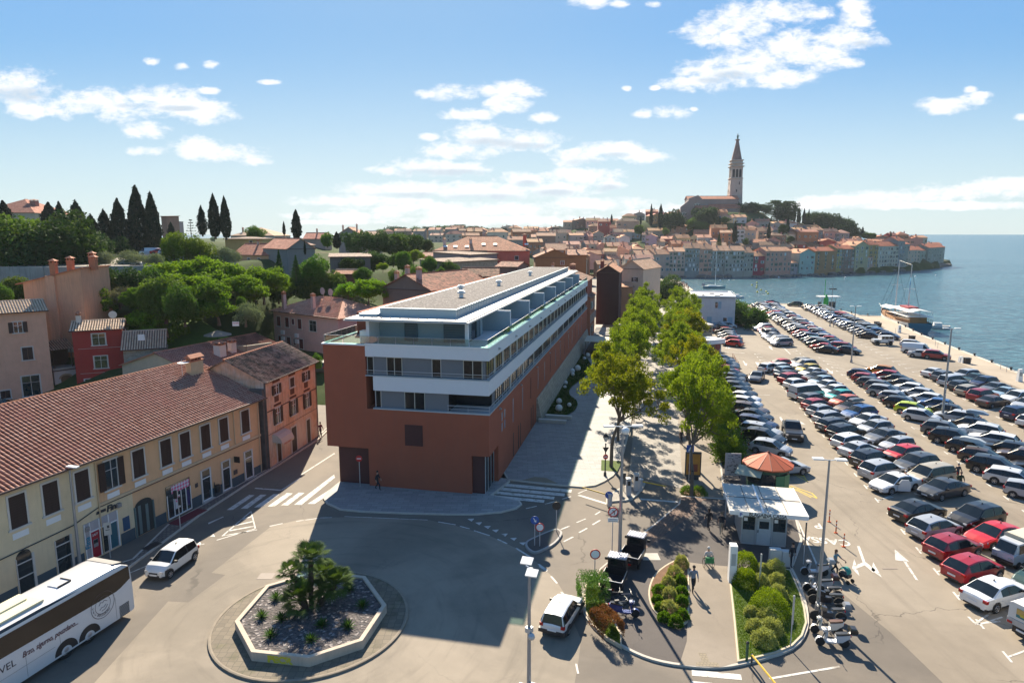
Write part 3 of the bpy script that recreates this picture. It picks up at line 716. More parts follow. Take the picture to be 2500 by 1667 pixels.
 for i,(x0,x1,z0,z1,n) in enumerate(((-10.85,-10.25,10.1,11.66,1),(-9.07,-7.66,10.1,11.66,2),(-5.02,-4.19,10.1,11.66,1),(-2.27,-.62,10.1,11.66,2),(-10.19,-9.65,7.22,8.72,1),(-7.53,-5.69,7.22,8.72,2))):
  f=MB();f.box(x0,x0+.05,.24,.3,z0,z1);f.box(x1-.05,x1,.24,.3,z0,z1);f.box(x0,x1,.24,.3,z1-.05,z1)
  if n==2:f.box((x0+x1)/2-.03,(x0+x1)/2+.03,.245,.3,z0,z1)
  w=f.build('window',mcream if i%2 else M_LGREY,r)
  g=MB();g.box(x0+.05,x1-.05,.275,.298,z0,z1-.05);g.build('pane',mgl,w)
 g=MB();g.box(-3.58,-.4,2.56,2.598,7.2,8.72);g.box(-3.6,-3.57,.35,2.58,7.2,8.72);g.build('balcony_glazing',mgl,r)
 b=MB()
 b.tube([(-10.85,-.02,10.5),(-.02,-.02,10.5),(.0,L-1,10.5)],.022,6);b.tube([(-10.85,-.02,10.28),(-.02,-.02,10.28),(.0,L-1,10.28)],.012,5)
 b.tube([(-3.6,-.04,7.78),(.03,-.04,7.78),(.03,L-1,7.78)],.025,6);b.tube([(-3.6,-.04,7.5),(.03,-.04,7.5),(.03,L-1,7.5)],.014,5)
 for k in range(52):b.tube([(.0,.05+k*1.6,10.06),(.0,.05+k*1.6,10.5)],.012,4);b.tube([(.03,.05+k*1.6,7.2),(.03,.05+k*1.6,7.78)],.014,4)
 for x in(-3.55,-1.8):b.tube([(x,-.04,7.2),(x,-.04,7.78)],.016,5)
 b.build('railing',M_LGREY,r)
 msl=mat('slit_glass',(.35,.33,.38),.2,.3)
 for i,y in enumerate((9.5,14.3,19.1,23.9,28.7,33.5,38.3,43.1,47.9,52.7,57.5,62.3,67.1,71.9)):
  b=MB();b.box(-.01,.025,y,y+.32,3.85,6.2);b.build('slit_window',msl if i%3!=2 else mpan,r)
 for y in(4.55,5.65):
  for z in(4.35,5.35):b=MB();b.box(-.01,.025,y,y+.48,z,z+.75);b.build('square_window',msl,r)
 for y in(9.65,12.2,13.2,19.4,20.6):b=MB();b.box(-.01,.03,y,y+.3,.3,2.7);b.build('slit_door',mpan,r)
 lm=MB();lm.box(0,.18,-.14,.14,0,.10);lm.box(0,.05,-.1,.1,-.06,.16);lme=lm.mesh('wall_lamp',M_GREY)
 for k in range(11):obj('wall_lamp',lme,r,loc=(.0,3.6+7.35*k,12.1))
 for k in range(8):obj('wall_lamp',lme,r,loc=(.0,3.9+9.6*k,6.62),color=None)
 b=MB();b.box(-10.6,-3.3,2.6,80,12.1,14.72);b.box(-3.3,-2.6,2.6,8,12.1,14.72);pw=b.build('penthouse_wall',mpent,r)
 b=MB();b.box(-10.9,-10.62,.36,80,12.1,14.72);b.box(-2.3,-2.05,1.0,1.3,12.1,14.72);b.build('white_pier',mwh,r)
 lo=louvre_mesh(1.1,2.4,11,mzinc);lo2=louvre_mesh(1.9,2.4,11,mzinc)
 obj('louvre_screen',lo,r,loc=(-8.2,2.5,12.2));obj('louvre_screen',lo2,r,loc=(-4.6,2.5,12.2))
 o=obj('louvre_screen',lo,r,loc=(-2.5,2.7,12.2),rz=R(90));o=obj('louvre_screen',lo,r,loc=(-2.5,5.6,12.2),rz=R(90))
 b=MB();b.box(-2.6,-2.56,3.9,5.5,12.15,14.6);b.build('terrace_door',mgl,r)
 for k in range(7):
  y0=10.2+10.05*k
  if k:b=MB();b.box(-3.3,-3.26,y0-7.5,y0-3.5,12.15,14.5);b.build('terrace_door',mgl,r)
  b=MB();b.mat(0).box(-3.3,-.42,y0,y0+.16,12.1,14.62);b.mat(1).box(-3.3,-.36,y0-.03,y0+.2,14.62,14.74);b.mat(1).box(-.42,-.36,y0-.03,y0+.2,12.5,14.62)
  b.build('terrace_divider',[mpent,M_WHITE],r)
 b=MB();b.box(-12.7,-1.75,-.25,80.3,14.74,14.84);b.box(-12.6,-1.85,-.15,80.2,14.84,14.93);b.tube([(-1.72,-.25,14.76),(-1.72,80,14.76)],.09,8)
 b.build('canopy',mcan,r)
 rnd=random.Random(4);b=MB()
 for k in range(110):b.box(-2.35+.25*(k%3==0)-.12*(k%2),-2.27+.25*(k%3==0)-.12*(k%2),.2+k*.72,.28+k*.72,14.93,15.02)
 for k in range(12):b.box(-12.0+k*.82,-11.92+k*.82,.35+.12*(k%2),.43+.12*(k%2),14.93,15.02)
 o=b.build('snow_guards',M_DGREY,r)
 b=MB();b.box(-10.3,-3.4,2.0,78,14.93,15.62);b.box(-12.0,-10.3,1.4,60,14.93,15.2)
 for k in range(120):b.box(-3.4,-3.36,2.0+k*.635,2.06+k*.635,14.95,15.60)
 b.box(-3.42,-3.30,1.92,78.05,15.60,15.68);b.box(-10.4,-3.42,1.92,2.06,15.60,15.68);b.box(-10.4,-10.28,2.06,78.05,15.60,15.68)
 b.build('roof_upstand',mat('zinc_upstand',(.36,.43,.48),.42,.5,var=.08),r)
 gm=bpy.data.materials.new('pink_grey_gravel');gm.use_nodes=True;t=NT(gm.node_tree);t.n.clear();out=t.new('ShaderNodeOutputMaterial');tc=t.new('ShaderNodeTexCoord')
 vo=t.new('ShaderNodeTexVoronoi',inp={'Scale':7.0});t.l.new(tc.outputs['Object'],vo.inputs['Vector'])
 sp=t.new('ShaderNodeSeparateColor');t.l.new(vo.outputs['Color'],sp.inputs[0])
 c=t.mix(sp.outputs[0],(.038,.033,.033,1),(.12,.10,.097,1));c=t.mix(t.math('GREATER_THAN',sp.outputs[1],.86),c,(.26,.23,.22,1));c=t.mix(t.math('GREATER_THAN',sp.outputs[2],.84),c,(.05,.05,.055,1))
 c=t.mix(t.math('MULTIPLY',t.ramp(t.noise(tc.outputs['Object'],.5,4),.4,.7),.4),c,(.10,.085,.08,1))
 p=t.new('ShaderNodeBsdfPrincipled',inp={'Base Color':c,'Roughness':.9});bp=t.new('ShaderNodeBump',inp={'Strength':1.0,'Distance':.06});t.l.new(vo.outputs['Distance'],bp.inputs['Height']);t.l.new(bp.outputs[0],p.inputs['Normal']);t.l.new(p.outputs[0],out.inputs[0])
 global M_GRAVEL;M_GRAVEL=gm
 b=MB();b.poly([(-10.28,2.06,15.635),(-3.42,2.06,15.635),(-3.42,78,15.635),(-10.28,78,15.635)]);b.build('gravel',gm,r)
 vm=MB();vm.cyl((0,0),.22,0,.45,14);vm.cyl((0,0),.42,.45,.62,14);vm.cyl((0,0),.3,.66,.74,14);vme=vm.mesh('roof_vent',M_WPAINT)
 for x,y in((-6.1,13),(-5.9,29),(-5.8,50),(-8.2,20)):obj('roof_vent',vme,r,loc=(x,y,15.63))
 cg=clear_glass('balustrade_glass',(.62,.80,.78),.93)
 b=MB()
 for k in range(9):x0=-14.55+k*1.61;b.box(x0,x0+1.55,.12,.14,12.82 if x0>-11 else 12.74,13.42)
 for k in range(46):y0=.15+k*1.8;b.box(-.13,-.11,y0,y0+1.74,12.82,13.42)
 for k in range(6):y0=.15+k*1.1;b.box(-14.72,-14.70,y0,y0+1.05,12.74,13.42)
 bg=b.build('glass_balustrade',cg,r)
 b=MB();b.tube([(-14.71,6.7,13.43),(-14.71,.13,13.43),(-.12,.13,13.43),(-.12,L-1,13.43)],.02,6)
 for x in(-14.71,-12.9,-11.2,-9.7):b.tube([(x,.13,12.74),(x,.13,13.43)],.015,5)
 b.build('balustrade_rail',M_LGREY,bg)
 b=MB();b.box(-11.75,-11.0,.9,1.7,12.66,13.75);b.box(-11.7,-11.05,.86,.9,12.72,13.7);b.build('air_conditioner',M_WPAINT,r)
 b=MB();b.box(-14.8,-.1,L,L+.35,-.3,12.5);b.build('end_wall',mt,r)
 return r
long_building()
# --------- ROOFS AND HOUSES
TILE_WARM=tile_mat('roof_tiles',(.44,.19,.12),(.58,.33,.22),(.34,.17,.11),moss=.25)
TILE_PALE=tile_mat('pale_roof_tiles',(.56,.33,.20),(.66,.45,.31),(.44,.25,.16),moss=.18)
TILE_OLD=tile_mat('mossy_roof_tiles',(.23,.13,.095),(.34,.235,.18),(.13,.10,.075),moss=.8)
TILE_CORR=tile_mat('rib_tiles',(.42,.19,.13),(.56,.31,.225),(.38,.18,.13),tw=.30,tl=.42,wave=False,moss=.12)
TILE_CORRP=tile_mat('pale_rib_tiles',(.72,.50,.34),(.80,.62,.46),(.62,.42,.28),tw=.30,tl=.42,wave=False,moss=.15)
class Roof:
 def __init__(s):s.v=[];s.f=[];s.uv=[]
 def plane(s,O,U,V,lu,lv,poly=None,th=.12):
  """O corner at the eave, U along the eave, V up the slope (unit vectors)"""
  O,U,V=Vector(O),Vector(U),Vector(V);N=U.cross(V).normalized()
  P=poly or[(0,0),(lu,0),(lu,lv),(0,lv)]
  b=len(s.v);s.v+=[O+U*a+V*c for a,c in P];s.f.append(tuple(range(b,b+len(P))));s.uv+=list(P)
  b2=len(s.v);s.v+=[O+U*a+V*c-N*th for a,c in P];s.f.append(tuple(reversed(range(b2,b2+len(P)))));s.uv+=list(reversed(P))
  for i in range(len(P)):
   j=(i+1)%len(P);s.f.append((b2+i,b2+j,b+j,b+i));s.uv+=[P[i],P[j],P[j],P[i]]
 def corr(s,O,U,V,lu,lv,pitch=.30,course=.42,amp=.085,clip=None):
  """real barrel tiles: ribs down the slope, each course lapping the next"""
  O,U,V=Vector(O),Vector(U),Vector(V);N=U.cross(V).normalized()
  n=int(round(lu/pitch));pitch=lu/n;m=max(1,int(round(lv/course)));course=lv/m;K=6
  for j in range(m):
   rows=[]
   for(vv,lift) in((j*course-.03,.035),((j+1)*course,0)):
    b=len(s.v)
    for i in range(n*K+1):
     a=pitch*i/K;ph=(i%K)/K
     h=amp*(abs(sin(pi*ph))*1.6-.6)
     a2=a
     if clip:a2=min(max(a,clip[0](vv)),clip[1](vv))
     s.v.append(O+U*a2+V*vv+N*(h+lift));
    rows.append(b)
   for i in range(n*K):
    s.f.append((rows[0]+i,rows[0]+i+1,rows[1]+i+1,rows[1]+i))
    u0,u1=pitch*i/K+.001,pitch*(i+1)/K-.001;v0,v1=j*course+.01,(j+1)*course-.01
    s.uv+=[(u0,v0),(u1,v0),(u1,v1),(u0,v1)]
 def build(s,name,m,parent,color=(1,1,1)):
  me=bpy.data.meshes.new(name);me.from_pydata([tuple(v) for v in s.v],[],s.f);me.materials.append(m)
  uv=me.uv_layers.new(name='UVMap');uv.data.foreach_set('uv',[c for p in s.uv for c in p]);me.update()
  return obj(name,me,parent,color)
M_SHUT={'brown':mat('brown_shutter',(.024,.011,.010),.6,var=.2,scale=5),'green':mat('green_shutter',(.03,.10,.06),.6,var=.2),'grey':mat('grey_shutter',(.10,.12,.14),.6),'white':mat('white_shutter',(.62,.62,.6),.6),'blue':mat('blue_shutter',(.12,.26,.36),.6),'red':mat('red_shutter',(.12,.022,.022),.6,var=.2)}
_WIN={}
def window_set(w,h,style,trim=True,shut='brown'):
 """meshes of one window: frame with sill, pane, shutters"""
 k=(round(w,2),round(h,2),style,trim,shut)
 if k in _WIN:return _WIN[k]
 f=MB();t=.12
 if trim:
  f.box(-t,0,-.05,0,-.0,h+t);f.box(w,w+t,-.05,0,0,h+t);f.box(0,w,-.05,0,h,h+t);f.box(-t-.08,w+t+.08,-.12,0,-.12,0)
 else:f.box(-.05,w+.05,-.05,0,-.07,0)
 parts={'window':f.mesh('window',M_TRIM)}
 p=MB()
 if style in('dark','open','half'):
  p.mat(0).box(0,w,-.012,-.002,0,h);p.mat(1)
  if w>.5:
   p.box(w/2-.03,w/2+.03,-.03,-.012,0,h);p.box(0,w,-.03,-.012,h*.66,h*.66+.04)
   p.box(0,.04,-.03,-.012,0,h);p.box(w-.04,w,-.03,-.012,0,h)
  parts['pane']=p.mesh('pane',[M_GLASS,M_WPAINT if style=='open' else M_LGREY])
 s=MB()
 if style=='shut':
  s.box(0,w/2-.01,-.045,-.005,0,h);s.box(w/2+.01,w,-.045,-.005,0,h)
  for i in range(int(h/.16)):s.box(.05,w-.05,-.055,-.045,.05+i*.16,.11+i*.16)
 elif style in('open','half'):
  s.box(-w/2-.02,-.02,-.10,-.055,0,h);s.box(w+.02,w*1.5+.02,-.10,-.055,0,h)
  for i in range(int(h/.2)):s.box(-w/2+.03,-.07,-.11,-.10,.05+i*.2,.13+i*.2);s.box(w+.07,w*1.5-.03,-.11,-.10,.05+i*.2,.13+i*.2)
 if s.f:parts['shutters']=s.mesh('shutters',M_SHUT[shut])
 _WIN[k]=parts;return parts
def add_window(parent,x,z,w,h,style='dark',trim=True,shut='brown',y=0.0,rz=0.0,flat_=False):
 ps=window_set(w,h,style,trim,shut)
 o=obj('window',ps['window'],parent,loc=(x,y,z),rz=rz)
 for n in('pane','shutters'):
  if n in ps:obj(n,ps[n],o)
 return o
_FW={}
def far_window(parent,x,z,w,h,style,shut,y=0.0,rz=0.0):
 """one-mesh window for houses hundreds of metres off"""
 k=(round(w,1),round(h,1),style,shut)
 if k not in _FW:
  b=MB();b.mat(2).box(-.1,w+.1,-.06,0,-.14,h+.1)
  b.mat(0 if style!='shut' else 1).box(0,w,-.09,-.06,0,h)
  if style=='open':b.mat(1).box(-w*.5,-.04,-.13,-.06,0,h);b.mat(1).box(w+.04,w*1.5,-.13,-.06,0,h)
  _FW[k]=b.mesh('window',[M_GLASS,M_SHUT[shut],M_TRIM])
 return obj('window',_FW[k],parent,loc=(x,y,z),rz=rz)
def house(label,A,B,depth,h,z0=0.0,wall=(.5,.4,.3),roof='gx',rise=2.0,rmat=None,rcol=(1,1,1),wins=(),over=.35,wmat=None,chim=(),corr=False,name='house',cat='house',group=None,auto=None,shut='brown',rnd=None,base=3.0,rise2=None,far=False,side=None,hipk=1.0):
 """A, B: front corners (world x, y), B to the right; depth goes away from the viewer.  roof: gx ridge parallel to the front,
    gy gable towards the viewer, hip, shed (rises away), flat"""
 A=Vector(A[:2]);B=Vector(B[:2]);d=B-A;Lw=d.length;rz=atan2(d.y,d.x)
 r=thing(name,label,cat,(A.x,A.y,z0),rz,group)
 D=depth;zt=h
 wm=wmat or(M_STUCCO_FAR if far else M_STUCCO)
 b=MB()
 if roof=='gx':b.ring([[(x,0,-base),(x,D,-base),(x,D,h),(x,D/2,h+rise),(x,0,h)] for x in(0,Lw)][::-1])
 elif roof=='gy':b.ring([[(0,y,-base),(Lw,y,-base),(Lw,y,h),(Lw/2,y,h+rise),(0,y,h)] for y in(0,D)])
 elif roof=='shed':b.ring([[(x,0,-base),(x,D,-base),(x,D,h+rise),(x,0,h)] for x in(0,Lw)][::-1])
 else:b.box(0,Lw,0,D,-base,h)
 b.build('wall',wm,r,color=wall)
 q=Roof();o=over;rm=rmat or TILE_WARM
 gap=.05
 def slope(O,U,V,lu,lv,poly=None,clip=None):
  if corr:
   q.corr(O,U,V,lu,lv,clip=clip)
  else:q.plane(O,U,V,lu,lv,poly)
 if roof=='gx':
  s=atan2(rise,D/2);ls=hypot(rise,D/2)+o;V=Vector((0,cos(s),sin(s)))
  slope(Vector((-o,0,h+gap))-V*o,(1,0,0),V,Lw+2*o,ls)
  V2=Vector((0,-cos(s),sin(s)));q.plane(Vector((Lw+o,D,h+gap))-V2*o,(-1,0,0),V2,Lw+2*o,ls)
  ridge=[(-o,D/2,h+rise+gap),(Lw+o,D/2,h+rise+gap)]
 elif roof=='gy':
  s=atan2(rise,Lw/2);ls=hypot(rise,Lw/2)+o
  V=Vector((cos(s),0,sin(s)));slope(Vector((0,D+o,h+gap))-V*o,(0,-1,0),V,D+2*o,ls)
  V=Vector((-cos(s),0,sin(s)));slope(Vector((Lw,-o,h+gap))-V*o,(0,1,0),V,D+2*o,ls)
  ridge=[(Lw/2,-o,h+rise+gap),(Lw/2,D+o,h+rise+gap)]
 elif roof=='shed':
  s=atan2(rise,D);V=Vector((0,cos(s),sin(s)))
  slope(Vector((-o,0,h+gap))-V*o,(1,0,0),V,Lw+2*o,hypot(rise,D)+2*o);ridge=None
 elif roof=='hip':
  hd=min(D,Lw)/2;a=hd*hipk;s=atan2(rise,hd);ls=hypot(rise,hd)+o
  if Lw>=D:
   V=Vector((0,cos(s),sin(s)));W_=Lw+2*o;ia=(hd*hipk+o)
   if corr:slope(Vector((-o,0,h+gap))-V*o,(1,0,0),V,W_,ls,clip=(lambda v:ia*v/ls,lambda v:W_-ia*v/ls))
   else:slope(Vector((-o,0,h+gap))-V*o,(1,0,0),V,W_,ls,[(0,0),(W_,0),(W_-ia,ls),(ia,ls)])
   V2=Vector((0,-cos(s),sin(s)));q.plane(Vector((Lw+o,D,h+gap))-V2*o,(-1,0,0),V2,W_,ls,[(0,0),(W_,0),(W_-ia,ls),(ia,ls)])
   sa=atan2(rise,ia-o);la=hypot(rise,ia-o)+o;W2=D+2*o
   V3=Vector((cos(sa),0,sin(sa)));q.plane(Vector((0,D+o,h+gap))-V3*o,(0,-1,0),V3,W2,la,[(0,0),(W2,0),(W2/2,la)])
   V3=Vector((-cos(sa),0,sin(sa)));q.plane(Vector((Lw,-o,h+gap))-V3*o,(0,1,0),V3,W2,la,[(0,0),(W2,0),(W2/2,la)])
   ridge=[(a,D/2,h+rise+gap),(Lw-a,D/2,h+rise+gap)]
  else:
   W_=D+2*o;ia=a+o
   for sg,X,U in((1,0,(0,-1,0)),(-1,Lw,(0,1,0))):
    V=Vector((sg*cos(s),0,sin(s)));q.plane(Vector((X,D+o if sg>0 else-o,h+gap))-V*o,U,V,W_,ls,[(0,0),(W_,0),(W_-ia,ls),(ia,ls)])
   sa=atan2(rise,a);la=hypot(rise,a)+o;W2=Lw+2*o
   V=Vector((0,cos(sa),sin(sa)));q.plane(Vector((-o,0,h+gap))-V*o,(1,0,0),V,W2,la,[(0,0),(W2,0),(W2/2,la)])
   V=Vector((0,-cos(sa),sin(sa)));q.plane(Vector((Lw+o,D,h+gap))-V*o,(-1,0,0),V,W2,la,[(0,0),(W2,0),(W2/2,la)])
   ridge=[(Lw/2,a,h+rise+gap),(Lw/2,D-a,h+rise+gap)]
 else:ridge=None
 if roof=='flat':
  b=MB();b.box(-.1,Lw+.1,-.1,D+.1,h,h+.14);rf=b.build('roof',M_CONC,r)
 else:rf=q.build('roof',rm,r,rcol)
 if ridge and not far:
  b=MB();p0,p1=Vector(ridge[0]),Vector(ridge[1]);n=max(2,int((p1-p0).length/.4))
  for i in range(n):b.tube([p0.lerp(p1,i/n),p0.lerp(p1,(i+.96)/n)],[.13,.105],6)
  b.build('ridge_tiles',M_CLAY if rm not in(TILE_PALE,TILE_CORRP) else mat('pale_clay',(.55,.38,.27),.85,var=.3,scale=4),rf)
 if not far:
  b=MB();b.tube([(-o,-o-.02,h-.1),(Lw+o,-o-.02,h-.1)],.07,6);b.build('gutter',mat('brown_gutter',(.10,.05,.035),.5),r)
 for i,c in enumerate(chim):
  cx_,cy_,cw,ch=c[:4];cc=c[4] if len(c)>4 else(.5,.38,.3)
  if roof=='gx':zb=h+rise*(1-abs(cy_-D/2)/(D/2))
  elif roof=='gy':zb=h+rise*(1-abs(cx_-Lw/2)/(Lw/2))
  else:zb=h+rise*.4
  b=MB();b.mat(0).box(cx_-cw/2,cx_+cw/2,cy_-cw/2,cy_+cw/2,zb-.6,zb+ch);b.mat(1).box(cx_-cw/2-.07,cx_+cw/2+.07,cy_-cw/2-.07,cy_+cw/2+.07,zb+ch,zb+ch+.08)
  if not far:
   for dx in(-1,1):
    for dy in(-1,1):b.box(cx_+dx*cw*.38-.06,cx_+dx*cw*.38+.06,cy_+dy*cw*.38-.06,cy_+dy*cw*.38+.06,zb+ch+.08,zb+ch+.32)
   b.ring([[(cx_-cw*.65,cy_-cw*.65,zb+ch+.32),(cx_+cw*.65,cy_-cw*.65,zb+ch+.32),(cx_+cw*.65,cy_+cw*.65,zb+ch+.32),(cx_-cw*.65,cy_+cw*.65,zb+ch+.32)],[(cx_-.03,cy_-.03,zb+ch+.6),(cx_+.03,cy_-.03,zb+ch+.6),(cx_+.03,cy_+.03,zb+ch+.6),(cx_-.03,cy_+.03,zb+ch+.6)]])
  b.build('chimney',[M_STUCCO,M_CLAY],rf,color=cc)
 for w in wins:
  x,z,ww,hh=w[:4];st=w[4] if len(w)>4 else 'dark';sh=w[5] if len(w)>5 else shut
  (far_window(r,x,z,ww,hh,st,sh) if far else add_window(r,x,z,ww,hh,st,True,sh))
 if auto:
  rr=rnd or random.Random(int(A.x*13+A.y*7));cols,rows,zf=auto[:3];ww,hh=(auto[3],auto[4]) if len(auto)>3 else(.9,1.3)
  for i in range(cols):
   for j in range(rows):
    if rr.random()<.13:continue
    st=rr.choice(['dark','dark','open','open','shut']);sh=rr.choice([shut,shut,shut,'green','white'])
    xx=Lw*(i+.5)/cols-ww/2+rr.uniform(-.2,.2);zz=zf+j*((h-zf)/rows)+rr.uniform(-.15,.15)
    if zz+hh<h-.15:
     if roof!='gy' or True:(far_window if far else lambda p,x,z,w,h_,s1,s2:add_window(p,x,z,w,h_,s1,True,s2))(r,xx,zz,ww,hh,st,sh)
 if side:
  sg,cols,rows,zf,st,sh=side
  for i in range(cols):
   for j in range(rows):
    yy=D*(i+.5)/cols;zz=zf+j*(h-zf)/rows
    if sg>0:(far_window(r,Lw,zz,.85,1.2,st,sh,y=yy-.4,rz=R(90)) if far else add_window(r,Lw,zz,.85,1.2,st,True,sh,y=yy-.4,rz=R(90)))
    else:(far_window(r,0,zz,.85,1.2,st,sh,y=yy+.4,rz=R(-90)) if far else add_window(r,0,zz,.85,1.2,st,True,sh,y=yy+.4,rz=R(-90)))
 return r
 # --------- LEFT STREET: long ochre block
def P17(s,off=0.0):
 a=R(17.275);return(-29.917+s*sin(a)-off*cos(a),38.433+s*cos(a)+off*sin(a))
def ochre_block():
 r=house('long ochre and pale yellow block with a ribbed red roof, behind the white coach',P17(-15),P17(22.0),14.6,7.15,0,(.66,.40,.22),'gx',3.05,TILE_CORR,(1,1,1),over=.55,corr=True,name='office_block',cat='building')
 X=lambda s:s+15.0
 pale=(.66,.53,.34)
 b=MB();b.box(0,X(5.02),-.02,0,0,7.12);b.box(X(5.02),X(7.75),-.02,0,0,3.55);b.build('pale_yellow_render',M_STUCCO,r,color=pale)
 b=MB();b.box(-.0,37,-.10,-.021,6.98,7.12);b.box(X(5.0),37,-.22,-.021,7.02,7.14)
 for k in range(44):b.box(X(5.1)+k*.38,X(5.1)+k*.38+.14,-.17,-.021,6.86,7.02)
 b.box(X(5.02),37.02,-.08,-.0,3.55,3.72);b.box(0,37,-.035,-.021,6.68,6.74)
 b.build('cornice',mat('pale_ochre_trim',(.56,.42,.27),.85,var=.15),r)
 b=MB()
 for s0,s1 in((-6,-.9),(.1,1.6),(2.6,3.6),(6.5,7.7),(9.45,10.6),(13.25,14.3),(15.2,16.7),(17.6,19.5),(20.5,21.98)):b.box(X(s0),X(s1),-.05,-.021,0,.85)
 b.build('blue_grey_plinth',mat('blue_grey_plinth',(.055,.085,.105),.8,var=.15),r)
 wx=(-5.3,-3.0,-.83,1.28,3.48,5.72,8.02,10.56,12.5,14.71,16.85,19.58)
 for i,s in enumerate(wx):
  add_window(r,X(s),4.45,1.0,2.02,'half' if i==5 else 'shut',True,'brown',y=-.02)
  b=MB();b.box(X(s)+(.02),X(s)+1.0,-.045,-.021,3.76,4.14);b.build('white_panel',M_WHITE,r)
 dg=[(14.44,1.0,2.7),(16.83,.95,2.66),(19.69,1.0,2.63)]
 for s,w,h in dg:
  f=MB();f.box(X(s)-.1,X(s),-.06,-.02,.1,h+.1);f.box(X(s)+w,X(s)+w+.1,-.06,-.02,.1,h+.1);f.box(X(s),X(s)+w,-.06,-.02,h,h+.1);f.box(X(s)-.15,X(s)+w+.15,-.35,-.02,0,.12)
  d=f.build('shop_door',M_TRIM,r)
  g=MB();g.mat(0).box(X(s),X(s)+w,-.035,-.022,.12,h);g.mat(1).box(X(s),X(s)+w,-.06,-.035,2.0,2.08);g.box(X(s),X(s)+.06,-.06,-.035,.12,h);g.box(X(s)+w-.06,X(s)+w,-.06,-.035,.12,h);g.box(X(s),X(s)+w,-.06,-.035,.12,.2)
  g.build('pane',[M_GLASS,M_WPAINT],d)
 for s,w,h,arch in((-.8,.95,2.5,True),(1.7,1.0,2.55,False),(-3.6,1.0,2.5,True)):
  g=MB();pts=[(X(s),.15),(X(s)+w,.15),(X(s)+w,h)]
  if arch:pts+=[(X(s)+w/2+w/2*cos(a),h+.42*sin(a)) for a in[pi*k/10 for k in range(1,10)]]
  pts+=[(X(s),h)]
  g.mat(0).poly([(x,-.035,z) for x,z in pts]);g.mat(1)
  for zz in(.15,1.2,2.1):g.box(X(s),X(s)+w,-.06,-.04,zz,zz+.07)
  g.box(X(s)-.04,X(s),-.1,-.02,.1,h);g.box(X(s)+w,X(s)+w+.14,-.1,-.02,.1,h)
  g.build('shop_window',[M_GLASS,M_TRIM],r)
 b=MB();pts=[(X(7.85),0.05),(X(9.4),.05),(X(9.4),2.25)]+[(X(8.625)+.775*cos(a),2.25+.45*sin(a)) for a in[pi*k/12 for k in range(1,12)]]+[(X(7.85),2.25)]
 b.poly([(x,-.03,z) for x,z in pts]);o=b.build('archway',mat('archway_dark',(.03,.035,.035),.9),r)
 b=MB();b.box(X(8.1),X(8.35),-.05,-.032,.1,2.3);b.box(X(8.75),X(9.0),-.05,-.032,.1,2.2);b.box(X(7.75),X(7.85),-.12,-.02,0,2.3);b.box(X(9.4),X(9.5),-.12,-.02,0,2.3);b.build('gate_leaf',mat('teal_grey_gate',(.12,.17,.17),.7),o)
 f=MB();f.mat(0).box(X(3.7),X(6.35),-.07,-.022,.12,2.75);f.mat(1).box(X(4.15),X(4.78),-.10,-.07,.15,2.0)
 f.mat(2).box(X(4.9),X(5.5),-.09,-.07,.2,2.0);f.mat(3).box(X(5.65),X(6.2),-.09,-.07,.2,2.0);f.mat(4).box(X(4.28),X(4.62),-.13,-.10,.9,1.45);f.mat(2).box(X(4.3),X(4.6),-.135,-.13,1.15,1.42)
 for x in(3.7,4.10,4.83,5.55,6.28):f.mat(5).box(X(x),X(x)+.06,-.12,-.07,.12,2.75)
 f.mat(5).box(X(4.1),X(6.3),-.115,-.07,2.02,2.1)
 fr=f.build('bank_front',[mat('pale_lilac_fascia',(.40,.37,.38),.6),mat('cash_machine_red',(.33,.012,.03),.5),M_GLASS,mat('teal_panel',(.015,.10,.14),.5),M_GREY,M_WPAINT],r)
 text('lettering','Fina',.62,mat('sign_dark',(.03,.035,.045),.5),fr,(X(5.55),-.06,2.92),(R(90),0,0),.03,shear=.2,bold=.012)
 b=MB()
 for k in range(4):b.box(X(4.75)+k*.02,X(5.5),-.07,-.03,3.05+k*.05+0,3.085+k*.05)
 b.build('sign_stripes',_M['sign_dark'],fr)
 text('lettering','Fina',.52,mat('sign_teal',(.03,.22,.34),.5),fr,(X(4.03),-.13,1.0),(R(90),R(-90),0),.01,bold=.01)
 text('lettering','24/7',.24,M_WPAINT,fr,(X(4.24),-.115,1.7),(R(90),0,0),.005)
 f=MB();f.mat(0).box(X(10.72),X(13.14),-.08,-.022,.1,2.75);f.mat(1).box(X(11.2),X(13.05),-.1,-.08,2.05,2.65)
 for x in(10.72,11.35,12.1,12.6,13.08):f.mat(2).box(X(x),X(x)+.06,-.12,-.08,.1,2.05)
 f.mat(2).box(X(10.72),X(13.14),-.12,-.08,.1,.2);f.mat(3).box(X(11.48),X(12.0),-.105,-.08,.7,1.75);f.mat(1).box(X(11.55),X(11.93),-.11,-.105,1.25,1.65);f.mat(4).box(X(12.7),X(13.0),-.1,-.08,.5,1.8)
 m2=mat('patterned_sticker',(.5,.1,.2),.5,var=.3);nt=m2.node_tree;tt=NT(nt);pb=[n for n in nt.nodes if n.type=='BSDF_PRINCIPLED'][0]
 ck=tt.new('ShaderNodeTexChecker',inp={'Scale':5.0,'Color1':(.62,.12,.25,1),'Color2':(.6,.62,.7,1)});tcn=tt.new('ShaderNodeTexCoord');mp=tt.new('ShaderNodeMapping');mp.inputs['Rotation'].default_value=(0,R(45),0);tt.l.new(tcn.outputs['Object'],mp.inputs[0]);tt.l.new(mp.outputs[0],ck.inputs['Vector']);tt.l.new(ck.outputs[0],pb.inputs['Base Color'])
 sh=f.build('shop_front',[M_GLASS,m2,M_WPAINT,mat('poster_white',(.6,.6,.6),.6),mat('poster_dark',(.03,.03,.12),.6)],r)
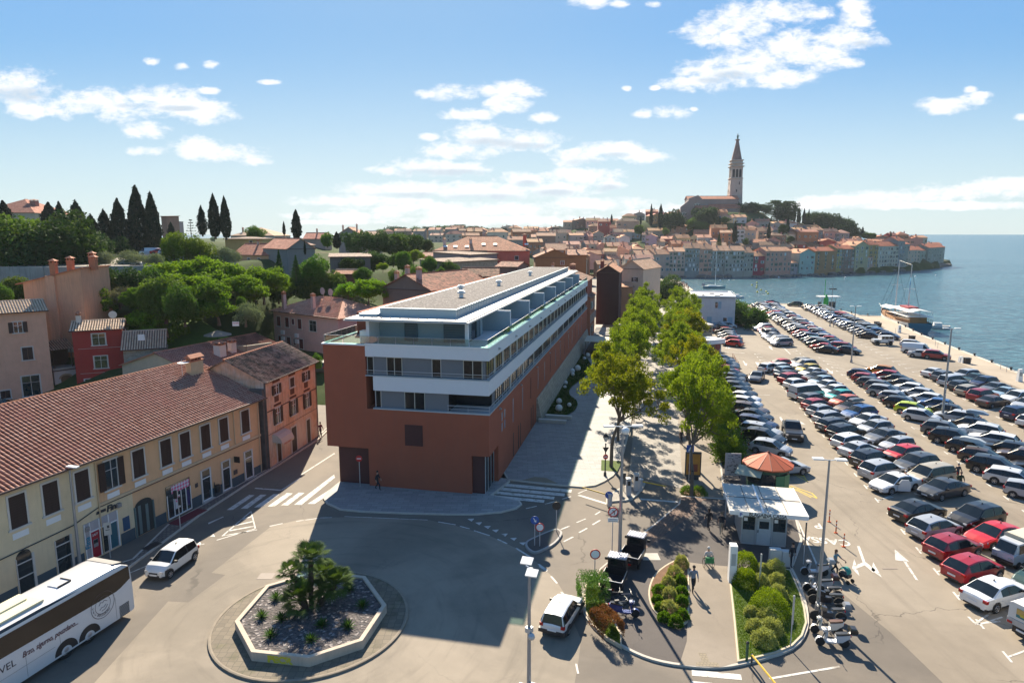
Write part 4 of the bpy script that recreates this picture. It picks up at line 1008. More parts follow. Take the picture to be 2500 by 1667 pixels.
 b=MB();b.box(X(6.75),X(7.3),-.06,-.021,.95,1.95);b.build('blue_cabinet',mat('cabinet_blue',(.012,.07,.16),.5),r)
 for s,z in((3.75,2.25),(6.35,2.9)):
  b=MB();b.box(X(s),X(s)+.3,-.22,-.021,z,z+.3);b.cyl((X(s)+.15,-.24),.1,z+.1,z+.14,10);b.build('alarm_box',mat('grey_box',(.28,.26,.25),.6),r)
 b=MB();b.box(X(18.2),X(18.65),-.06,-.021,1.1,1.5);b.box(X(13.7),X(14.0),-.05,-.021,1.6,1.95);b.build('plaque',mat('plaque',(.07,.06,.06),.5),r)
 b=MB();b.box(X(18.35),X(18.4),-.6,-.021,2.2,2.75);b.build('hanging_sign',M_BLACK,r)
 b=MB();b.tube([(X(-6),-.07,3.1),(X(-2),-.07,2.95),(X(1),-.07,3.0),(X(3),-.07,3.05),(X(4.9),-.07,3.5)],.035,5);b.tube([(X(4.9),-.07,3.5),(X(9.5),-.1,3.5),(X(22),-.1,3.5)],.03,5)
 b.build('cable',M_BLACK,r)
 b=MB()
 for s in(5.0,18.55,21.75):b.tube([(X(s),-.10,7.0),(X(s),-.10,3.8 if s==18.55 else.1)],.045,6)
 b.build('downpipe',mat('ochre_pipe',(.50,.38,.24),.6),r)
 b=MB();b.box(20.9,22.2,5.2,5.9,9.2,10.9);b.box(20.8,22.3,5.1,6.0,10.9,11.0)
 b=MB();xc,yc=35.4,5.4
 b.mat(0).box(xc-.75,xc+.75,yc-.3,yc+.3,9.0,10.6);b.mat(1).box(xc-.82,xc+.82,yc-.37,yc+.37,10.6,10.7)
 for k in range(4):b.box(xc-.7+k*.4,xc-.6+k*.4,yc-.25,yc+.25,10.7,10.95)
 b.ring([[(xc-.85,yc-.42,10.95),(xc+.85,yc-.42,10.95),(xc+.85,yc+.42,10.95),(xc-.85,yc+.42,10.95)],[(xc-.8,yc-.03,11.25),(xc+.8,yc-.03,11.25),(xc+.8,yc+.03,11.25),(xc-.8,yc+.03,11.25)]])
 b.build('chimney',[mat('yellow_chimney',(.50,.40,.24),.85,var=.2),M_CLAY],r)
 b=MB();b.tube([(34.0,5.5,9.3),(34.0,5.5,10.9)],.03,6);b.lathe((34.0,5.3,10.6),[(.02,0),(.35,.03),(.5,.1)],16);o=b.build('satellite_dish',M_LGREY,r)
 return r
ochre_block()
def stucco_block():
 A,B=(-23.024,60.268),(-21.292,70.474)
 r=house('weathered orange stone house with brown shutters and a mossy roof, beside the ochre block',A,B,7.6,8.5,0,(.62,.38,.25),'gx',1.9,TILE_OLD,(1,1,1),over=.3,name='stone_house',cat='house',corr=True,wmat=mat('weathered_ashlar',rough=.9,var=.42,scale=1.6,objcol=True,streak=.55,dirt=(.66,.52,.43),dscale=.28,dth=(.42,.62),bump=.3))
 for s in(1.62,4.7,7.65):
  add_window(r,s,6.85,.82,.92,'open' if s!=4.7 else 'shut',True,'brown');add_window(r,s,3.95,.85,1.5,'open',True,'brown')
  b=MB();b.box(s,s+.75,-.04,0,6.1,6.72);b.box(s-.2,s+1.1,-.05,0,5.7,5.9);b.box(s-.2,s+1.1,-.05,0,8.0,8.2);b.build('blind_panel',mat('dark_panel',(.10,.035,.02),.8,var=.3),r)
 for s,w,h in((1.6,.7,2.0),(4.45,1.0,2.7),(7.7,.75,2.6)):
  d=MB();d.box(s-.14,s,-.05,0,0,h+.14);d.box(s+w,s+w+.14,-.05,0,0,h+.14);d.box(s,s+w,-.05,0,h,h+.14);o=d.build('door',M_TRIM,r)
  d=MB();d.box(s,s+w,-.02,-.002,0,h);d.build('door_leaf',M_WOODD,o)
 b=MB();n=9;x0,x1=.85,3.1
 pts=[(0,3.15),(-.45,3.05),(-.8,2.75),(-1.0,2.3)]
 b.ring([[(x,y-.02,z) for y,z in pts]+[(x,-1.0,2.05)] for x in(x0,x1)],caps=False,closed=False);b.poly([(x0,y,z) for y,z in pts]+[(x0,0,2.35)]);b.poly([(x1,y,z) for y,z in pts]+[(x1,0,2.35)])
 aw=b.build('awning',mat('cream_canvas',(.55,.45,.38),.85,var=.1),r)
 text('lettering','POSLOVNICA',.22,M_REDP,aw,(x0+.3,-1.03,2.1),(R(90),0,0),.004)
 b=MB();b.box(-.45,0,.0,7.5,-1,7.8);b.box(-.15,-.02,-.12,.0,0,8.4);b.build('soot_stained_gable',mat('soot_stained_wall',(.10,.085,.08),.95,var=.5,scale=1.0,dirt=(.22,.18,.16),dscale=.5),r)
 b=MB();b.box(-1.5,-.5,1.0,6,-1,2.4);b.build('passage_door',mat('dark_maroon',(.05,.012,.012),.8),r)
 b=MB();b.box(0,10.35,-.04,0,5.45,5.55);b.tube([(0,-.06,3.3),(10.3,-.06,3.3)],.02,5);b.tube([(10.2,-.08,8.3),(10.2,-.08,.1)],.05,6);b.build('string_course',mat('dark_pipe',(.09,.05,.04),.6),r)
 return r
stucco_block()
_h=lambda z,*a:[G(u,v,z) for u,v in a]
def hz_house(label,u0,v0,u1,v1,ze,zb,depth,*a,**k):
 """eave corners seen at (u0, v0) and (u1, v1) at height ze; ground at zb"""
 return house(label,G(u0,v0,ze),G(u1,v1,ze),depth,ze-zb,zb,*a,**k)
A=Vector(G(0,763.6,12.4));B=Vector(G(110,756.5,12.4));D_=(B-A).normalized()
A2=B-D_*10.5
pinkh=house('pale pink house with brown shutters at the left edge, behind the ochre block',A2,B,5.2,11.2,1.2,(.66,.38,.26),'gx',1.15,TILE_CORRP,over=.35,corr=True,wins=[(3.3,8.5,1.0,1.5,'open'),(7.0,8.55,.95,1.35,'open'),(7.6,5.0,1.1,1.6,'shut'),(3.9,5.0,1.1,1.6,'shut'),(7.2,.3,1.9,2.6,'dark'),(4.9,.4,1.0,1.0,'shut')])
A=Vector(G(174.5,807,9.6));B=Vector(G(297,801,9.6))
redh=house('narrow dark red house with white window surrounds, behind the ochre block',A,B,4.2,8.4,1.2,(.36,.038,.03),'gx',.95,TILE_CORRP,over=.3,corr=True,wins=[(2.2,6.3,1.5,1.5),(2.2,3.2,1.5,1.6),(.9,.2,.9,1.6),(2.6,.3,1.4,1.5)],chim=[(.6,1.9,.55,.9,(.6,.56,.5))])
b=MB();b.tube([(.5,-.04,5.9),(5.6,-.04,5.9)],.02,5);b.tube([(.5,-.04,2.6),(5.6,-.04,2.6)],.02,5);b.build('tie_bar',M_TRIM,redh)
b=MB();b.tube([(4.6,2.0,9.3),(4.6,2.0,10.2)],.03,6);b.ring([[(4.6+r_*cos(a),1.75-dy,10.1+r_*sin(a)) for a in[2*pi*k/16 for k in range(16)]] for r_,dy in((.05,0),(.35,.04),(.5,.14))]);b.build('satellite_dish',M_LGREY,redh)
b=MB();b.tube([(6.1,-.08,8.3),(6.1,-.08,0)],.05,6);b.build('downpipe',mat('pale_pipe',(.45,.38,.33),.6),redh)
M_RUBBLE=brick_mat('rubble_wall',(.42,.36,.28),(.27,.225,.17),(.40,.34,.27),w=.42,h=.2,msize=.03,plane='wall',var=.42,bump=.9)
A=Vector(G(300,853,7.2));B=Vector(G(401,847,7.2))
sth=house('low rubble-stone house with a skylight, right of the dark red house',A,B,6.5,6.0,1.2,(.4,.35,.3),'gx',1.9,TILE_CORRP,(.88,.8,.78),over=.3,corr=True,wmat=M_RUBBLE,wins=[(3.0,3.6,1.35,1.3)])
b=MB();b.box(1.7,2.5,1.1,1.15,6.9,7.7);o=b.build('skylight',M_WPAINT,sth);o.rotation_euler=(R(0),0,0)
A=Vector(G(128,880,5.6));B=Vector(G(184,873,5.6))
lg=house('small white arched house under a roofed loggia, squeezed beside the dark red house',A,B,3.0,3.3,1.0,(.5,.48,.47),'flat',name='arch_house')
b=MB();Lw=(B-A).length
b.mat(0).box(0,Lw,2.6,2.9,3.44,6.6);b.mat(1).tube([(.2,.1,3.4),(.2,.1,5.9)],.07,6);b.tube([(Lw-.4,.1,3.4),(Lw-.4,.1,5.9)],.07,6)
b.build('loggia',[mat('loggia_dark',(.05,.03,.025),.8,var=.3),M_WOODD],lg)
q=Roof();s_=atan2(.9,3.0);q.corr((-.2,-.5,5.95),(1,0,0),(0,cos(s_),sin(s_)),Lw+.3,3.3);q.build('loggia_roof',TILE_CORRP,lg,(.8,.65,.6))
b=MB();n=10;b.poly([(Lw/2-.6,-.03,0),(Lw/2+.6,-.03,0)]+[(Lw/2+.6*cos(pi*k/n),-.03,2.0+.45*sin(pi*k/n)) for k in range(n+1)]);b.build('arched_door',mat('brown_door',(.16,.10,.05),.7,var=.3),lg)
b=MB();b.ring([[(Lw/2+r_*cos(pi*k/n),-.06,2.0+(r_*.78)*sin(pi*k/n)) for k in range(n+1)] for r_ in(.6,.85)],caps=False,closed=False);b.build('brick_arch',mat('brick_arch',(.32,.24,.16),.9,var=.3,scale=6),lg)
def tall_pink():
 Y=90.0
 x0,x1=XAT(Y,57,700),XAT(Y,196,700);zl,zr=ZAT(Y,690),ZAT(Y,655)
 r=thing('house','tall pink-orange house with a blank stained wall and four chimneys','house',(x0,Y,1.0),R(3))
 L=x1-x0;hl,hr=zl-1,zr-1
 b=MB();b.ring([[(0,y,-3),(L,y,-3),(L,y,hr),(0,y,hl)] for y in(0,7)]);b.build('wall',mat('stained_pink_render',(.60,.31,.19),.9,var=.14,scale=.6,streak=.35),r)
 b=MB();b.box(3.1,4.3,-.3,0,-1,hl+.9);b.build('flue',mat('pink_flue',(.62,.33,.21),.9,var=.1,streak=.3),r)
 q=Roof();s=atan2(hr-hl,L);V=Vector((cos(s),0,sin(s)));q.plane(Vector((0,7.2,hl+.05))-V*.9,(0,-1,0),V,7.5,hypot(L,hr-hl)+1.2);rf=q.build('roof',TILE_WARM,r,(1.0,.8,.75))
 for cx_,cy_,ch in((4.0,.4,1.5),(5.2,2.2,1.5),(7.2,4.0,1.6),(8.2,2.5,.9)):
  b=MB();zb=hl+(hr-hl)*cx_/L;b.mat(0).box(cx_-.35,cx_+.35,cy_-.35,cy_+.35,zb-.5,zb+ch);b.mat(1).box(cx_-.42,cx_+.42,cy_-.42,cy_+.42,zb+ch,zb+ch+.08)
  for dx in(-.28,.28):
   for dy in(-.28,.28):b.box(cx_+dx-.06,cx_+dx+.06,cy_+dy-.06,cy_+dy+.06,zb+ch+.08,zb+ch+.4)
  b.ring([[(cx_-.5,cy_-.5,zb+ch+.4),(cx_+.5,cy_-.5,zb+ch+.4),(cx_+.5,cy_+.5,zb+ch+.4),(cx_-.5,cy_+.5,zb+ch+.4)],[(cx_-.02,cy_-.02,zb+ch+.7),(cx_+.02,cy_-.02,zb+ch+.7),(cx_+.02,cy_+.02,zb+ch+.7),(cx_-.02,cy_+.02,zb+ch+.7)]])
  b.build('chimney',[M_CLAY,M_CLAY],rf)
 b=MB();b.box(L-2.6,L-1.6,-.45,-.05,5.0,5.7);b.build('air_conditioner',M_WPAINT,r)
tall_pink()
A=Vector(G(440,858,6.0));B=Vector(G(500,893,6.0))
lowh=house('low building with a ribbed brown-red roof between the lawn and ochre block',(-39.5,80.5),(-33.3,97),12,4.3,1.0,(.48,.40,.30),'gx',1.9,TILE_CORR,(1.1,1.0,1.0),over=.3,corr=True,chim=[(6.6,2.0,1.1,1.5,(.6,.52,.46)),(9,2.2,.8,1.4,(.55,.48,.42))])
A=Vector(G(667,757,9.2));B=Vector(G(825,775.6,9.2));L_=(B-A).length
dish=house('pink two-storey house with dark red shutters and two satellite dishes on its hipped roof',A,B,11.0,7.2,2.0,(.62,.40,.35),'hip',2.2,TILE_CORR,(1.5,1.5,1.45),over=.5,corr=True,shut='red',wins=[(1.0,4.6,.95,1.6,'shut','red'),(3.4,4.6,.95,1.6,'shut','red'),(5.3,5.2,.55,.9,'shut','red'),(6.9,4.6,.95,1.6,'shut','red'),(10.0,4.5,1.8,1.7,'dark'),(1.2,1.3,.95,1.6,'shut','red'),(3.6,1.3,.95,1.6,'shut','red'),(5.5,1.8,.55,.95,'shut','red'),(7.1,1.3,.95,1.6,'shut','red')],chim=[(2.4,.6,.55,1.9,(.55,.38,.34)),(9.2,1.5,.55,1.9,(.55,.38,.34)),(7.5,4.5,.7,.6,(.55,.3,.24))])
for k,(x,y,z) in enumerate(((8.2,4.3,10.6),(10.2,4.4,10.5))):
 b=MB();b.ring([[(x+r_*cos(a),y-dy,z+r_*sin(a)) for a in[2*pi*k/18 for k in range(18)]] for r_,dy in((.05,0),(.5,.05),(.62,.16))]);b.tube([(x,y,z-2),(x,y+.05,z)],.04,5);b.build('satellite_dish',mat('pink_dish',(.5,.38,.36),.6),dish)
for x,z in((2.3,3.3),(2.3,2.2),(6.2,3.1),(6.2,2.1)):
 b=MB();b.box(x,x+.8,-.35,-.03,z,z+.65);b.build('air_conditioner',M_WPAINT,dish)
hz_house('pink hipped-roof wing right behind the satellite-dish house',832,774,905,760,8.6,2.0,8,(.5,.33,.3),'hip',2.0,TILE_WARM,(1.0,.82,.8),over=.4)
# --------- middle distance
def mid(label,u0,u1,Y,ve,vb,depth,col,roof,rise,rm=None,rcol=(1,1,1),dy=0.0,**k):
 """eave seen at ve, ground at vb, both for distance Y at the left corner (right corner at Y+dy)"""
 zb=ZAT(Y,vb);ze=ZAT(Y,ve)
 return house(label,(XAT(Y,u0,ve),Y),(XAT(Y+dy,u1,ve),Y+dy),depth,ze-zb,zb,col,roof,rise,rm,rcol,**k)
mid('low orange-walled house with a long red roof on the green slope',568,701,165,621,646,9,(.52,.33,.19),'gx',2.6,TILE_WARM,(1.0,.75,.7),dy=-8,wins=[(1.2,.9,.8,.8,'dark'),(5.0,.9,.8,.8,'dark'),(8.4,.9,.8,.8,'dark')],chim=[(4.5,4,.4,.8)])
mid('flat-roofed yellow house above the long red roof',549,640,186,583,606,9,(.50,.36,.16),'hip',.5,TILE_OLD,(1,1,1),wins=[(6.8,1.0,.7,1.0,'shut')])
mid('house under a broad brown tiled roof, behind the long red roof',618,735,200,599,615,14,(.4,.3,.22),'hip',2.3,TILE_OLD,(1.2,1.0,.95),chim=[(2,4,.5,.9)])
mid('grey rendered gable house with bright red tiles',701,768,150,607,652,16,(.22,.215,.21),'gy',2.2,TILE_WARM,(1.15,1.0,1.0),dy=4,side=(1,3,1,.8,'shut','white'),chim=[(5.2,4.5,.7,.5,(.5,.48,.46))])
mid('dark grey stained shed-like house with one white shutter',805,904,140,627,675,10,(.15,.145,.14),'shed',.4,TILE_OLD,dy=2,wins=[(4.2,.8,1.0,1.7,'shut','white')])
mid('open garden shelter with a small orange tiled roof',820,873,128,668,690,3.5,(.13,.05,.04),'gx',.7,TILE_PALE,(1.1,.8,.7))
mid('long pale roofed warehouse on the left skyline',563,668,265,575,600,20,(.42,.36,.32),'hip',3.0,TILE_PALE,(.8,.8,.8),chim=[(3,5,.6,1.5),(8,5,.5,2)])
mid('red-roofed house behind the lone cypress',741,792,250,583,600,10,(.4,.3,.25),'gx',2.2,TILE_WARM,(1.1,.75,.75),chim=[(4,4,.5,1.5)])
mid('grey gabled house with three chimneys on the skyline',826,876,240,571,600,10,(.28,.27,.25),'gy',2.3,TILE_WARM,chim=[(1,3,.5,2),(6,3,.5,2.2),(7,5,.6,1)])
mid('pale tiled house on the skyline right of the grey gable',888,922,250,575,600,8,(.45,.36,.28),'gx',1.6,TILE_PALE)
b1=mid('brownish stained gable house close behind the long building, with tall chimneys',934,1052,112,702,790,18,(.21,.15,.12),'gy',2.3,TILE_OLD,(1.35,.85,.7),dy=-5,chim=[(1.5,2,.6,1.6,(.4,.32,.28)),(3.4,2.5,.6,1.7,(.4,.34,.3)),(6.6,1.5,.7,1.5,(.42,.33,.3))],corr=False)
mid('low tiled lean-to roofs beside the gravel roof',1085,1150,130,690,740,6,(.3,.22,.17),'gx',1.4,TILE_OLD,(1.4,1.0,.8),dy=-3)
mid('mossy tiled roof left of the gravel roof',1130,1215,145,674,740,8,(.25,.2,.17),'gx',1.6,TILE_OLD,(1.3,1.0,.8))
rr=mid('large coral-red and grey house with a long hipped tile roof and skylights',1057,1293,200,612,668,20,(.70,.15,.10),'hip',4.2,TILE_WARM,(1.15,1.0,.85),wins=[(24.5,4.2,1.0,1.0,'shut')],chim=[(3,5,.9,1.5,(.5,.44,.4)),(11,5,.8,1.5,(.5,.44,.4)),(27.5,7,1.0,2.8,(.4,.08,.06))])
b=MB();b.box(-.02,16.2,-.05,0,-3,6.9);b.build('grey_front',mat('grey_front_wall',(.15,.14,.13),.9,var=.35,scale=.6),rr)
for x in(3.5,6.5,10,15,18.5,28):b=MB();s=atan2(4.2,10);b.rbox((x,2.4+(x>12)*1.5,7.0+1.05+(x>12)*.65),(.55,.5,.05),0,(s,'X'));b.build('skylight',M_WPAINT,rr)
for x,z,w,h in((3.5,4.9,1.1,1.2),(12.2,4.9,1.1,1.2),(4.0,.9,1.4,2.0)):add_window(rr,x,z,w,h,'dark',True,y=-.05)
mid('long pinkish-grey wall of a house stepping up to the right',1146,1214,184,622,670,12,(.30,.24,.235),'shed',.6,TILE_OLD,dy=14)
mid('rough stone-walled house below the coral-red house',1092,1215,165,640,700,9,(.2,.17,.15),'shed',.5,TILE_OLD,dy=18,wmat=M_RUBBLE)
mid('small dark house with a tiled roof beside the coral-red house',1212,1262,160,650,700,8,(.13,.11,.10),'gx',1.0,TILE_OLD,(1.3,.9,.8),dy=-2,wins=[(.6,2.2,1.1,.9,'dark')])
mid('pink lean-to house at the left end of the coral-red house',1032,1060,195,625,650,6,(.55,.2,.15),'gx',1.0,TILE_WARM)
mid('brown-orange gable house behind the far end of the gravel roof',1307,1400,190,628,680,14,(.32,.15,.065),'gy',2.2,TILE_OLD,(1.5,1.1,.9),wins=[(7.2,4.0,1.0,1.0,'dark')],chim=[(3,2,.5,1.0),(9,3,.5,1.2)])
mid('stepped brown-orange house right of the gable house',1385,1432,200,622,680,12,(.34,.16,.07),'gx',1.5,TILE_OLD,(1.6,1.2,1.0),chim=[(3,3,.5,1.2)])
mid('grey gabled house with twin white windows',1335,1382,230,610,640,10,(.27,.27,.27),'gx',2.2,TILE_PALE,(.9,.8,.75),wins=[(4.2,2.0,.6,.9,'shut','white'),(5.2,2.0,.6,.9,'shut','white')])
house('narrow terracotta-red house joined to the far end of the long building',W(-13,83.6),W(-.4,83.6),14,12.6,0,(.36,.085,.055),'gy',2.2,TILE_OLD,(1.0,.8,.7),chim=[(9.5,3,1.0,1.8,(.2,.08,.06)),(5,5,.5,1.2)])
house('tall narrow ochre house with green shutters after the long building',W(-1.5,98.0),W(1.0,84.8),5,11.8,0,(.45,.27,.13),'gx',1.2,TILE_OLD,(1.3,1,.9)) if False else None
e1=house('yellow and red three-storey house beside the restaurant awnings',W(.3,86.5),W(.3,97.5),10,9.0,0,(.42,.17,.10),'gx',1.6,TILE_OLD,(1.3,1,.9),auto=(4,3,1.0,.9,1.4),shut='green')
dk=mid('dark brick-red gable house with cream verges',1457,1512,150,664,760,16,(.075,.028,.022),'gy',1.6,TILE_PALE,(.95,.75,.65),dy=-1,chim=[(1.0,3,.8,1.6,(.14,.05,.04))])
mid('beige gable house with dark shutters',1512,1571,172,655,745,16,(.55,.40,.30),'gy',2.2,TILE_PALE,(1.05,1.0,.95),dy=-3,wins=[(3.8,6.2,.8,1.1,'open'),(2.5,2.5,.9,1.4,'open')],chim=[(1.5,4,.45,1.2),(.4,6,.4,1)])
mid('low orange-walled annexe below the beige gable house',1512,1545,165,700,760,7,(.45,.22,.13),'shed',.8,TILE_PALE,(.95,.75,.65))
mid('big red-roofed villa with a square chimney at the top left',-60,84,235,519,580,22,(.5,.40,.3),'hip',5.0,TILE_WARM,(.85,.62,.6),chim=[(14.5,9,2.0,2.4,(.38,.17,.13))])
mid('narrow reddish tower house right of the twin cypresses',393,406,215,528,590,8,(.38,.2,.14),'shed',.3,TILE_OLD)
mid('small pale block beside the reddish tower house',406,418,220,541,590,8,(.45,.35,.32),'flat',.3)
mid('brown-roofed low shelter behind the white van',305,375,178,600,610,8,(.10,.04,.03),'hip',1.2,TILE_OLD,(.8,.5,.5))
# --------- OLD TOWN
def ray_ground(u,v,y0=372,y1=640,zoff=0.0):
 Y=y0
 while Y<y1:
  x=XAT(Y,u,v)
  if ZAT(Y,v)<=max(HZ(x,Y),1.0)+zoff:return Y
  Y+=2.0
 return None
PALETTE={'stone grey':(.35,.32,.28),'beige':(.50,.39,.29),'grey':(.27,.26,.25),'ochre':(.42,.29,.12),'pink':(.54,.30,.25),'red':(.34,.075,.065),'cream':(.56,.48,.37),'yellow':(.50,.41,.24),'orange':(.40,.19,.10),'pale blue':(.36,.41,.42),'white':(.52,.50,.48),'salmon':(.55,.31,.22),'lilac':(.42,.32,.38),'brown':(.24,.16,.12),'pale green':(.42,.42,.32),'crimson':(.36,.05,.07),'teal grey':(.26,.29,.28)}
ORD=['first','second','third','fourth','fifth','sixth','seventh','eighth','ninth','tenth','eleventh','twelfth','thirteenth','fourteenth','fifteenth','sixteenth','seventeenth','eighteenth','nineteenth','twentieth']
def ordn(i):
 if i<20:return ORD[i]
 t={2:'twenty',3:'thirty',4:'forty',5:'fifty',6:'sixty',7:'seventy',8:'eighty',9:'ninety'}[(i+1)//10%10 or 1] if(i+1)<100 else 'hundred'
 if(i+1)%10==0:return{20:'twentieth',30:'thirtieth',40:'fortieth',50:'fiftieth',60:'sixtieth',70:'seventieth',80:'eightieth',90:'ninetieth'}[i+1]
 return t+'-'+ORD[(i+1)%10-1]
RN=random.Random(77)
SH=['green','brown','grey','blue','white','brown','green']
wf=[(1556,1598,623,'stone grey',3,4,'gx',0),(1598,1634,621,'beige',3,3,'gx',1),(1633,1671,614,'beige',5,4,'gx',0),(1671,1706,606,'grey',5,4,'gx',1),(1706,1738,608,'salmon',5,3,'gx',1),(1731,1768,612,'grey',5,4,'gx',0),(1768,1815,612,'stone grey',5,5,'gx',0),(1815,1838,617,'stone grey',4,3,'gx',1),(1838,1867,625,'crimson',4,2,'gx',1),(1867,1930,613,'salmon',4,6,'gx',1),(1930,1948,642,'stone grey',2,2,'gx',0),(1950,1987,618,'pale blue',3,3,'gy',1),(1988,2040,613,'orange',5,3,'gx',2),(2040,2053,607,'ochre',5,2,'gx',2),(2053,2085,608,'brown',5,4,'gx',2),(2085,2117,600,'yellow',6,3,'gy',1),(2115,2130,628,'pink',3,2,'shed',2),(2118,2140,598,'ochre',5,2,'gx',2),(2137,2190,601,'cream',5,8,'gx',2),(2188,2206,588,'grey',6,3,'gx',2),(2204,2218,596,'grey',5,2,'gx',2),(2215,2243,611,'beige',4,4,'gx',2),(2240,2275,612,'stone grey',4,5,'gx',2),(2262,2304,605,'grey',5,6,'gx',2)]
WL_=[(1556,680),(1640,677),(1700,677),(1800,677),(1900,676),(2000,672),(2100,667),(2200,662),(2262,656),(2310,650)]
def wl(u):return float(np.interp(u,[p[0] for p in WL_],[p[1] for p in WL_]))
rc=[(1.15,1.0,.9),(1.0,.8,.68),(1.0,.62,.5)]
for i,(u0,u1,ve,cn,st,nc,rk,rt) in enumerate(wf):
 A=G(u0,wl(u0)-1.5,-1.5);B=G(u1,wl(u1)-1.5,-1.5)
 if i==0:A=(A[0],A[1]+1)
 ze=ZAT(A[1],ve)
 l='%s %s-storey waterfront house of the old town, %s from the left'%(cn,['','one','two','three','four','five','six'][st],ordn(i))
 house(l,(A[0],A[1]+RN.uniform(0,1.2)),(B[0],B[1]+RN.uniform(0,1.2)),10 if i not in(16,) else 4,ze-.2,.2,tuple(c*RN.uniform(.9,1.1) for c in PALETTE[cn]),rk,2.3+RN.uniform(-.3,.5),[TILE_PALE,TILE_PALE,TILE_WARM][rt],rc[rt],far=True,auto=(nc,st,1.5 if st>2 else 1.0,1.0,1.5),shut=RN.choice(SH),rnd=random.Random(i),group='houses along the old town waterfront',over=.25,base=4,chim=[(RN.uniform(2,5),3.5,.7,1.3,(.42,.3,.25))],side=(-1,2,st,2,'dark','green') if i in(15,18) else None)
b=MB();rr_=random.Random(3)
M_ROCK=mat('shore_rock',(.17,.15,.13),.9,var=.5,scale=.5,bump=.8,bscale=1.5)
pts=[(u,wl(u)) for u in range(1560,2320,5)]
for u,v in pts:
 x,y=G(u,v,-1.6);
 if u>2170 or rr_.random()<.35:b.ball((x,y+1.2,-1.4),rr_.uniform(1.0,2.2),7,(rr_.uniform(1,1.8),1.0,rr_.uniform(.4,.9 if u<2200 else 1.5)))
for k in range(26):x,y=G(2262+k*2.1,655-k*.25,-1.6);b.ball((x,y,-1.3),rr_.uniform(1.5,3.2),7,(1.5,1.2,rr_.uniform(.5,.9)))
o=b.build('shore_rocks',M_ROCK);tag(o,'dark rocks at the foot of the old town houses and out to the point','rocks')
hh=[(1440,1560,600,607,'pink','gx',0,8,1),(1502,1562,611,623,'red','gx',0,8,1),(1400,1472,600,610,'cream','gx',0,4,1),(1427,1472,620,645,'red','gx',0,6,2),(1472,1502,614,645,'beige','gx',0,3,2),(1485,1513,632,652,'white','gx',0,3,1),(1513,1557,630,650,'pink','gx',0,4,2),(1405,1426,580,590,'brown','gx',1,2,1),(1512,1538,580,597,'white','gy',0,2,1),(1541,1561,567,582,'pale blue','gx',1,2,1),(1520,1542,566,586,'white','gx',0,2,1),(1505,1560,540,565,'beige','hip',1,4,2),(1466,1518,556,572,'pink','gx',2,3,1),(1460,1488,541,553,'red','gx',1,2,1),(1438,1470,552,566,'brown','hip',1,2,1),(1408,1440,570,586,'grey','gx',1,3,1),(1444,1486,573,588,'grey','gy',1,2,1),(1583,1620,563,580,'beige','gx',1,3,1),(1575,1600,577,602,'lilac','gy',0,3,2),(1613,1640,583,597,'red','gx',0,3,1),(1600,1625,590,606,'cream','gx',0,2,1),(1640,1698,553,575,'salmon','gx',0,4,2),(1652,1685,581,603,'yellow','gx',0,5,2),(1684,1702,579,602,'yellow','gy',0,2,2),(1702,1734,580,604,'pale blue','gx',0,3,2),(1695,1735,568,580,'salmon','gx',2,3,1),(1640,1666,575,586,'pink','hip',0,3,1),(1735,1772,557,590,'orange','gx',2,3,2),(1757,1785,568,597,'orange','gx',1,2,3),(1735,1765,589,603,'white','shed',0,4,1),(1795,1815,560,592,'white','gx',1,3,3),(1790,1840,600,610,'cream','gx',1,4,1),(1812,1842,562,590,'beige','gx',2,3,2),(1761,1795,532,541,'yellow','gx',0,4,1),(1790,1822,530,545,'pale blue','gx',0,2,1),(1752,1775,518,535,'salmon','gx',2,2,1),(1820,1850,546,563,'pink','gy',2,2,1),(1845,1876,540,555,'stone grey','gx',2,3,1),(1832,1868,557,580,'brown','gx',1,3,2),(1826,1845,566,585,'pale blue','gx',2,2,1),(1880,1912,548,570,'stone grey','gy',1,2,1),(1880,1920,575,598,'brown','hip',1,3,2),(1925,1952,571,588,'cream','gx',1,5,1),(1945,2000,566,598,'orange','gx',2,4,2),(1905,1945,545,560,'white','gx',2,3,1),(1940,1958,553,565,'white','gx',2,2,1),(1970,2002,554,565,'white','gx',2,3,1),(1838,1878,592,606,'grey','gx',2,3,1),(1855,1900,598,610,'stone grey','gx',1,3,1),(1870,1905,587,600,'pink','gy',1,2,1),(1930,1970,597,607,'red','gx',2,5,1),(1970,2015,600,610,'brown','gx',1,4,1),(1895,1935,603,612,'pink','gx',1,3,1),(2000,2040,590,606,'red','gy',2,3,1),(2010,2038,588,598,'cream','hip',2,3,1),(2030,2068,596,606,'salmon','gx',2,3,1),(2060,2092,590,602,'pink','gx',2,3,1),(2085,2105,585,596,'cream','gy',2,2,1),(2120,2165,589,601,'red','gx',2,4,1),(2130,2175,580,592,'brown','gy',2,3,1),(2165,2220,582,596,'salmon','gx',2,5,1),(2190,2216,573,585,'orange','hip',2,3,1),(2218,2248,583,607,'pink','gy',2,2,2),(2235,2266,580,604,'pale green','gx',1,4,2),(2175,2196,575,590,'crimson','gx',2,2,1),(2262,2300,597,612,'red','gx',2,3,1)]
items=[]
for h_ in hh:
 u0,u1,ve,vb=h_[:4];Y=ray_ground((u0+u1)/2,vb+2,376) or 520
 items.append((Y,)+h_)
fr=random.Random(12)
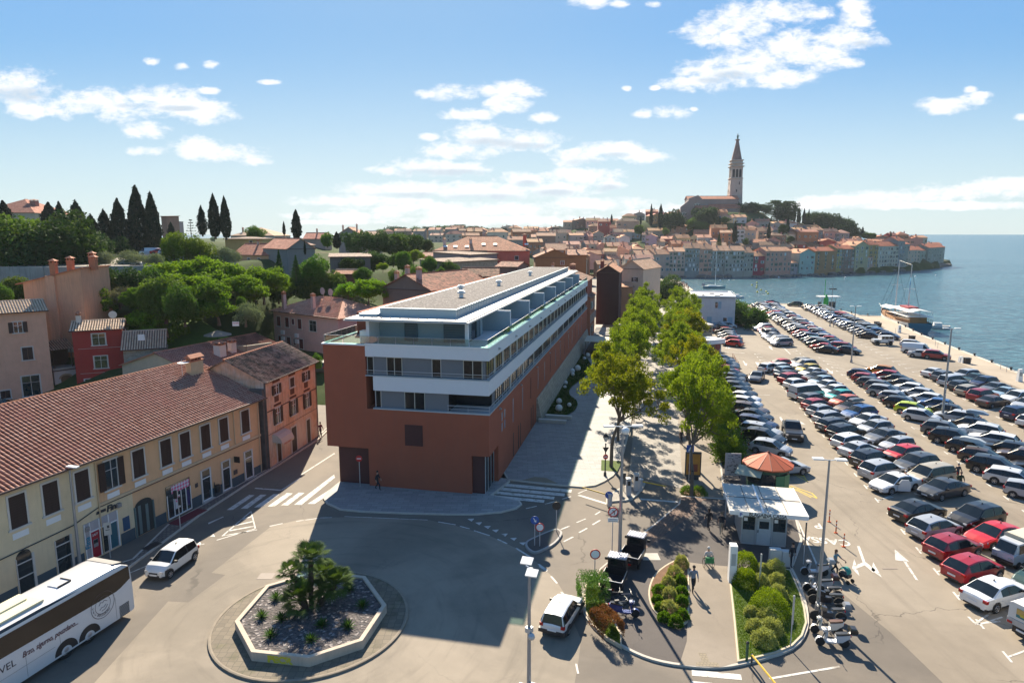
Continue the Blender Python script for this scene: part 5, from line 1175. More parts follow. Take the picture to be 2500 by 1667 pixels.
for row,(Y,ua,ub,step) in enumerate(((415,1500,2230,30),(432,1480,2230,27),(450,1420,2180,26),(470,1400,2110,25),(492,1390,2030,24),(515,1400,1960,24),(545,1380,1700,24),(575,1400,1660,24))):
 u=ua+fr.uniform(0,15)
 while u<ub:
  w=fr.uniform(22,34);x=XAT(Y,u+w/2,590);zg=HZ(x,Y)
  if zg>2.5 and not(1690<u<1990 and Y>505):
   vb=833.5+1620*((CAMH-zg)*cos(PITCH)-Y*sin(PITCH))/(Y*cos(PITCH)+(CAMH-zg)*sin(PITCH))
   hgt_=fr.uniform(5.0,7.8)
   clash=any(abs(it[0]-Y)<13 and u<it[2]+2 and u+w>it[1]-2 for it in items[:len(hh)])
   if not clash:items.append((Y+fr.uniform(-5,5),u,u+w,vb-hgt_*1620/Y,vb,fr.choice(list(PALETTE)),fr.choice(['gx','gx','gx','gy','hip']),fr.choice([0,1,1,2]),3,2))
  u+=step*fr.uniform(.95,1.5)
for Y,ua,ub in((235,1400,1440),(262,1372,1480),(290,1345,1530),(318,1330,1545),(346,1310,1550),(376,1290,1550),(410,1240,1500),(445,1180,1480),(485,1120,1440),(530,1040,1420),(585,960,1400),(640,900,1380),(700,1000,1360)):
 u=ua+fr.uniform(0,10)
 while u<ub:
  w=fr.uniform(9.0,15)*1620/Y;x=XAT(Y,u+w/2,590);zg=HZ(x,Y)
  if not inpoly(x,Y,FLATP):
   zt=zg+fr.uniform(5.5,8.5)
   vb=833.5+1620*((CAMH-zg)*cos(PITCH)-Y*sin(PITCH))/(Y*cos(PITCH)+(CAMH-zg)*sin(PITCH))
   ve=833.5+1620*((CAMH-zt)*cos(PITCH)-Y*sin(PITCH))/(Y*cos(PITCH)+(CAMH-zt)*sin(PITCH))
   clash=any(abs(it[0]-Y)<13 and u<it[2]+1 and u+w>it[1]-1 for it in items[:len(hh)])
   if not clash:items.append((Y+fr.uniform(-5,5),u,u+w,ve,vb,fr.choice(['beige','salmon','stone grey','pink','grey','brown','cream','orange']),fr.choice(['gx','gx','gy','gx','hip']),fr.choice([0,1,1,2]),3,2))
  u+=w*fr.uniform(1.02,1.5)
items.sort(key=lambda t:t[1])
cnt={}
if len(items)>268:items=[t for i,t in enumerate(items) if not(t[0]>560 and i%2)]
for i,(Y,u0,u1,ve,vb,cn,rk,rt,nc,st) in enumerate(items):
 x0,x1=XAT(Y,u0,vb),XAT(Y,u1,vb);zb,ze=ZAT(Y,vb),ZAT(Y,ve);dyy=RN.uniform(-2.5,2.5)
 zone='on the old town hill' if u0>1560 else('left of the church hill' if u0>1390 else 'beyond the gravel roof')
 key=(cn,zone);cnt[key]=cnt.get(key,0)+1
 lab='%s house %s, %s of that colour from the left'%(cn,zone,ordn(cnt[key]-1))
 c=PALETTE[cn];f=RN.uniform(.82,1.15)
 if RN.random()<.5:rcol=(1.05,RN.uniform(.78,.98),RN.uniform(.66,.9))
 else:rcol=(RN.uniform(.85,1.1),RN.uniform(.75,.9),RN.uniform(.65,.8))
 cc=(RN.uniform(.3,.45),RN.uniform(.18,.3),RN.uniform(.14,.22))
 if Y<420:ncol=nc
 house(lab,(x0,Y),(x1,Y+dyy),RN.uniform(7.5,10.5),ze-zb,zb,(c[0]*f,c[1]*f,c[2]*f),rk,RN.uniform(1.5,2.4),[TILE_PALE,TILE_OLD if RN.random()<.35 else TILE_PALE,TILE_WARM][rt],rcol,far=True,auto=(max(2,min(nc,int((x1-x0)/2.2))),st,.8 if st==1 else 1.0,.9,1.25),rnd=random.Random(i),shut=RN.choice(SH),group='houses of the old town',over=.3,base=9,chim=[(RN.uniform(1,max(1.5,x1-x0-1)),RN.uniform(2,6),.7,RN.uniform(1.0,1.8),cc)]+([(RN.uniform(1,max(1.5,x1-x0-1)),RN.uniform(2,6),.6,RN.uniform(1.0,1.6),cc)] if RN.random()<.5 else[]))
 # --------- church and bell tower
def church():
 M=mat('church_stone',(.30,.235,.215),.9,var=.2,scale=.25,streak=.35);MT=mat('tower_stone',(.46,.38,.33),.9,var=.28,scale=.3,streak=.35);MR=TILE_WARM
 Y=530.0
 x0,x1=XAT(Y,1683,500),XAT(Y,1780,500);zb=38
 r=thing('church','large brick-brown church with a long red roof, on top of the old town hill','church',(x0,Y,zb),R(-4))
 zr=ZAT(Y,477)-zb;ze=ZAT(Y,485)-zb;L=x1-x0;za=ZAT(Y,505)-zb
 b=MB();b.ring([[(x,6,-6),(x,20,-6),(x,20,ze),(x,13,zr),(x,6,ze)] for x in(0,L+8)][::-1]);b.build('nave',M,r)
 b=MB();wl_=XAT(Y,1664,500)-x0
 xm,xr=XAT(Y,1705,500)-x0,XAT(Y,1731,500)-x0
 b.ring([[(wl_,y,-6),(xr,y,-6),(xr,y,ZAT(Y,500)-zb),(xm,y,zr+.3),(0,y,ze+.3),(0,y,ze-1.2),(wl_,y,za)] for y in(3,6)]);b.build('facade',M,r)
 q=Roof();s=atan2(zr-ze,7);V=Vector((0,cos(s),sin(s)));q.plane(Vector((-.5,6,ze+.1))-V*.5,(1,0,0),V,L+9,8.2)
 V=Vector((0,-cos(s),sin(s)));q.plane(Vector((L+8.5,20,ze+.1))-V*.5,(-1,0,0),V,L+9,8.2)
 q.build('nave_roof',MR,r,(1.0,.72,.62))
 b=MB();b.box(5,L+8,-2,6,-6,za-1.2);b.build('aisle',M,r)
 q=Roof();s=atan2(3.5,8);V=Vector((0,cos(s),sin(s)));q.plane(Vector((4.5,-2,za-1.1))-V*.4,(1,0,0),V,L+4,8.9);q.build('aisle_roof',MR,r,(1.0,.66,.58))
 for x,z in((6.5,ze-6),(-3.4,za-6.5)):
  b=MB();n=12
  b.poly([(x-2.6,2.95,z)]+[(x+2.6*cos(pi*k/n),2.95,z+2.6*sin(pi*k/n)) for k in range(n+1)]);w=b.build('lunette_window',M_TRIM,r)
  for k in(-1,0,1):
   b=MB();b.box(x+k*1.65-.6,x+k*1.65+.6,2.88,2.94,z+.2,z+(2.1 if k==0 else 1.5));b.build('pane',M_GLASS,w)
 YT=548.0;xt=XAT(YT,1793.5,480);zt0=38
 t=thing('bell_tower','tall pale stone bell tower with an octagonal spire and a green statue on its tip','bell tower',(xt,YT,zt0),R(-6))
 Z=lambda v:ZAT(YT,v)-zt0
 wpx=lambda px:px*YT/1620/2
 b=MB()
 def sq(z,w):return[(-w,-w,z),(w,-w,z),(w,w,z),(-w,w,z)]
 w0=wpx(32)*.96;w1=wpx(28)*.96
 b.ring([sq(-8,w0*1.12),sq(Z(530),w0*1.06),sq(Z(438),w1)]);b.build('shaft',MT,t)
 b=MB()
 for v,k in((438,1.05),(409,1.12),(402,1.08),(394,1.0)):b.ring([sq(Z(v),w1*k),sq(Z(v)+.5,w1*(k+.07)),sq(Z(v)+.9,w1*k)])
 b.build('cornices',MT,t)
 b=MB();b.ring([sq(Z(438),w1*.97),sq(Z(409),w1*.97)])
 o=b.build('belfry',MT,t)
 for sd in range(4):
  for k in(-1,0,1):
   c=MB();x=k*w1*.56;hw=w1*.2;z0,z1=Z(434),Z(417);n=6
   P=[(x-hw,z0),(x+hw,z0)]+[(x+hw*cos(pi*j/n),z1+hw*sin(pi*j/n)) for j in range(n+1)]
   c.poly([(px_,-w1*.98,pz) for px_,pz in P]);ob=c.build('arch_opening',mat('dark_opening',(.03,.028,.03),.9),o);ob.rotation_euler=(0,0,sd*pi/2)
  for k,vz in((0,470),(-.4,500),(.4,452)):
   c=MB();c.box(k*w0-.3,k*w0+.3,-w0*1.02-.15,-w0,Z(vz),Z(vz)+2.2);ob=c.build('slit_window',_M['dark_opening'],t);ob.rotation_euler=(0,0,sd*pi/2)
 b=MB();b.ring([sq(Z(409),w1*.9),sq(Z(394),w1*.9)]);b.build('attic',MT,t)
 b=MB();oc=lambda z,w:[(w*cos(pi/8+k*pi/4),w*sin(pi/8+k*pi/4),z) for k in range(8)]
 b.ring([oc(Z(394),w1*.96),oc(Z(388),w1*.88),oc(Z(344),w1*.22),oc(Z(343),w1*.4),oc(Z(341),w1*.4),oc(Z(340),w1*.12)]);b.build('spire',mat('spire_tiles',(.22,.135,.12),.85,var=.3,scale=.4),t)
 b=MB();b.lathe((0,0,Z(341)),[(.9,0),(.55,1.0),(.8,2.1),(.55,3.2),(.3,3.6),(.42,4.1),(.05,4.6)],8);b.box(.3,1.3,-.15,.15,Z(341)+2.6,Z(341)+2.9);b.build('statue',mat('verdigris',(.04,.14,.12),.6),t)
church()
# --------- VEGETATION
def leaf_mesh(name,C,S,m,seed=0,up=0.0,aspect=.55,dirs=None):
 """one small rhombic leaf face per point"""
 rs=np.random.RandomState(seed);n=len(C)
 a=rs.normal(size=(n,3));a[:,2]+=up
 if dirs is not None:a=dirs+rs.normal(size=(n,3))*.45
 a/=np.linalg.norm(a,axis=1)[:,None]+1e-9
 b=np.cross(a,rs.normal(size=(n,3)));b/=np.linalg.norm(b,axis=1)[:,None]+1e-9
 S=np.asarray(S)[:,None]
 V=np.empty((n,4,3));V[:,0]=C-a*S*.5;V[:,1]=C+b*S*aspect*.5;V[:,2]=C+a*S*.5;V[:,3]=C-b*S*aspect*.5
 me=bpy.data.meshes.new(name);me.vertices.add(4*n);me.vertices.foreach_set('co',V.reshape(-1));me.loops.add(4*n);me.loops.foreach_set('vertex_index',np.arange(4*n,dtype=np.int32))
 me.polygons.add(n);me.polygons.foreach_set('loop_start',np.arange(0,4*n,4,dtype=np.int32));me.update(calc_edges=True);me.validate();me.materials.append(m);return me
L_PLANE=leaf_mat('plane_tree_leaves',(.11,.19,.012),(.21,.27,.02),.42)
L_DARK=leaf_mat('evergreen_leaves',(.022,.052,.016),(.055,.10,.028),.2)
L_CYP=leaf_mat('cypress_foliage',(.010,.024,.014),(.024,.045,.022),.05)
L_BRIGHT=leaf_mat('bright_green_leaves',(.08,.16,.010),(.17,.26,.022),.38)
L_MID=leaf_mat('mid_green_leaves',(.05,.10,.018),(.10,.165,.03),.3)
L_OLIVE=leaf_mat('silvery_leaves',(.11,.14,.09),(.22,.25,.18),.25)
L_PALM=leaf_mat('palm_leaves',(.03,.065,.014),(.075,.12,.028),.25,.4)
L_VARI=leaf_mat('variegated_leaves',(.16,.19,.06),(.36,.36,.17),.3)
L_COPPER=leaf_mat('copper_leaves',(.12,.05,.018),(.24,.10,.035),.25)
L_GRASS=leaf_mat('grass_blades',(.085,.15,.012),(.16,.235,.03),.3)
PROTO={}
def branchy(seed,H=11.0,tr=.2,R0=4.0,z0=3.2,nl=5,leaves=9000,ls=.30,m=L_PLANE,spread=1.0,clump=.85,name='tree',flatt=1.0,sparse=0.0):
 rs=random.Random(seed);tips=[];tm=MB()
 def br(p,d,L,r,dep):
  pts=[p];q=p.copy();dd=d.copy();n=4
  for i in range(n):
   dd=(dd+Vector((rs.gauss(0,.16),rs.gauss(0,.16),rs.gauss(0,.10)+.05))).normalized();q=q+dd*(L/n);pts.append(q.copy())
  tm.tube(pts,[r*(1-.45*i/n) for i in range(n+1)],7 if dep<2 else 4,caps=False)
  if dep>=3:tips.append(q);return
  if dep>=1:tips.append(pts[3]);
  k=rs.choice([2,3,3]) if dep else nl
  for i in range(k):
   az=2*pi*(i+rs.uniform(-.25,.25))/k;tilt=rs.uniform(.45,.95)*spread if dep else rs.uniform(.35,.85)*spread
   x=dd.orthogonal().normalized();y=dd.cross(x)
   nd=(dd*cos(tilt)+(x*cos(az)+y*sin(az))*sin(tilt)).normalized()
   br(q if i else q,nd,L*rs.uniform(.62,.8) if dep else R0*rs.uniform(.5,.66),r*.5,dep+1)
  if dep==0:
   br(q,Vector((rs.gauss(0,.1),rs.gauss(0,.1),1)).normalized(),(H-z0)*.42,r*.6,1)
 tm.tube([(0,0,-.3),(0,0,.2),(.03,.02,z0*.5)],[tr*1.5,tr*1.1,tr],9)
 br(Vector((.03,.02,z0*.5)),Vector((rs.gauss(0,.04),rs.gauss(0,.04),1)).normalized(),z0*.55,tr,0)
 P=[];S=[];r2=np.random.RandomState(seed)
 per=leaves//len(tips)
 for t_ in tips:
  if rs.random()<sparse:continue
  c=clump*rs.uniform(.65,1.2)
  g=r2.normal(size=(per,3));g/=np.linalg.norm(g,axis=1)[:,None];g*=(r2.rand(per,1)**.45)*c;g[:,2]*=.72*flatt
  P.append(g+np.array(t_));S.append(r2.uniform(.6,1.3,per)*ls)
 P=np.concatenate(P);S=np.concatenate(S);k=H/P[:,2].max() if True else 1
 return tm,P,S
def make_proto(key,label,cat,tm,P,S,m,up=0,aspect=.6,name='tree',bark=None,seed=1,dirs=None):
 """prototype meshes kept off the scene; instances are made by plant()"""
 crown=leaf_mesh('crown',P,S,m,seed,up,aspect,dirs)
 trunk=tm.mesh('trunk',bark or M_BARK,True) if tm and tm.f else None
 PROTO[key]=(trunk,crown,name,cat)
def plant(key,x,y,z,s=1.0,rz=0.0,label='',group=None,color=(1,1,1),sz=None,name=None):
 tr,cr,nm,cat=PROTO[key]
 r=thing(name or nm,label,cat,(x,y,z),rz,group);r.scale=(s,s,sz or s)
 if tr:obj('trunk',tr,r)
 obj('crown',cr,r,color)
 return r
for i in range(5):
 tm,P,S=branchy(20+i,12.2,.21,4.6,4.6,6,13000,.27,spread=1.0,clump=.86,sparse=.10)
 make_proto('plane%d'%i,'','tree',tm,P,S,L_PLANE,name='plane_tree',seed=i)
def ellip(seed,n,ls,rx,rz_,z0,lump=7,shell=.35,m=None):
 """dense lumpy crown: leaves on the surface of many overlapping lumps"""
 r2=np.random.RandomState(seed);P=[];
 cs=[]
 for k in range(lump):
  d=r2.normal(size=3);d/=np.linalg.norm(d);f=r2.uniform(.35,.78)
  cs.append((d*np.array([rx,rx,rz_])*f,r2.uniform(.32,.55)))
 cs.append((np.zeros(3),.66))
 per=n//len(cs)
 for c,k in cs:
  g=r2.normal(size=(per,3));g/=np.linalg.norm(g,axis=1)[:,None];g*=(1-shell*r2.rand(per,1)**1.5);g*=np.array([rx,rx,rz_])*k*(1+.16*np.sin(g[:,:1]*9+c[0]))
  P.append(g+c)
 P=np.concatenate(P);P[:,2]+=z0+rz_*.75;P=P[P[:,2]>.1]
 return P,r2.uniform(.6,1.35,len(P))*ls
def trunkm(h,r):t_=MB();t_.tube([(0,0,-.5),(.05,0,h*.5),(0,.08,h)],[r*1.3,r,r*.6],7);return t_
for i in range(3):
 P,S=ellip(40+i,11000,.34,3.4,3.4,.0,14);make_proto('bush%d'%i,'','tree',trunkm(3.5,.2),P,S,L_MID,name='broadleaf_tree',seed=i)
 tm,P,S=branchy(50+i,6.5,.16,3.4,1.4,6,13000,.33,spread=1.15,clump=1.0,sparse=.03);make_proto('bright%d'%i,'','tree',tm,P,S,L_BRIGHT,name='robinia_tree',seed=i,up=-.3)
 P,S=ellip(60+i,11000,.34,3.6,3.5,.3,13);make_proto('dark%d'%i,'','tree',trunkm(4.5,.25),P,S,L_DARK,name='evergreen_tree',seed=i)
P,S=ellip(71,8000,.22,2.4,1.9,.1,12);make_proto('olive','','tree',trunkm(1.6,.16),P,S,L_OLIVE,name='olive_tree',aspect=.35)
tm,P,S=branchy(90,9.0,.2,3.6,4.2,5,8000,.30,spread=1.25,clump=1.0,flatt=.6);make_proto('pine','','tree',tm,P,S,L_DARK,name='umbrella_pine')
def spindle(seed,n,H,R_,ls,rough=.16,flames=0):
 r2=np.random.RandomState(seed);z=r2.rand(n)**.9;prof=np.minimum(1,.5+z*2.2)*(1-z**2.4)**.8*.8;th=r2.rand(n)*2*np.pi
 lump=1+rough*np.sin(th*3+z*22+seed)+rough*.8*np.sin(th*5-z*37)+rough*.5*r2.normal(size=n)
 rr=R_*prof*lump*(1-.3*r2.rand(n)**2)
 P=np.stack([rr*np.cos(th),rr*np.sin(th),z*H*(1+.02*r2.normal(size=n))+.3],1)
 return P,r2.uniform(.7,1.4,n)*ls
for i in range(3):
 P,S=spindle(i+3,8000,12,1.55,.42,[.12,.18,.3][i]);make_proto('cyp%d'%i,'','cypress',trunkm(10,.22),P,S,L_CYP,up=2.2,aspect=.4,name='cypress_tree',seed=i)
r2=np.random.RandomState(8);n=5000;z=r2.rand(n);tier=(z*9)%1;rr=(1-z)*2.3*(.55+.45*(1-tier))*r2.rand(n)**.4;th=r2.rand(n)*6.283
make_proto('fir','','tree',trunkm(7.5,.15),np.stack([rr*np.cos(th),rr*np.sin(th),z*8+.4-rr*.15],1),r2.uniform(.2,.42,n),L_DARK,name='fir_tree',aspect=.35)
n=900;z=r2.rand(n);tier=np.floor(z*7)/7;rr=(1-tier)*3.0*r2.rand(n)**.5+.1;th=np.floor(r2.rand(n)*6)*1.047+tier*5
make_proto('bare','','tree',trunkm(9,.14),np.stack([rr*np.cos(th),rr*np.sin(th),tier*9+1.3+rr*.12],1)+r2.normal(size=(n,3))*.12,r2.uniform(.25,.5,n),L_CYP,name='araucaria_tree',aspect=.35)
gp='plane trees along the promenade'
prow=[('left',9.67+min(2.2,k*.2),y,1.0) for k,y in enumerate((9.2,17.5,25.5,33,41,49,57,65,74,83,93,104))]+[('right',16.78+min(2.0,k*.22),y,1.0) for k,y in enumerate((3.45,12,20,28,36,44,52,60,68,77,87,97))]
cn={'left':0,'right':0}
for i,(sd,x,y,s) in enumerate(prow):
 X,Y=W(x,y);k=cn[sd];cn[sd]+=1
 lab='leafy plane tree in the %s promenade row, %s from the near end'%(sd,ordn(k))
 if i==0:lab='tall thin-crowned plane tree with browning leaves, nearest in the left promenade row'
 if i==12:lab='tall plane tree with a bare straight trunk in front of the car park office'
 plant('plane%d'%(i%5),X,Y,0,s*(.68 if i else.78),i*1.7,lab,gp,(1.0,.82,.75) if i in(0,1) else((1.25,.92,.7) if i in(18,15) else(1,1,1)),sz=s*(1.0 if i in(0,12) else.93))
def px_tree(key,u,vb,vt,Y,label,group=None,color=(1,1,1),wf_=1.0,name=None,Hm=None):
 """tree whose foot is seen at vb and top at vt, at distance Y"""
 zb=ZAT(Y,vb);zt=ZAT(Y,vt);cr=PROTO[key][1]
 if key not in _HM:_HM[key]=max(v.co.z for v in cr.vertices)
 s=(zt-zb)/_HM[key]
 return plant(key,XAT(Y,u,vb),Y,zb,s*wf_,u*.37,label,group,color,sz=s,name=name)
_HM={}
gc='cypresses on the left skyline'
for i,(k,u,vb,vt,Y,w,lab) in enumerate((('cyp0',343,620,447,172,.95,'tallest of the twin dark cypresses left of centre on the left skyline'),('cyp0',331,618,478,174,.7,'slim dark cypress hugging the left side of the tallest cypress'),('cyp0',378,618,464,172,.9,'right one of the big pair of dark cypresses, narrow pointed tip'),('cyp1',297,620,482,170,1.05,'broad-based pointed dark cypress left of the tall pair'),('cyp2',262,620,508,170,1.2,'ragged dark cypress with a bent tip, left of the broad-based one'),('cyp2',230,618,520,170,1.3,'low ragged double-topped cypress on the left skyline'),('cyp2',196,615,486,172,1.2,'ragged wide dark cypress with sky showing through its top'),('cyp1',154,600,490,176,1.0,'stubby round-topped cypress right of the villa'),('cyp1',128,600,492,180,1.5,'wide dark bushy cypress right of the villa roof'),('cyp1',18,590,488,165,1.5,'dark cone-shaped cypress in front of the red-roofed villa'),('cyp0',526,580,470,180,.95,'left one of the tall cypress pair above the red long roof'),('cyp0',553,582,476,180,.85,'right one of the tall cypress pair above the red long roof'),('cyp2',495,575,499,185,.9,'ragged cypress with holes in its crown, left of the tall pair'),('cyp0',694,574,539,230,.8,'tiny pointed cypress on the skyline left of the lone cypress'),('cyp1',725,583,510,205,1.1,'lone dark cypress standing clear on the centre-left skyline'),('cyp0',745,622,586,146,.6,'thin dark cypress in front of the grey gable house'),('cyp1',823,606,565,190,1.7,'dark rounded cypress before the grey gabled house with chimneys'),('cyp1',1106,0,0,0,0,''))):
 if Y:px_tree(k,u,vb,vt,Y,lab,gc,wf_=w*1.45)
gt='trees and bushes on the left hillside'
for t_ in(('bush0',60,690,515,118,1.1,(1.1,1.1,1.2),'big grey-green evergreen oak at the left edge of the picture'),('dark1',150,690,505,118,1.15,(1,1,1),'large very dark evergreen oak above the tall pink house'),('bush1',190,660,530,126,.75,(1.5,1.4,.8),'yellow-green bushy tree right of the large dark oak'),('bush2',110,640,530,135,.8,(1.3,1.25,.9),'olive-green oak crown between the two big oaks'),('bright0',208,720,660,104,.8,(1,1,1),'bright green fern-leaved sapling right of the tall pink house'),('bright1',235,770,690,96,.9,(.8,.8,1),'feathery green tree beside the blank pink wall'),('dark0',250,740,643,101,.9,(.8,.9,.9),'dark leafy tree under the edge of the upper parking terrace'),('olive',293,748,696,98,1.0,(.9,.8,.7),'small pinkish-grey flowering shrub on the dark slope'),('olive',255,650,612,120,1.2,(.8,.85,.8),'grey-green olive bush left on the upper parking terrace'),('olive',312,656,608,118,1.2,(.85,.9,.85),'larger olive bush in the middle of the upper parking terrace'),('olive',375,648,616,118,1.1,(.8,.9,.8),'small round olive bush right on the upper parking terrace'),('bush0',425,640,562,128,.9,(1.5,1.35,.7),'yellowish tree left of the white flowering one, above the terrace'),('bush1',490,645,572,130,1.0,(1.6,1.35,.7),'yellow-olive tree above the bright green thicket'),('olive',551,645,600,132,1.0,(.8,.9,.95),'grey-green round tree at the left end of the long red roof'),('bright0',420,730,632,108,1.1,(1.1,1.1,1),'bright green tree at the left top of the thicket'),('bright1',490,730,622,110,1.2,(1.05,1.1,1),'bright green spreading tree in the middle of the thicket'),('bright2',555,740,640,108,1.2,(1,1.05,1),'bright green tree in the thicket below the grey-green round tree'),('bright0',460,770,660,98,1.3,(.9,.95,1),'broad bright green tree low in the thicket'),('bush2',405,780,672,94,.9,(1.2,1.15,1),'mid-green rounded tree at the lower left of the thicket'),('bush0',452,790,690,91,.8,(.8,.95,.9),'darker tree beside the garden flagpole'),('bright1',535,790,680,96,1.2,(.75,.85,.9),'dark green feathery tree low in the thicket'),('bright2',600,760,668,104,1.2,(1,1.05,1),'bright feathery tree at the lower right of the thicket'),('bright0',645,740,645,112,1.1,(.95,1,1),'green tree below the windows of the long orange house'),('bright1',700,740,690,121,1.2,(1.15,1.1,1),'yellow-green bush in the dip below the fir'),('fir',684,690,608,122,1.0,(1,1.2,1.3),'slender dark fir in front of the long orange house'),('fir',725,700,622,120,1.3,(1.8,1.8,1.8),'grey-green drooping conifer right of the slender fir'),('bush1',768,695,618,120,1.0,(1.0,1.3,.8),'dense rounded green tree left of the white-shuttered grey house'),('bush2',750,730,668,121,1.1,(.7,.85,.9),'dark bushy tree in the middle of the slope'),('dark0',800,735,680,121,1.0,(1,1.1,.9),'dark tree below the garden shelter'),('olive',860,742,695,119,1.6,(.7,.85,.7),'round olive tree above the satellite-dish house'),('bush0',882,690,650,122,1.0,(.8,1,.9),'leafy bush right of the grey stained house'),('dark2',912,660,612,150,1.3,(1.2,1.3,1.1),'glossy dark green tree behind the stained grey house'),('bright0',935,665,640,140,.9,(1.3,1.2,.9),'bright yellow-green garden bush near the centre'),('bush1',960,690,655,132,.9,(1.4,1.4,.8),'yellow-green bush below the centre palm'),('bush2',985,660,612,150,.8,(1.1,1.3,1),'green garden tree left of the coral-red house'),('bush0',1048,665,622,165,.8,(.9,1.2,.9),'climbing green tree on the grey end of the coral-red house'),('bush1',1075,675,650,150,.9,(1.2,1.4,.9),'low green shrub in front of the coral-red house'),('dark0',875,620,561,200,1.2,(1.4,1.5,1.2),'round green crown behind the grey gable with chimneys'),('bush1',800,602,565,195,1.1,(1.2,1.5,.8),'light green tree left of the rounded cypress'),('dark1',925,620,562,205,1.3,(1.4,1.5,1.0),'wide olive-green tree crown on the centre skyline'),('bush2',965,622,568,210,1.2,(.9,1.0,.7),'dark olive crown right of the wide crown on the skyline'),('dark2',1000,622,566,215,1.3,(1.3,1.4,1.0),'big rounded tree left of the coral-red roof'),('dark0',1040,615,583,225,1.2,(1,1.1,.8),'low dark tree row end beside the coral-red roof'),('bush1',626,580,549,215,1.5,(1.2,1.4,.8),'flat-topped green tree before the pale warehouse roof'),('cyp2',420,590,540,200,1.6,(1,1,1),'small dark tree right of the small pale block'),('bare',468,585,535,190,1.1,(1,1,1),'thin tree with a sparse see-through crown on the skyline'),('dark0',225,640,560,150,1.2,(.9,1,1),'dark bush mass between oaks and cypresses'),('dark1',285,640,575,158,1.1,(.8,.9,.9),'dark low bush under the ragged cypresses'),('bush0',5,745,690,92,.8,(1,1.2,.9),'green bush at the far left edge above the pink house'),('bright2',340,770,700,96,1.0,(.6,.75,.8),'deep green tree on the shaded slope'),('dark2',345,735,662,103,1.2,(.9,1,.9),'dark tree hiding the terrace wall'),('dark1',300,740,650,102,1.1,(1,1.1,1),'wide dark bush in the middle under the terrace edge'),('bush0',385,735,650,104,.8,(.8,1,.9),'green tree between dark bushes and bright thicket'),('bright1',385,850,742,95,1.1,(1.0,1.2,.7),'fig tree with broad leaves above the rubble-stone house'),('bush0',345,800,752,100,.6,(1.1,1.3,.7),'green fig tree at the left side of the rubble-stone house roof'),('olive',600,790,735,93,.9,(.8,.9,.8),'grey shrub beside the garden hut'),('bush2',590,760,722,96,.6,(1,1.1,1),'small round tree by the garden wall'),('bush1',770,900,860,86,.8,(1,1.3,.8),'green tree squeezed beside the orange stone house'),('bush0',420,735,690,100,.7,(1.2,1.2,.9),'light green crown in the middle left of the thicket'),('dark1',1625,745,668,212,1.15,(1.9,1.7,1.5),'large round dark tree at the harbour end of the promenade'),('bush2',1538,700,655,190,.8,(1.2,1.4,.9),'green tree beyond the beige gable house')):
 k,u,vb,vt,Y,w,c,lab=t_
 px_tree(k,u,vb,vt,Y,lab,gt,c,wf_=w)
fr=random.Random(31)
SP=[(350,745,98),(440,690,118),(520,665,124),(600,690,118),(650,700,116),(560,700,116),(510,750,102),(420,750,100),(820,700,122),(850,720,114),(700,715,120),(470,745,102),(620,715,118),(780,715,120),(680,725,120),(220,730,100),(900,730,112),(30,720,98),(1010,640,180),(960,640,170),(1100,660,165),(860,660,140),(1015,690,130)]
SP.sort()
for i,(u,vb,Y) in enumerate(SP):
 k=fr.choice(['bush0','bush1','bright0','bright2','dark0','bush2']);h=fr.uniform(3.2,4.8);zb=ZAT(Y,vb)-1.0
 if k not in _HM:_HM[k]=max(v.co.z for v in PROTO[k][1].vertices)
 plant(k,XAT(Y,u,vb),Y,zb,h/_HM[k]*1.15,i*1.1,'%s on the green slope, %s from the left of its smaller trees'%({'b':'leafy tree','d':'dark evergreen'}[k[0]],ordn(SP.index((u,vb,Y)))),gt,(fr.uniform(.8,1.2),fr.uniform(.9,1.2),.9),sz=h/_HM[k])
gf='trees of the far wooded ridge'
us=sorted(fr.uniform(925,1245) for _ in range(46))
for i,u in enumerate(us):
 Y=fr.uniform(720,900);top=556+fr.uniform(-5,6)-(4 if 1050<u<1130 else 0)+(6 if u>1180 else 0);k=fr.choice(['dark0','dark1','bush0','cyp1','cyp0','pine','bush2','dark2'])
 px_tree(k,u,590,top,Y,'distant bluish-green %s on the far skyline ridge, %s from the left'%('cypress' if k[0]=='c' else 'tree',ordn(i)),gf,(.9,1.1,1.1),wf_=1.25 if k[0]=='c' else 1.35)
for i,(u,vt) in enumerate(((1232,556),(1222,562),(655,573),(600,575),(690,575),(860,575),(520,577))):px_tree('pine' if i==0 else 'bush1',u,580 if i==0 else 592,vt,640,['stone pine standing alone on the skyline left of the town','low bush beside the lone stone pine','far tree tops left of the tiny cypress','far tree tops behind the warehouse roof','far low tree by the tiny cypress','far tree behind the grey gable','far hill tree between the cypress pair'][i],gf,(.9,1.1,1.1),wf_=.9)
gh='trees on the old town hill'
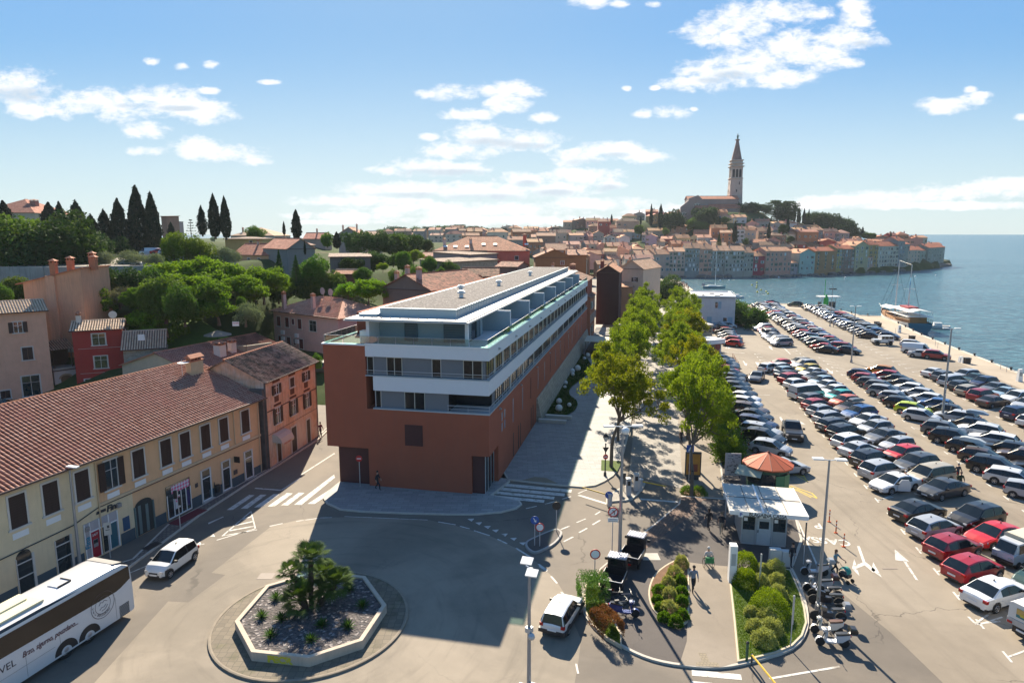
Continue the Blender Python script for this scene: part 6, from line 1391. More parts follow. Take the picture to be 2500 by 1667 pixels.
for k,u,vb,vt,Y,w,c,lab in(('cyp0',1589,552,496,520,.8,1,'thin tall cypress left of the church hill'),('cyp1',1612,556,497,520,1.1,1,'broader cypress beside the round tree left of the church'),('dark1',1638,562,509,515,1.2,1,'big round dark tree left of the church'),('cyp1',1493,545,522,540,1.2,1,'small lone cypress among roofs left of the hill'),('cyp1',1564,550,524,540,.8,1,'small cypress behind the hill-top house'),('dark0',1722,548,503,515,1.3,1,'dark pine in front of the church facade'),('bush1',1694,560,530,508,1.2,1.3,'light green bush below the church'),('bush0',1714,563,540,505,1.2,1.2,'round light green tree below the dark pine'),('dark2',1740,562,522,510,1.1,.9,'dark tree right of the pine at the church'),('cyp1',1801,520,490,540,1.4,1,'rounded cypress at the foot of the bell tower'),('dark0',1824,527,492,530,1.5,1,'wide dark tree right of the bell tower'),('pine',1855,532,498,530,1.3,1.2,'airy pine crown right of the wide dark tree'),('pine',1868,534,504,532,1.0,1.3,'smaller pine with sky showing below'),('pine',1895,542,488,528,1.2,1,'tall umbrella pine on the hill right of the tower'),('pine',1920,544,490,528,1.2,.9,'second big umbrella pine, darker'),('dark1',1910,545,500,526,1.1,.9,'dark crown filling the umbrella pine group'),('cyp0',1938,545,490,540,.8,1,'thin cypress tip above the pine group'),('cyp0',1949,550,506,525,1.2,1,'cypress right of the pine group'),('cyp0',1961,560,507,520,.9,1,'slim cypress in the middle of the hill trees'),('cyp0',1973,550,509,530,.8,1,'slim cypress before the bushy tree'),('dark2',1975,552,516,525,1.0,1.1,'bushy tree behind the slim cypresses'),('dark0',2005,560,517,520,1.4,1,'broad dark oak on the right shoulder of the hill'),('dark1',2028,565,520,518,1.4,1,'second broad dark oak on the shoulder'),('dark2',2050,575,528,512,1.3,1,'dark oak sloping down to the right'),('dark0',2035,590,545,505,1.2,.9,'dense dark tree mass low on the shoulder'),('dark1',2075,585,543,505,1.3,1.1,'dark round tree near the end of the hill wood'),('bush0',2005,583,550,505,1.0,.8,'dark shrubbery below the broad oaks'),('bare',2070,550,527,515,.8,1,'spindly araucaria standing above the trees at the right'),('cyp1',2105,576,553,500,1.5,1,'little double cypress at the right end of the wood'),('bush1',2112,582,565,495,1.4,1,'low bushes right of the wood'),('bush2',2128,583,568,492,1.2,1.1,'last pale bush on the right slope'),('cyp1',2174,584,565,490,1.2,1,'purple-black small cypress behind the point houses'),('cyp0',1793,592,538,440,1.2,1,'large cypress in the middle of the hill houses'),('cyp0',1876,585,541,445,1.1,1,'tall cypress right of the hill centre'),('cyp1',1922,572,530,460,1.1,1,'cypress beside the dark bushes on the right of the hill'),('dark0',1912,572,546,458,.9,.8,'dark bush hugging that cypress'),('fir',1755,603,568,412,1.2,1,'fir above the waterfront houses'),('bush1',1625,572,555,480,1.0,1.3,'light green garden bush left of the salmon house'),('bush0',1770,545,528,500,1.1,.9,'green bush beneath the tower houses'),('dark0',1930,592,575,425,1.0,.8,'dark garden tree above the waterfront roofs'),('bush2',1560,572,548,500,.9,1.1,'green garden tree beside the hill-top house'),('bush1',1820,597,580,430,.9,.9,'garden shrub among the central hill houses')):
 px_tree(k,u,vb,vt,Y,lab,gh,(c,c,c),wf_=w)
def hedge(label,pts,w,h,m,color=(1,1,1),ls=.12,dens=420,name='hedge',z=0.0,seed=2,rough=.12,base=None):
 """clipped or loose hedge along a line of ground points"""
 r2=np.random.RandomState(seed);P=[]
 for a,b in zip(pts,pts[1:]):
  a=np.array(a[:2]);b=np.array(b[:2]);L=np.linalg.norm(b-a);d=(b-a)/L;nn=np.array([-d[1],d[0]]);n=int(dens*L*(w+h))
  t_=r2.rand(n)*L;ang=r2.rand(n)*pi;sq_=.5
  yy=np.sign(np.cos(ang))*np.abs(np.cos(ang))**sq_*w/2;zz=np.abs(np.sin(ang))**sq_*h
  lump=1+rough*np.sin(t_*4.1+ang*3)+rough*r2.normal(size=n)*.6-.18*r2.rand(n)
  xy=a+d*t_[:,None]+nn*(yy*lump)[:,None];P.append(np.column_stack([xy,zz*lump+.03]))
 P=np.concatenate(P);c=P.mean(0);c[2]=0;P=P-c
 r=thing(name,label,'hedge',(float(c[0]),float(c[1]),z),0,None)
 obj('foliage',leaf_mesh('foliage',P,r2.uniform(.6,1.4,len(P))*ls,m,seed),r,color)
 return r
def shrub(label,x,y,r_,h,m,color=(1,1,1),ls=.10,n=1800,name='bush',z=0.12,seed=1,group=None,rough=.12,cat='bush',boxy=1.0):
 r2=np.random.RandomState(seed);g=r2.normal(size=(n,3));g/=np.linalg.norm(g,axis=1)[:,None];
 if boxy<1:g=r2.uniform(-1,1,(n,3));k_=np.abs(g).argmax(1);g[range(n),k_]=np.sign(g[range(n),k_])
 g[:,2]=np.abs(g[:,2])*1.0
 lump=1+rough*np.sin(g[:,0]*7+seed)*np.cos(g[:,1]*6)+rough*.6*r2.normal(size=n)-.25*r2.rand(n)**2
 P=g*np.array([r_,r_,h])*lump[:,None]
 t=thing(name,label,cat,(x,y,z),0,group);obj('foliage',leaf_mesh('foliage',P,r2.uniform(.6,1.4,n)*ls,m,seed,dirs=g),t,color)
 return t
hedge('dark clipped hedge along the walled lawn behind the low roofed building',[G(455,800,5),G(480,812,5),G(530,830,5)],2.2,2.0,L_MID,(.7,.9,.9),.3,160,z=4.0,seed=4)
hedge('yellow-green bamboo-like hedge behind the curved garden wall',[G(555,800,6),G(600,795,6),G(645,790,6)],1.6,2.6,L_BRIGHT,(1.3,1.05,.9),.35,160,z=4.6,seed=5,rough=.3)
hedge('loose dark hedge between the promenade and the first row of parked cars',[W(20.9,13.5),W(20.9,24),W(21.2,36),W(21.4,50),W(21.6,68)],1.5,1.7,L_MID,(.9,.95,.9),.22,150,seed=6,rough=.35)
for i,(x,y,r_,h) in enumerate(((21.0,16.5,1.6,2.4),(20.9,13.2,1.3,2.0),(21.3,22,1.3,2.6),(21.5,30,1.5,2.8),(21.6,40,1.6,3.2),(21.8,50,1.6,3.0),(22.0,60,1.5,3.0))):
 X,Y=W(x,y);shrub(['round green oleander bush next to the nearest silver car of the hedge row','low bush behind the umbrella-roofed kiosk'][i] if i<2 else 'tall loose oleander bush in the car park hedge, %s from the near end'%ordn(i-2),X,Y,r_,h,L_MID,(1.1,1.1,.9),.22,2600,z=0,seed=i,name='oleander_bush',rough=.3)
for i,(x,y,r_,h) in enumerate(((1806,792,3.0,3.3),(1842,797,2.5,3.0),(1800,780,2.6,3.3))):
 X,Y=G(x,y);t=shrub(['big olive-green evergreen tree right of the white harbour building','rounded smaller tree at the right of the evergreen clump','dark tree at the back of the clump by the white harbour building'][i],X,Y,r_,h,L_DARK,(2.1,2.0,1.3),.45,5500,z=.6,seed=i+20,name='evergreen_tree',rough=.3,cat='tree')
 b=MB();b.tube([(0,0,-.7),(0,0,2.5)],[.3,.2],7);b.build('trunk',M_BARK,t)
hedge('low clipped hedge in front of the evergreen clump',[G(1815,806),G(1862,806)],1.2,1.2,L_DARK,(1.2,1.3,1),.25,150,seed=9)
# --------- VEHICLES
def prof(pts,x):
 return float(np.interp(x,[p[0] for p in pts],[p[1] for p in pts]))
CT={'hatchback':(4.05,1.76,1.47,.93,(-1.92,-1.45,.35,1.12),.86,.95,-1.23,1.28,.31),'sedan':(4.6,1.8,1.44,.94,(-1.75,-1.0,.35,1.15),.84,.98,-1.4,1.35,.32),'estate car':(4.7,1.82,1.47,.94,(-2.22,-1.85,.3,1.1),.84,.95,-1.4,1.38,.32),'SUV':(4.45,1.86,1.66,1.05,(-2.1,-1.65,.35,1.1),.99,1.05,-1.32,1.32,.36),'minivan':(4.5,1.82,1.66,.98,(-2.18,-1.85,.75,1.55),.9,.98,-1.35,1.4,.32),'microcar':(3.54,1.64,1.48,.9,(-1.68,-1.5,.35,1.05),.88,.92,-1.2,1.22,.29),'van':(5.1,1.95,1.97,1.12,(-2.52,-2.42,1.15,1.95),1.05,1.1,-1.55,1.6,.34),'boxy hatchback':(3.65,1.55,1.44,.9,(-1.78,-1.62,.25,.78),.86,.93,-1.1,1.15,.28)}
def car_meshes(typ,panel=False):
 L,w,H,belt,(xr,xr2,xf2,xf),hz,tz,wr,wf_,rw=CT[typ];hw=w/2;h2=L/2;Ra=rw+.075;zc=rw+.01
 xs={-h2,-h2+.06,-h2+.2,h2,h2-.05,h2-.18,h2-.5,xr,xr2,xf2,xf,(xf+h2)/2,(xr2+xf2)/2-.05,(xr2+xf2)/2+.05,xf2-.12,xr2+.12,xr2+(xf2-xr2)*.25,xr2+(xf2-xr2)*.78}
 for c in(wr,wf_):
  for k in range(9):xs.add(c+Ra*cos(pi*k/8))
 xs=sorted(xs);xs=[x for i,x in enumerate(xs) if i==0 or x-xs[i-1]>.012]
 top=[(-h2,tz-.18),(-h2+.06,tz-.06),(-h2+.2,tz),(xr,tz+.02),(xr2,H-.09),(xr2*.6+xf2*.4,H-.01),((xr2+xf2)/2,H),(xf2-.12,H-.035),(xf2,H-.07),(xf,hz+.09),((xf+h2)/2,hz+.02),(h2-.18,hz-.12),(h2-.05,hz-.24),(h2,hz-.34)]
 blt=[(-h2,tz-.2),(-h2+.06,tz-.08),(-h2+.2,belt),(xr,belt+.03),(xf,belt-.02),((xf+h2)/2,hz-.03),(h2-.18,hz-.15),(h2-.05,hz-.26),(h2,hz-.36)]
 wid=[(-h2,.84),(-h2+.06,.91),(-h2+.3,.97),(-h2+.8,1),(h2-.9,1),(h2-.5,.96),(h2-.18,.87),(h2-.05,.79),(h2,.70)]
 secs=[]
 for x in xs:
  k=prof(wid,x)*hw;zt,zb=prof(top,x),min(prof(blt,x),prof(top,x)-.01)
  base=.22 if-h2+.1<x<h2-.1 else.30
  z0=base
  for c in(wr,wf_):
   if abs(x-c)<Ra:z0=max(z0,zc+sqrt(max(0,Ra*Ra-(x-c)**2)))
  cab=xr<=x<=xf
  inset=.0
  if cab:
   f=min(1.0,max(0.0,(zt-zb)/(H-belt)));inset=.20*f
  k1_=k-inset-.02;zm=min(.74,zb-.05)
  if not cab:k1_=k*.95
  secs.append([(x,k*.97,z0),(x,k,max(zm,z0+.01)),(x,k*.985,zb),(x,k1_,zt-(.05 if cab else.008) if zt-.05>zb else zb+.004),(x,k1_-.07,zt-.004 if cab else zt),(x,0,zt+(.035 if cab else.025))])
 mats={'paint':MB(),'glass':MB(),'trim':MB()}
 def quad(kind,pts):
  mats[kind].poly(pts);mats[kind].poly([(x,-y,z) for x,y,z in reversed(pts)])
 pill=[(xr2+xf2)/2]
 for i in range(len(secs)-1):
  a,b=secs[i],secs[i+1];xm=(a[0][0]+b[0][0])/2
  for j in range(5):
   kind='paint'
   if j==2 and xr<xm<xf:
    kind='glass'
    if abs(xm-pill[0])<.051:kind='trim'
    if panel and xm<(xf2-.12):kind='paint'
    if xm<xr2 and not panel:kind='paint' if typ in('sedan','hatchback','microcar') else 'glass'
   if j==4 and(xf2<xm<xf or xr<xm<xr2):kind='glass' if not(panel and xm<0) else 'paint'
   if j==0 and a[0][2]<.4 and b[0][2]<.4:
    p0,p1,q0,q1=a[0],a[1],b[0],b[1];t_=.22
    m0=tuple(p0[k]+(p1[k]-p0[k])*t_ for k in range(3));m1=tuple(q0[k]+(q1[k]-q0[k])*t_ for k in range(3))
    quad('trim',[p0,q0,m1,m0]);quad('paint',[m0,m1,q1,p1]);continue
   quad(kind,[a[j],b[j],b[j+1],a[j+1]])
 for s,rev in((secs[0],False),(secs[-1],True)):
  P=s+[(x,-y,z) for x,y,z in reversed(s[:-1])]
  mats['paint'].poly(P if rev else P[::-1])
 t=mats['trim'];t.box(-h2+.12,h2-.15,-hw+.14,hw-.14,.20,.62)
 for c in(wr,wf_):t.box(c-Ra,c+Ra,-hw+.04,hw-.04,.34,.70)
 t.box(h2-.03,h2+.012,-.42,.42,.30,.42);t.box(-h2-.012,-h2+.03,-.5,.5,.26,.36)
 for sy in(-1,1):t.rbox((xf-.32,sy*(hw+.06),belt+.06),(.07,.1,.06))
 tk=MB();tk.box(h2-.05,h2+.018,-.30,.30,hz-.42,hz-.30);
 hl=MB();hl.ring([[(h2-.38,hw*.93,hz-.26),(h2-.38,hw*.98,hz-.14),(h2-.36,hw*.88,hz-.08)],[(h2-.10,hw*.50,hz-.34),(h2-.07,hw*.60,hz-.24),(h2-.12,hw*.62,hz-.17)]]);hl.box(h2-.16,h2-.02,hw*.52,hw*.80,hz-.33,hz-.20)
 tl=MB();tl.box(-h2-.015,-h2+.22,hw*.66,hw*.935,belt-.22,belt-.04)
 pl=MB();pl.box(-h2-.03,-h2,-.26,.26,belt-.42 if typ not in('van',) else.5,belt-.31 if typ not in('van',) else.61);pf=MB();pf.box(h2+.012,h2+.03,-.26,.26,.38,.49)
 wl_=MB();n=20
 def wheel(side):
  m=MB();pr=[(rw*.62,-.10),(rw*.95,-.10),(rw,-.06),(rw,.06),(rw*.95,.10),(rw*.62,.10)]
  m.ring([[(r_*cos(2*pi*k/n),y*side,r_*sin(2*pi*k/n)) for k in range(n)] for r_,y in pr]);return m
 def rim(side):
  m=MB();m.ring([[(r_*cos(2*pi*k/n),y*side,r_*sin(2*pi*k/n)) for k in range(n)] for r_,y in((rw*.64,.09),(rw*.6,.112),(rw*.5,.085),(rw*.16,.09),(rw*.1,.105))])
  for k in range(5):
   a=2*pi*k/5;c,s_=cos(a),sin(a);m.poly([(c*rw*.15-s_*.03,.112*side,s_*rw*.15+c*.03),(c*rw*.6-s_*.02,.113*side,s_*rw*.6+c*.02),(c*rw*.6+s_*.02,.113*side,s_*rw*.6-c*.02),(c*rw*.15+s_*.03,.112*side,s_*rw*.15-c*.03)])
  return m
 return dict(body=mats['paint'],glass=mats['glass'],trim=t,grille=tk,hl=hl,tl=tl,pl=pl,pf=pf,wheel=wheel,rim=rim,wx=(wr,wf_),hw=hw,rw=rw,L=L,H=H)
CARP={}
def car_proto(typ,lod,panel=False):
 k=(typ,lod,panel)
 if k in CARP:return CARP[k]
 d=car_meshes(typ,panel);hw,rw=d['hw'],d['rw']
 r=bpy.data.objects.new('parked_car',None)
 parts=[]
 def part(n,mb,m,tint=False,smooth=True):
  o=bpy.data.objects.new(n,mb.mesh(n,m,smooth));
  if tint:o['tint']=True
  parts.append((o,[]));return o
 def mirror(mb):
  m=MB();m.v=[(x,-y,z) for x,y,z in mb.v];m.f=[tuple(reversed(f)) for f in mb.f];m.m=list(mb.m);return m
 if lod==2:
  mb=MB()
  def add(src,mi,off=(0,0,0)):
   b=len(mb.v);mb.v+=[(x+off[0],y+off[1],z+off[2]) for x,y,z in src.v];mb.f+=[tuple(b+i for i in f) for f in src.f];mb.m+=[mi]*len(src.f)
  add(d['body'],0);add(d['glass'],1);add(d['trim'],2);add(d['tl'],3);add(mirror(d['tl']),3);add(d['hl'],4);add(mirror(d['hl']),4);add(d['pl'],5);add(d['pf'],5)
  for wx in d['wx']:
   for s in(-1,1):add(d['wheel'](s),2,(wx,s*(hw-.1),rw));add(d['rim'](s),4,(wx,s*(hw-.1),rw))
  me=mb.mesh('parked_car',[M_PAINT,M_CARGLASS,M_BLACK,M_RED,M_CHROME,M_PLATE],True)
  r=bpy.data.objects.new('parked_car',me);CARP[k]=(r,[],d);return CARP[k]
 part('body',d['body'],M_PAINT,True);part('windows',d['glass'],M_CARGLASS);part('sills_and_mirrors',d['trim'],M_BLACK,smooth=False)
 tyre=d['wheel'](1).mesh('wheel',M_TYRE,True);tyreR=d['wheel'](-1).mesh('wheel',M_TYRE,True);rm=d['rim'](1).mesh('rim',M_RIM,True);rmR=d['rim'](-1).mesh('rim',M_RIM,True)
 for wx in d['wx']:
  for s,ty,ri in((1,tyre,rm),(-1,tyreR,rmR)):
   o=bpy.data.objects.new('wheel',ty);o.location=(wx,s*(hw-.1),rw);e=bpy.data.objects.new('rim',ri);parts.append((o,[e]))
 part('taillight',d['tl'],M_RED);part('taillight',mirror(d['tl']),M_RED)
 if lod==0:
  part('headlight',d['hl'],M_CHROME);part('headlight',mirror(d['hl']),M_CHROME);part('grille',d['grille'],M_BLACK);part('number_plate',d['pl'],M_PLATE);part('number_plate',d['pf'],M_PLATE)
  al=MB();al.rbox((-.5,0,d['H']+.06),(.05,.02,.04));part('aerial',al,M_BLACK)
 CARP[k]=(r,parts,d);return CARP[k]
def put_car(typ,x,y,ang,color,label,group='cars parked in the harbour car park',z=0.004,panel=False,frame=True,name='parked_car',cat='car',lod=None):
 X,Y=W(x,y) if frame else(x,y)
 if lod is None:lod=0 if Y<82 else(1 if Y<135 else 2)
 r0,parts,d=car_proto(typ,lod,panel)
 r=bpy.data.objects.new(name,r0.data);COL.objects.link(r);r.location=(X,Y,z);r.rotation_euler=(0,0,(ang-AX) if frame else ang)
 r.color=C3(color);tag(r,label,cat,group)
 for p,ks in parts:
  c=p.copy();COL.objects.link(c);c.parent=r
  if p.get('tint'):c.color=C3(color)
  for k in ks:e=k.copy();COL.objects.link(e);e.parent=c
 return r
CC={'white':(.62,.63,.64),'silver':(.36,.38,.41),'grey':(.12,.13,.145),'dark grey':(.045,.05,.058),'black':(.010,.011,.014),'red':(.52,.012,.015),'dark red':(.30,.01,.018),'navy':(.01,.02,.07),'blue':(.012,.09,.28),'teal':(.02,.33,.30),'lime green':(.38,.46,.01),'yellow':(.60,.43,.02),'orange':(.52,.21,.015),'coral':(.48,.09,.035),'beige':(.37,.32,.24),'brown':(.085,.055,.045),'pale blue':(.25,.36,.44),'dark green':(.015,.05,.04)}
EMPTY_=None
rows={}
rows['B1']=[('sedan','white'),('hatchback','dark red'),('hatchback','dark red'),('hatchback','silver'),('sedan','black'),None,('sedan','white',1),('SUV','silver'),('SUV','black'),('sedan','silver'),('estate car','white'),('SUV','black'),('estate car','dark grey'),('estate car','silver'),('hatchback','silver'),('hatchback','dark red'),('hatchback','grey'),('van','white'),None,('hatchback','white'),('SUV','dark red'),('sedan','dark grey'),('hatchback','pale blue'),('estate car','white'),('hatchback','red',1)]
rows['B2']=[('sedan','dark green'),None,('sedan','red'),('SUV','black'),None,('sedan','dark grey'),('minivan','beige'),('SUV','dark grey'),('hatchback','red'),('boxy hatchback','silver'),('sedan','grey'),('hatchback','silver'),('sedan','white'),('SUV','blue'),('sedan','brown'),('hatchback','coral'),('hatchback','teal'),('hatchback','white'),('sedan','white'),('hatchback','pale blue'),('sedan','dark grey'),('sedan','white'),('hatchback','yellow'),('SUV','silver'),('hatchback','beige')]
rows['C1']=[('hatchback','red'),None,('boxy hatchback','silver'),('estate car','white'),('SUV','black'),('hatchback','brown'),('hatchback','black'),('SUV','black'),('SUV','grey'),None,('hatchback','white'),('hatchback','lime green'),('hatchback','black'),('hatchback','silver'),('SUV','silver'),('SUV','grey'),('hatchback','dark grey'),('hatchback','dark red'),('hatchback','navy')]
rows['C2']=[('sedan','teal grey'),('hatchback','white'),('sedan','black'),('SUV','brown'),('estate car','black'),('estate car','white'),('SUV','white'),('hatchback','black'),('estate car','silver'),('hatchback','black'),('hatchback','blue'),('hatchback','white'),('hatchback','silver'),('hatchback','white'),('sedan','dark grey'),('sedan','black'),('hatchback','dark red'),('SUV','orange')]
CC['teal grey']=(.04,.14,.17)
rows['D1']=[('sedan','white'),('hatchback','grey'),('SUV','white'),('sedan','black'),('SUV','black'),('van','black'),('hatchback','white'),('SUV','navy'),None,('sedan','brown'),('SUV','dark red'),('estate car','beige'),('hatchback','dark grey'),('minivan','silver'),('SUV','grey'),('sedan','white')]
rows['D2']=[('estate car','silver'),('SUV','black'),('hatchback','white'),('SUV','dark grey'),('sedan','grey'),('SUV','dark grey'),('SUV','brown'),('sedan','grey'),('sedan','silver'),('SUV','white'),('sedan','pale blue'),('sedan','grey'),('SUV','navy'),('sedan','dark green'),('estate car','silver')]
rows['A']=[('hatchback','silver'),('SUV','black'),('estate car','silver'),('estate car','navy'),('sedan','black'),('estate car','brown'),('hatchback','white'),('sedan','white'),('sedan','black'),('hatchback','black'),('sedan','black'),('estate car','dark grey'),('sedan','black'),('hatchback','dark red'),('SUV','dark grey'),('sedan','dark grey'),('hatchback','grey')]
pal=['white','white','silver','silver','grey','grey','dark grey','black','black','navy','blue','red','dark red','white','beige','pale blue','silver','dark grey']
rc_=random.Random(8);ty_=['hatchback','hatchback','sedan','estate car','SUV','SUV','minivan']
def rrow(n,first=()):return list(first)+[(rc_.choice(ty_),rc_.choice(pal)) for _ in range(n-len(first))]
rows['A2']=rrow(11,[('hatchback','red'),('SUV','dark red'),('sedan','dark grey'),('sedan','silver'),('hatchback','silver'),('SUV','dark grey')])
rows['B3']=rrow(26,[('minivan','silver'),('minivan','silver'),('sedan','dark grey'),('sedan','silver'),('hatchback','navy'),('hatchback','pale blue')])
rows['C3']=rrow(28,[('sedan','black'),('sedan','red'),('SUV','dark green'),('minivan','silver'),('hatchback','teal grey'),('SUV','navy'),('sedan','silver'),('hatchback','red'),('SUV','black')])
rows['C4']=rrow(28,[('sedan','dark grey'),('minivan','dark red'),('sedan','blue'),('sedan','dark grey')])
rows['D3']=rrow(20,[('sedan','black'),('hatchback','navy'),('sedan','silver')])
rows['D4']=rrow(19,[('hatchback','navy'),('sedan','dark grey'),('estate car','blue')])
RD={'B1':(32.0,-12.3,3.05,33,0,1,'left middle car row'),'B2':(32.0,-12.3,3.05,33,1,-1,'right middle car row'),'C1':(42.8,2.8,3.02,-33,0,1,'left third car row'),'C2':(42.8,11.8,3.02,-33,1,-1,'right third car row'),'D1':(54.6,12.3,3.07,33,0,1,'left quay car row'),'D2':(54.6,12.3,3.07,33,1,-1,'right quay car row'),'A':(27.3,14.2,3.05,-27,-1,1,'hedge car row'),'A2':(26.7,84.2,3.05,-27,0,-1,'short harbour car row'),'B3':(36.2,84.2,3.05,30,0,-1,'far left car row'),'C3':(43.0,80.2,3.02,-30,0,-1,'far middle row, left'),'C4':(43.0,82.6,3.02,-30,1,1,'far middle row, right'),'D3':(56.5,101,3.07,-30,0,-1,'far quay row, left'),'D4':(56.5,103,3.07,-30,1,1,'far quay row, right')}
rj=random.Random(19)
for key,lst in rows.items():
 mx,y0,pitch,hd,side,face,words=RD[key];a=R(hd);cnt_={};tot=0
 for i,it in enumerate(lst):
  if it is None:continue
  typ,coln=it[0],it[1];flip=len(it)>2;cx_=y0+pitch*(i+.5)
  far_=(2.45 if side==0 else 2.45+4.55) if side>=0 else-2.5
  px,py=mx+far_*cos(a),cx_+far_*sin(a)
  if side==1 and key=='C4':pass
  ang=a+(0 if(face>0)!=flip else pi)+R(rj.uniform(-1.5,1.5))
  tot+=1;dn_={'near':''};cnt_[(typ,coln)]=cnt_.get((typ,coln),0)+1
  lab='%s %s, %s from near end of the %s'%(coln,typ,ordn(tot-1),words)
  base=CC[coln];f=rj.uniform(.85,1.15)
  put_car(typ,px+rj.uniform(-.25,.25)*cos(a),py+rj.uniform(-.12,.12),ang,tuple(min(.8,c*f) for c in base),lab)
def solo(typ,col,fnxy,ang,lab,**k):
 x,y=WL(*fnxy);return put_car(typ,x,y,ang,CC[col],lab,**k)
solo('sedan','grey',k4(385,598),R(-108),'dark silver-grey sedan driving towards the viewer down the left aisle',group=None,name='car')
solo('hatchback','white',k4(458,540),R(50),'white hatchback parked askew at the head of the middle car row',group=None)
solo('minivan','beige',k4(447,312),R(95),'beige-green estate car standing alone beside the end of the far row')
solo('SUV','white',k4(195,268),R(20),'white SUV parked before the white harbour building')
solo('SUV','dark green',k4(628,125),R(170),'dark green estate standing alone at the far edge of the quay')
solo('van','white',k4(1405,425),R(-25),'white panel van at the near end of the upper quay-side group',panel=True)
solo('estate car','white',k4(1385,385),R(-25),'white car with a blue roof reflection behind the white panel van')
solo('sedan','silver',k4(1440,452),R(-28),'silver sedan in front of the white panel van')
solo('SUV','dark red',k4(1530,462),R(-25),'long maroon estate at the right of the white panel van')
solo('sedan','silver',(x:=k4(590,195)),R(-100),'silver sedan tail visible right of the kiosk with the red roof') if False else None
solo('sedan','silver',k4(560,1190),R(25),'silver sedan half hidden behind the kiosk with the red umbrella roof')
solo('sedan','navy',k4(480,112),R(10),'navy sedan across the end of the far row')
solo('boxy hatchback','grey',G(1940,1670),R(80),'grey car whose roof just shows at the bottom edge',group=None) if False else None
def yaw(a,b):return atan2(b[1]-a[1],b[0]-a[0])
rwv,fwv=G(480.5,1366),G(414.6,1414);an=yaw(rwv,fwv);n_=(-sin(an),cos(an));c=((rwv[0]+fwv[0])/2-n_[0]*.82*1,(rwv[1]+fwv[1])/2-n_[1]*.82)
up=put_car('microcar',0,0,0,(.66,.66,.65),'small white four-door city car turning in the left street, headlights towards the viewer',group=None,name='car',z=.008,lod=0)
up.location=(c[0],c[1],.008);up.rotation_euler=(0,0,an)
pa=k3(285,1330);pb=k3(345,1225);an2=yaw(pa,pb);m_=((pa[0]+pb[0])/2,(pa[1]+pb[1])/2);n_=(-sin(an2),cos(an2))
pd=put_car('boxy hatchback',0,0,0,(.64,.65,.66),'boxy old white hatchback seen from behind, driving round the kerb by the brown hedge',group=None,name='car',z=.008,lod=0)
pd.location=(m_[0]+n_[0]*.78,m_[1]+n_[1]*.78,.008);pd.rotation_euler=(0,0,an2)
b=MB();b.box(-1.84,1.8,-.79,.79,.3,.52);b.build('black_bumper',M_BLACK,pd)
for u,v,z,an_,lab in((1020,728,1.72,R(33)-AX,'long dark grey roof box on the blue SUV'),(1760,985,1.72,R(-33)-AX,'long white roof box on the black SUV'),(1790,808,1.5,R(-33)-AX,'silver-grey roof box on the black estate')):
 x,y=k4(u,v,z);b=MB();b.ring([[(-1.0,-.36,0),(-1.0,.36,0),(-1.0,.3,.26),(-1.0,-.3,.26)],[(-.6,-.42,0),(-.6,.42,0),(-.6,.36,.38),(-.6,-.36,.38)],[(.6,-.42,0),(.6,.42,0),(.6,.34,.34),(.6,-.34,.34)],[(1.15,-.3,0),(1.15,.3,0),(1.15,.2,.1),(1.15,-.2,.1)]])
 o=b.build('roof_box',M_PAINT,smooth=True,color=(.1,.105,.115) if 'dark' in lab else((.5,.5,.47) if 'white' in lab else(.25,.28,.32)));o.location=(x,y,z);o.rotation_euler=(0,0,an_);tag(o,lab,'roof box')
def offroader():
 X,Y=k4(1185,372);r=thing('parked_car','boxy white off-road car with an upright cabin, alone beside the far block','car',(X+.3,Y+.5,.004),pi+R(10)-AX,'cars parked in the harbour car park')
 b=MB();b.box(-1.9,1.0,-.78,.78,.55,1.12);b.box(1.0,1.95,-.62,.62,.6,1.15);b.box(-1.85,.55,-.76,.76,1.12,1.22);b.box(-1.85,.45,-.74,.74,1.78,1.85)
 for x in(-1.82,-.9,-.1,.5):b.box(x,x+.08,-.75,.75,1.2,1.8)
 b.build('body',M_PAINT,r,color=(.62,.63,.64))
 b=MB();b.box(-1.75,.5,-.73,.73,1.2,1.78);b.build('windows',M_CARGLASS,r)
 b=MB();b.box(.7,1.9,.62,.85,.8,.9);b.box(.7,1.9,-.85,-.62,.8,.9);b.box(-1.7,-.7,.78,.9,.8,.9);b.box(-1.7,-.7,-.9,-.78,.8,.9);b.box(1.95,2.1,-.8,.8,.5,.68);b.box(-1.7,1.7,-.5,.5,.3,.6);b.build('wings_and_bumper',M_BLACK,r)
 for x in(-1.25,1.3):
  for s in(-1,1):m=MB();m.ring([[(rr*cos(2*pi*k/16),y,rr*sin(2*pi*k/16)) for k in range(16)] for rr,y in((.2,-.12),(.4,-.12),(.4,.12),(.2,.12))]);o=m.build('wheel',M_TYRE,r);o.location=(x,s*.76,.4)
 m=MB();m.ring([[(y,rr*cos(2*pi*k/16),rr*sin(2*pi*k/16)) for k in range(16)] for rr,y in((.2,-2.12),(.36,-2.12),(.36,-1.92),(.2,-1.92))]);m.v=[(x,y,z+1.0) for x,y,z in m.v];m.build('spare_wheel',M_TYRE,r)
offroader()
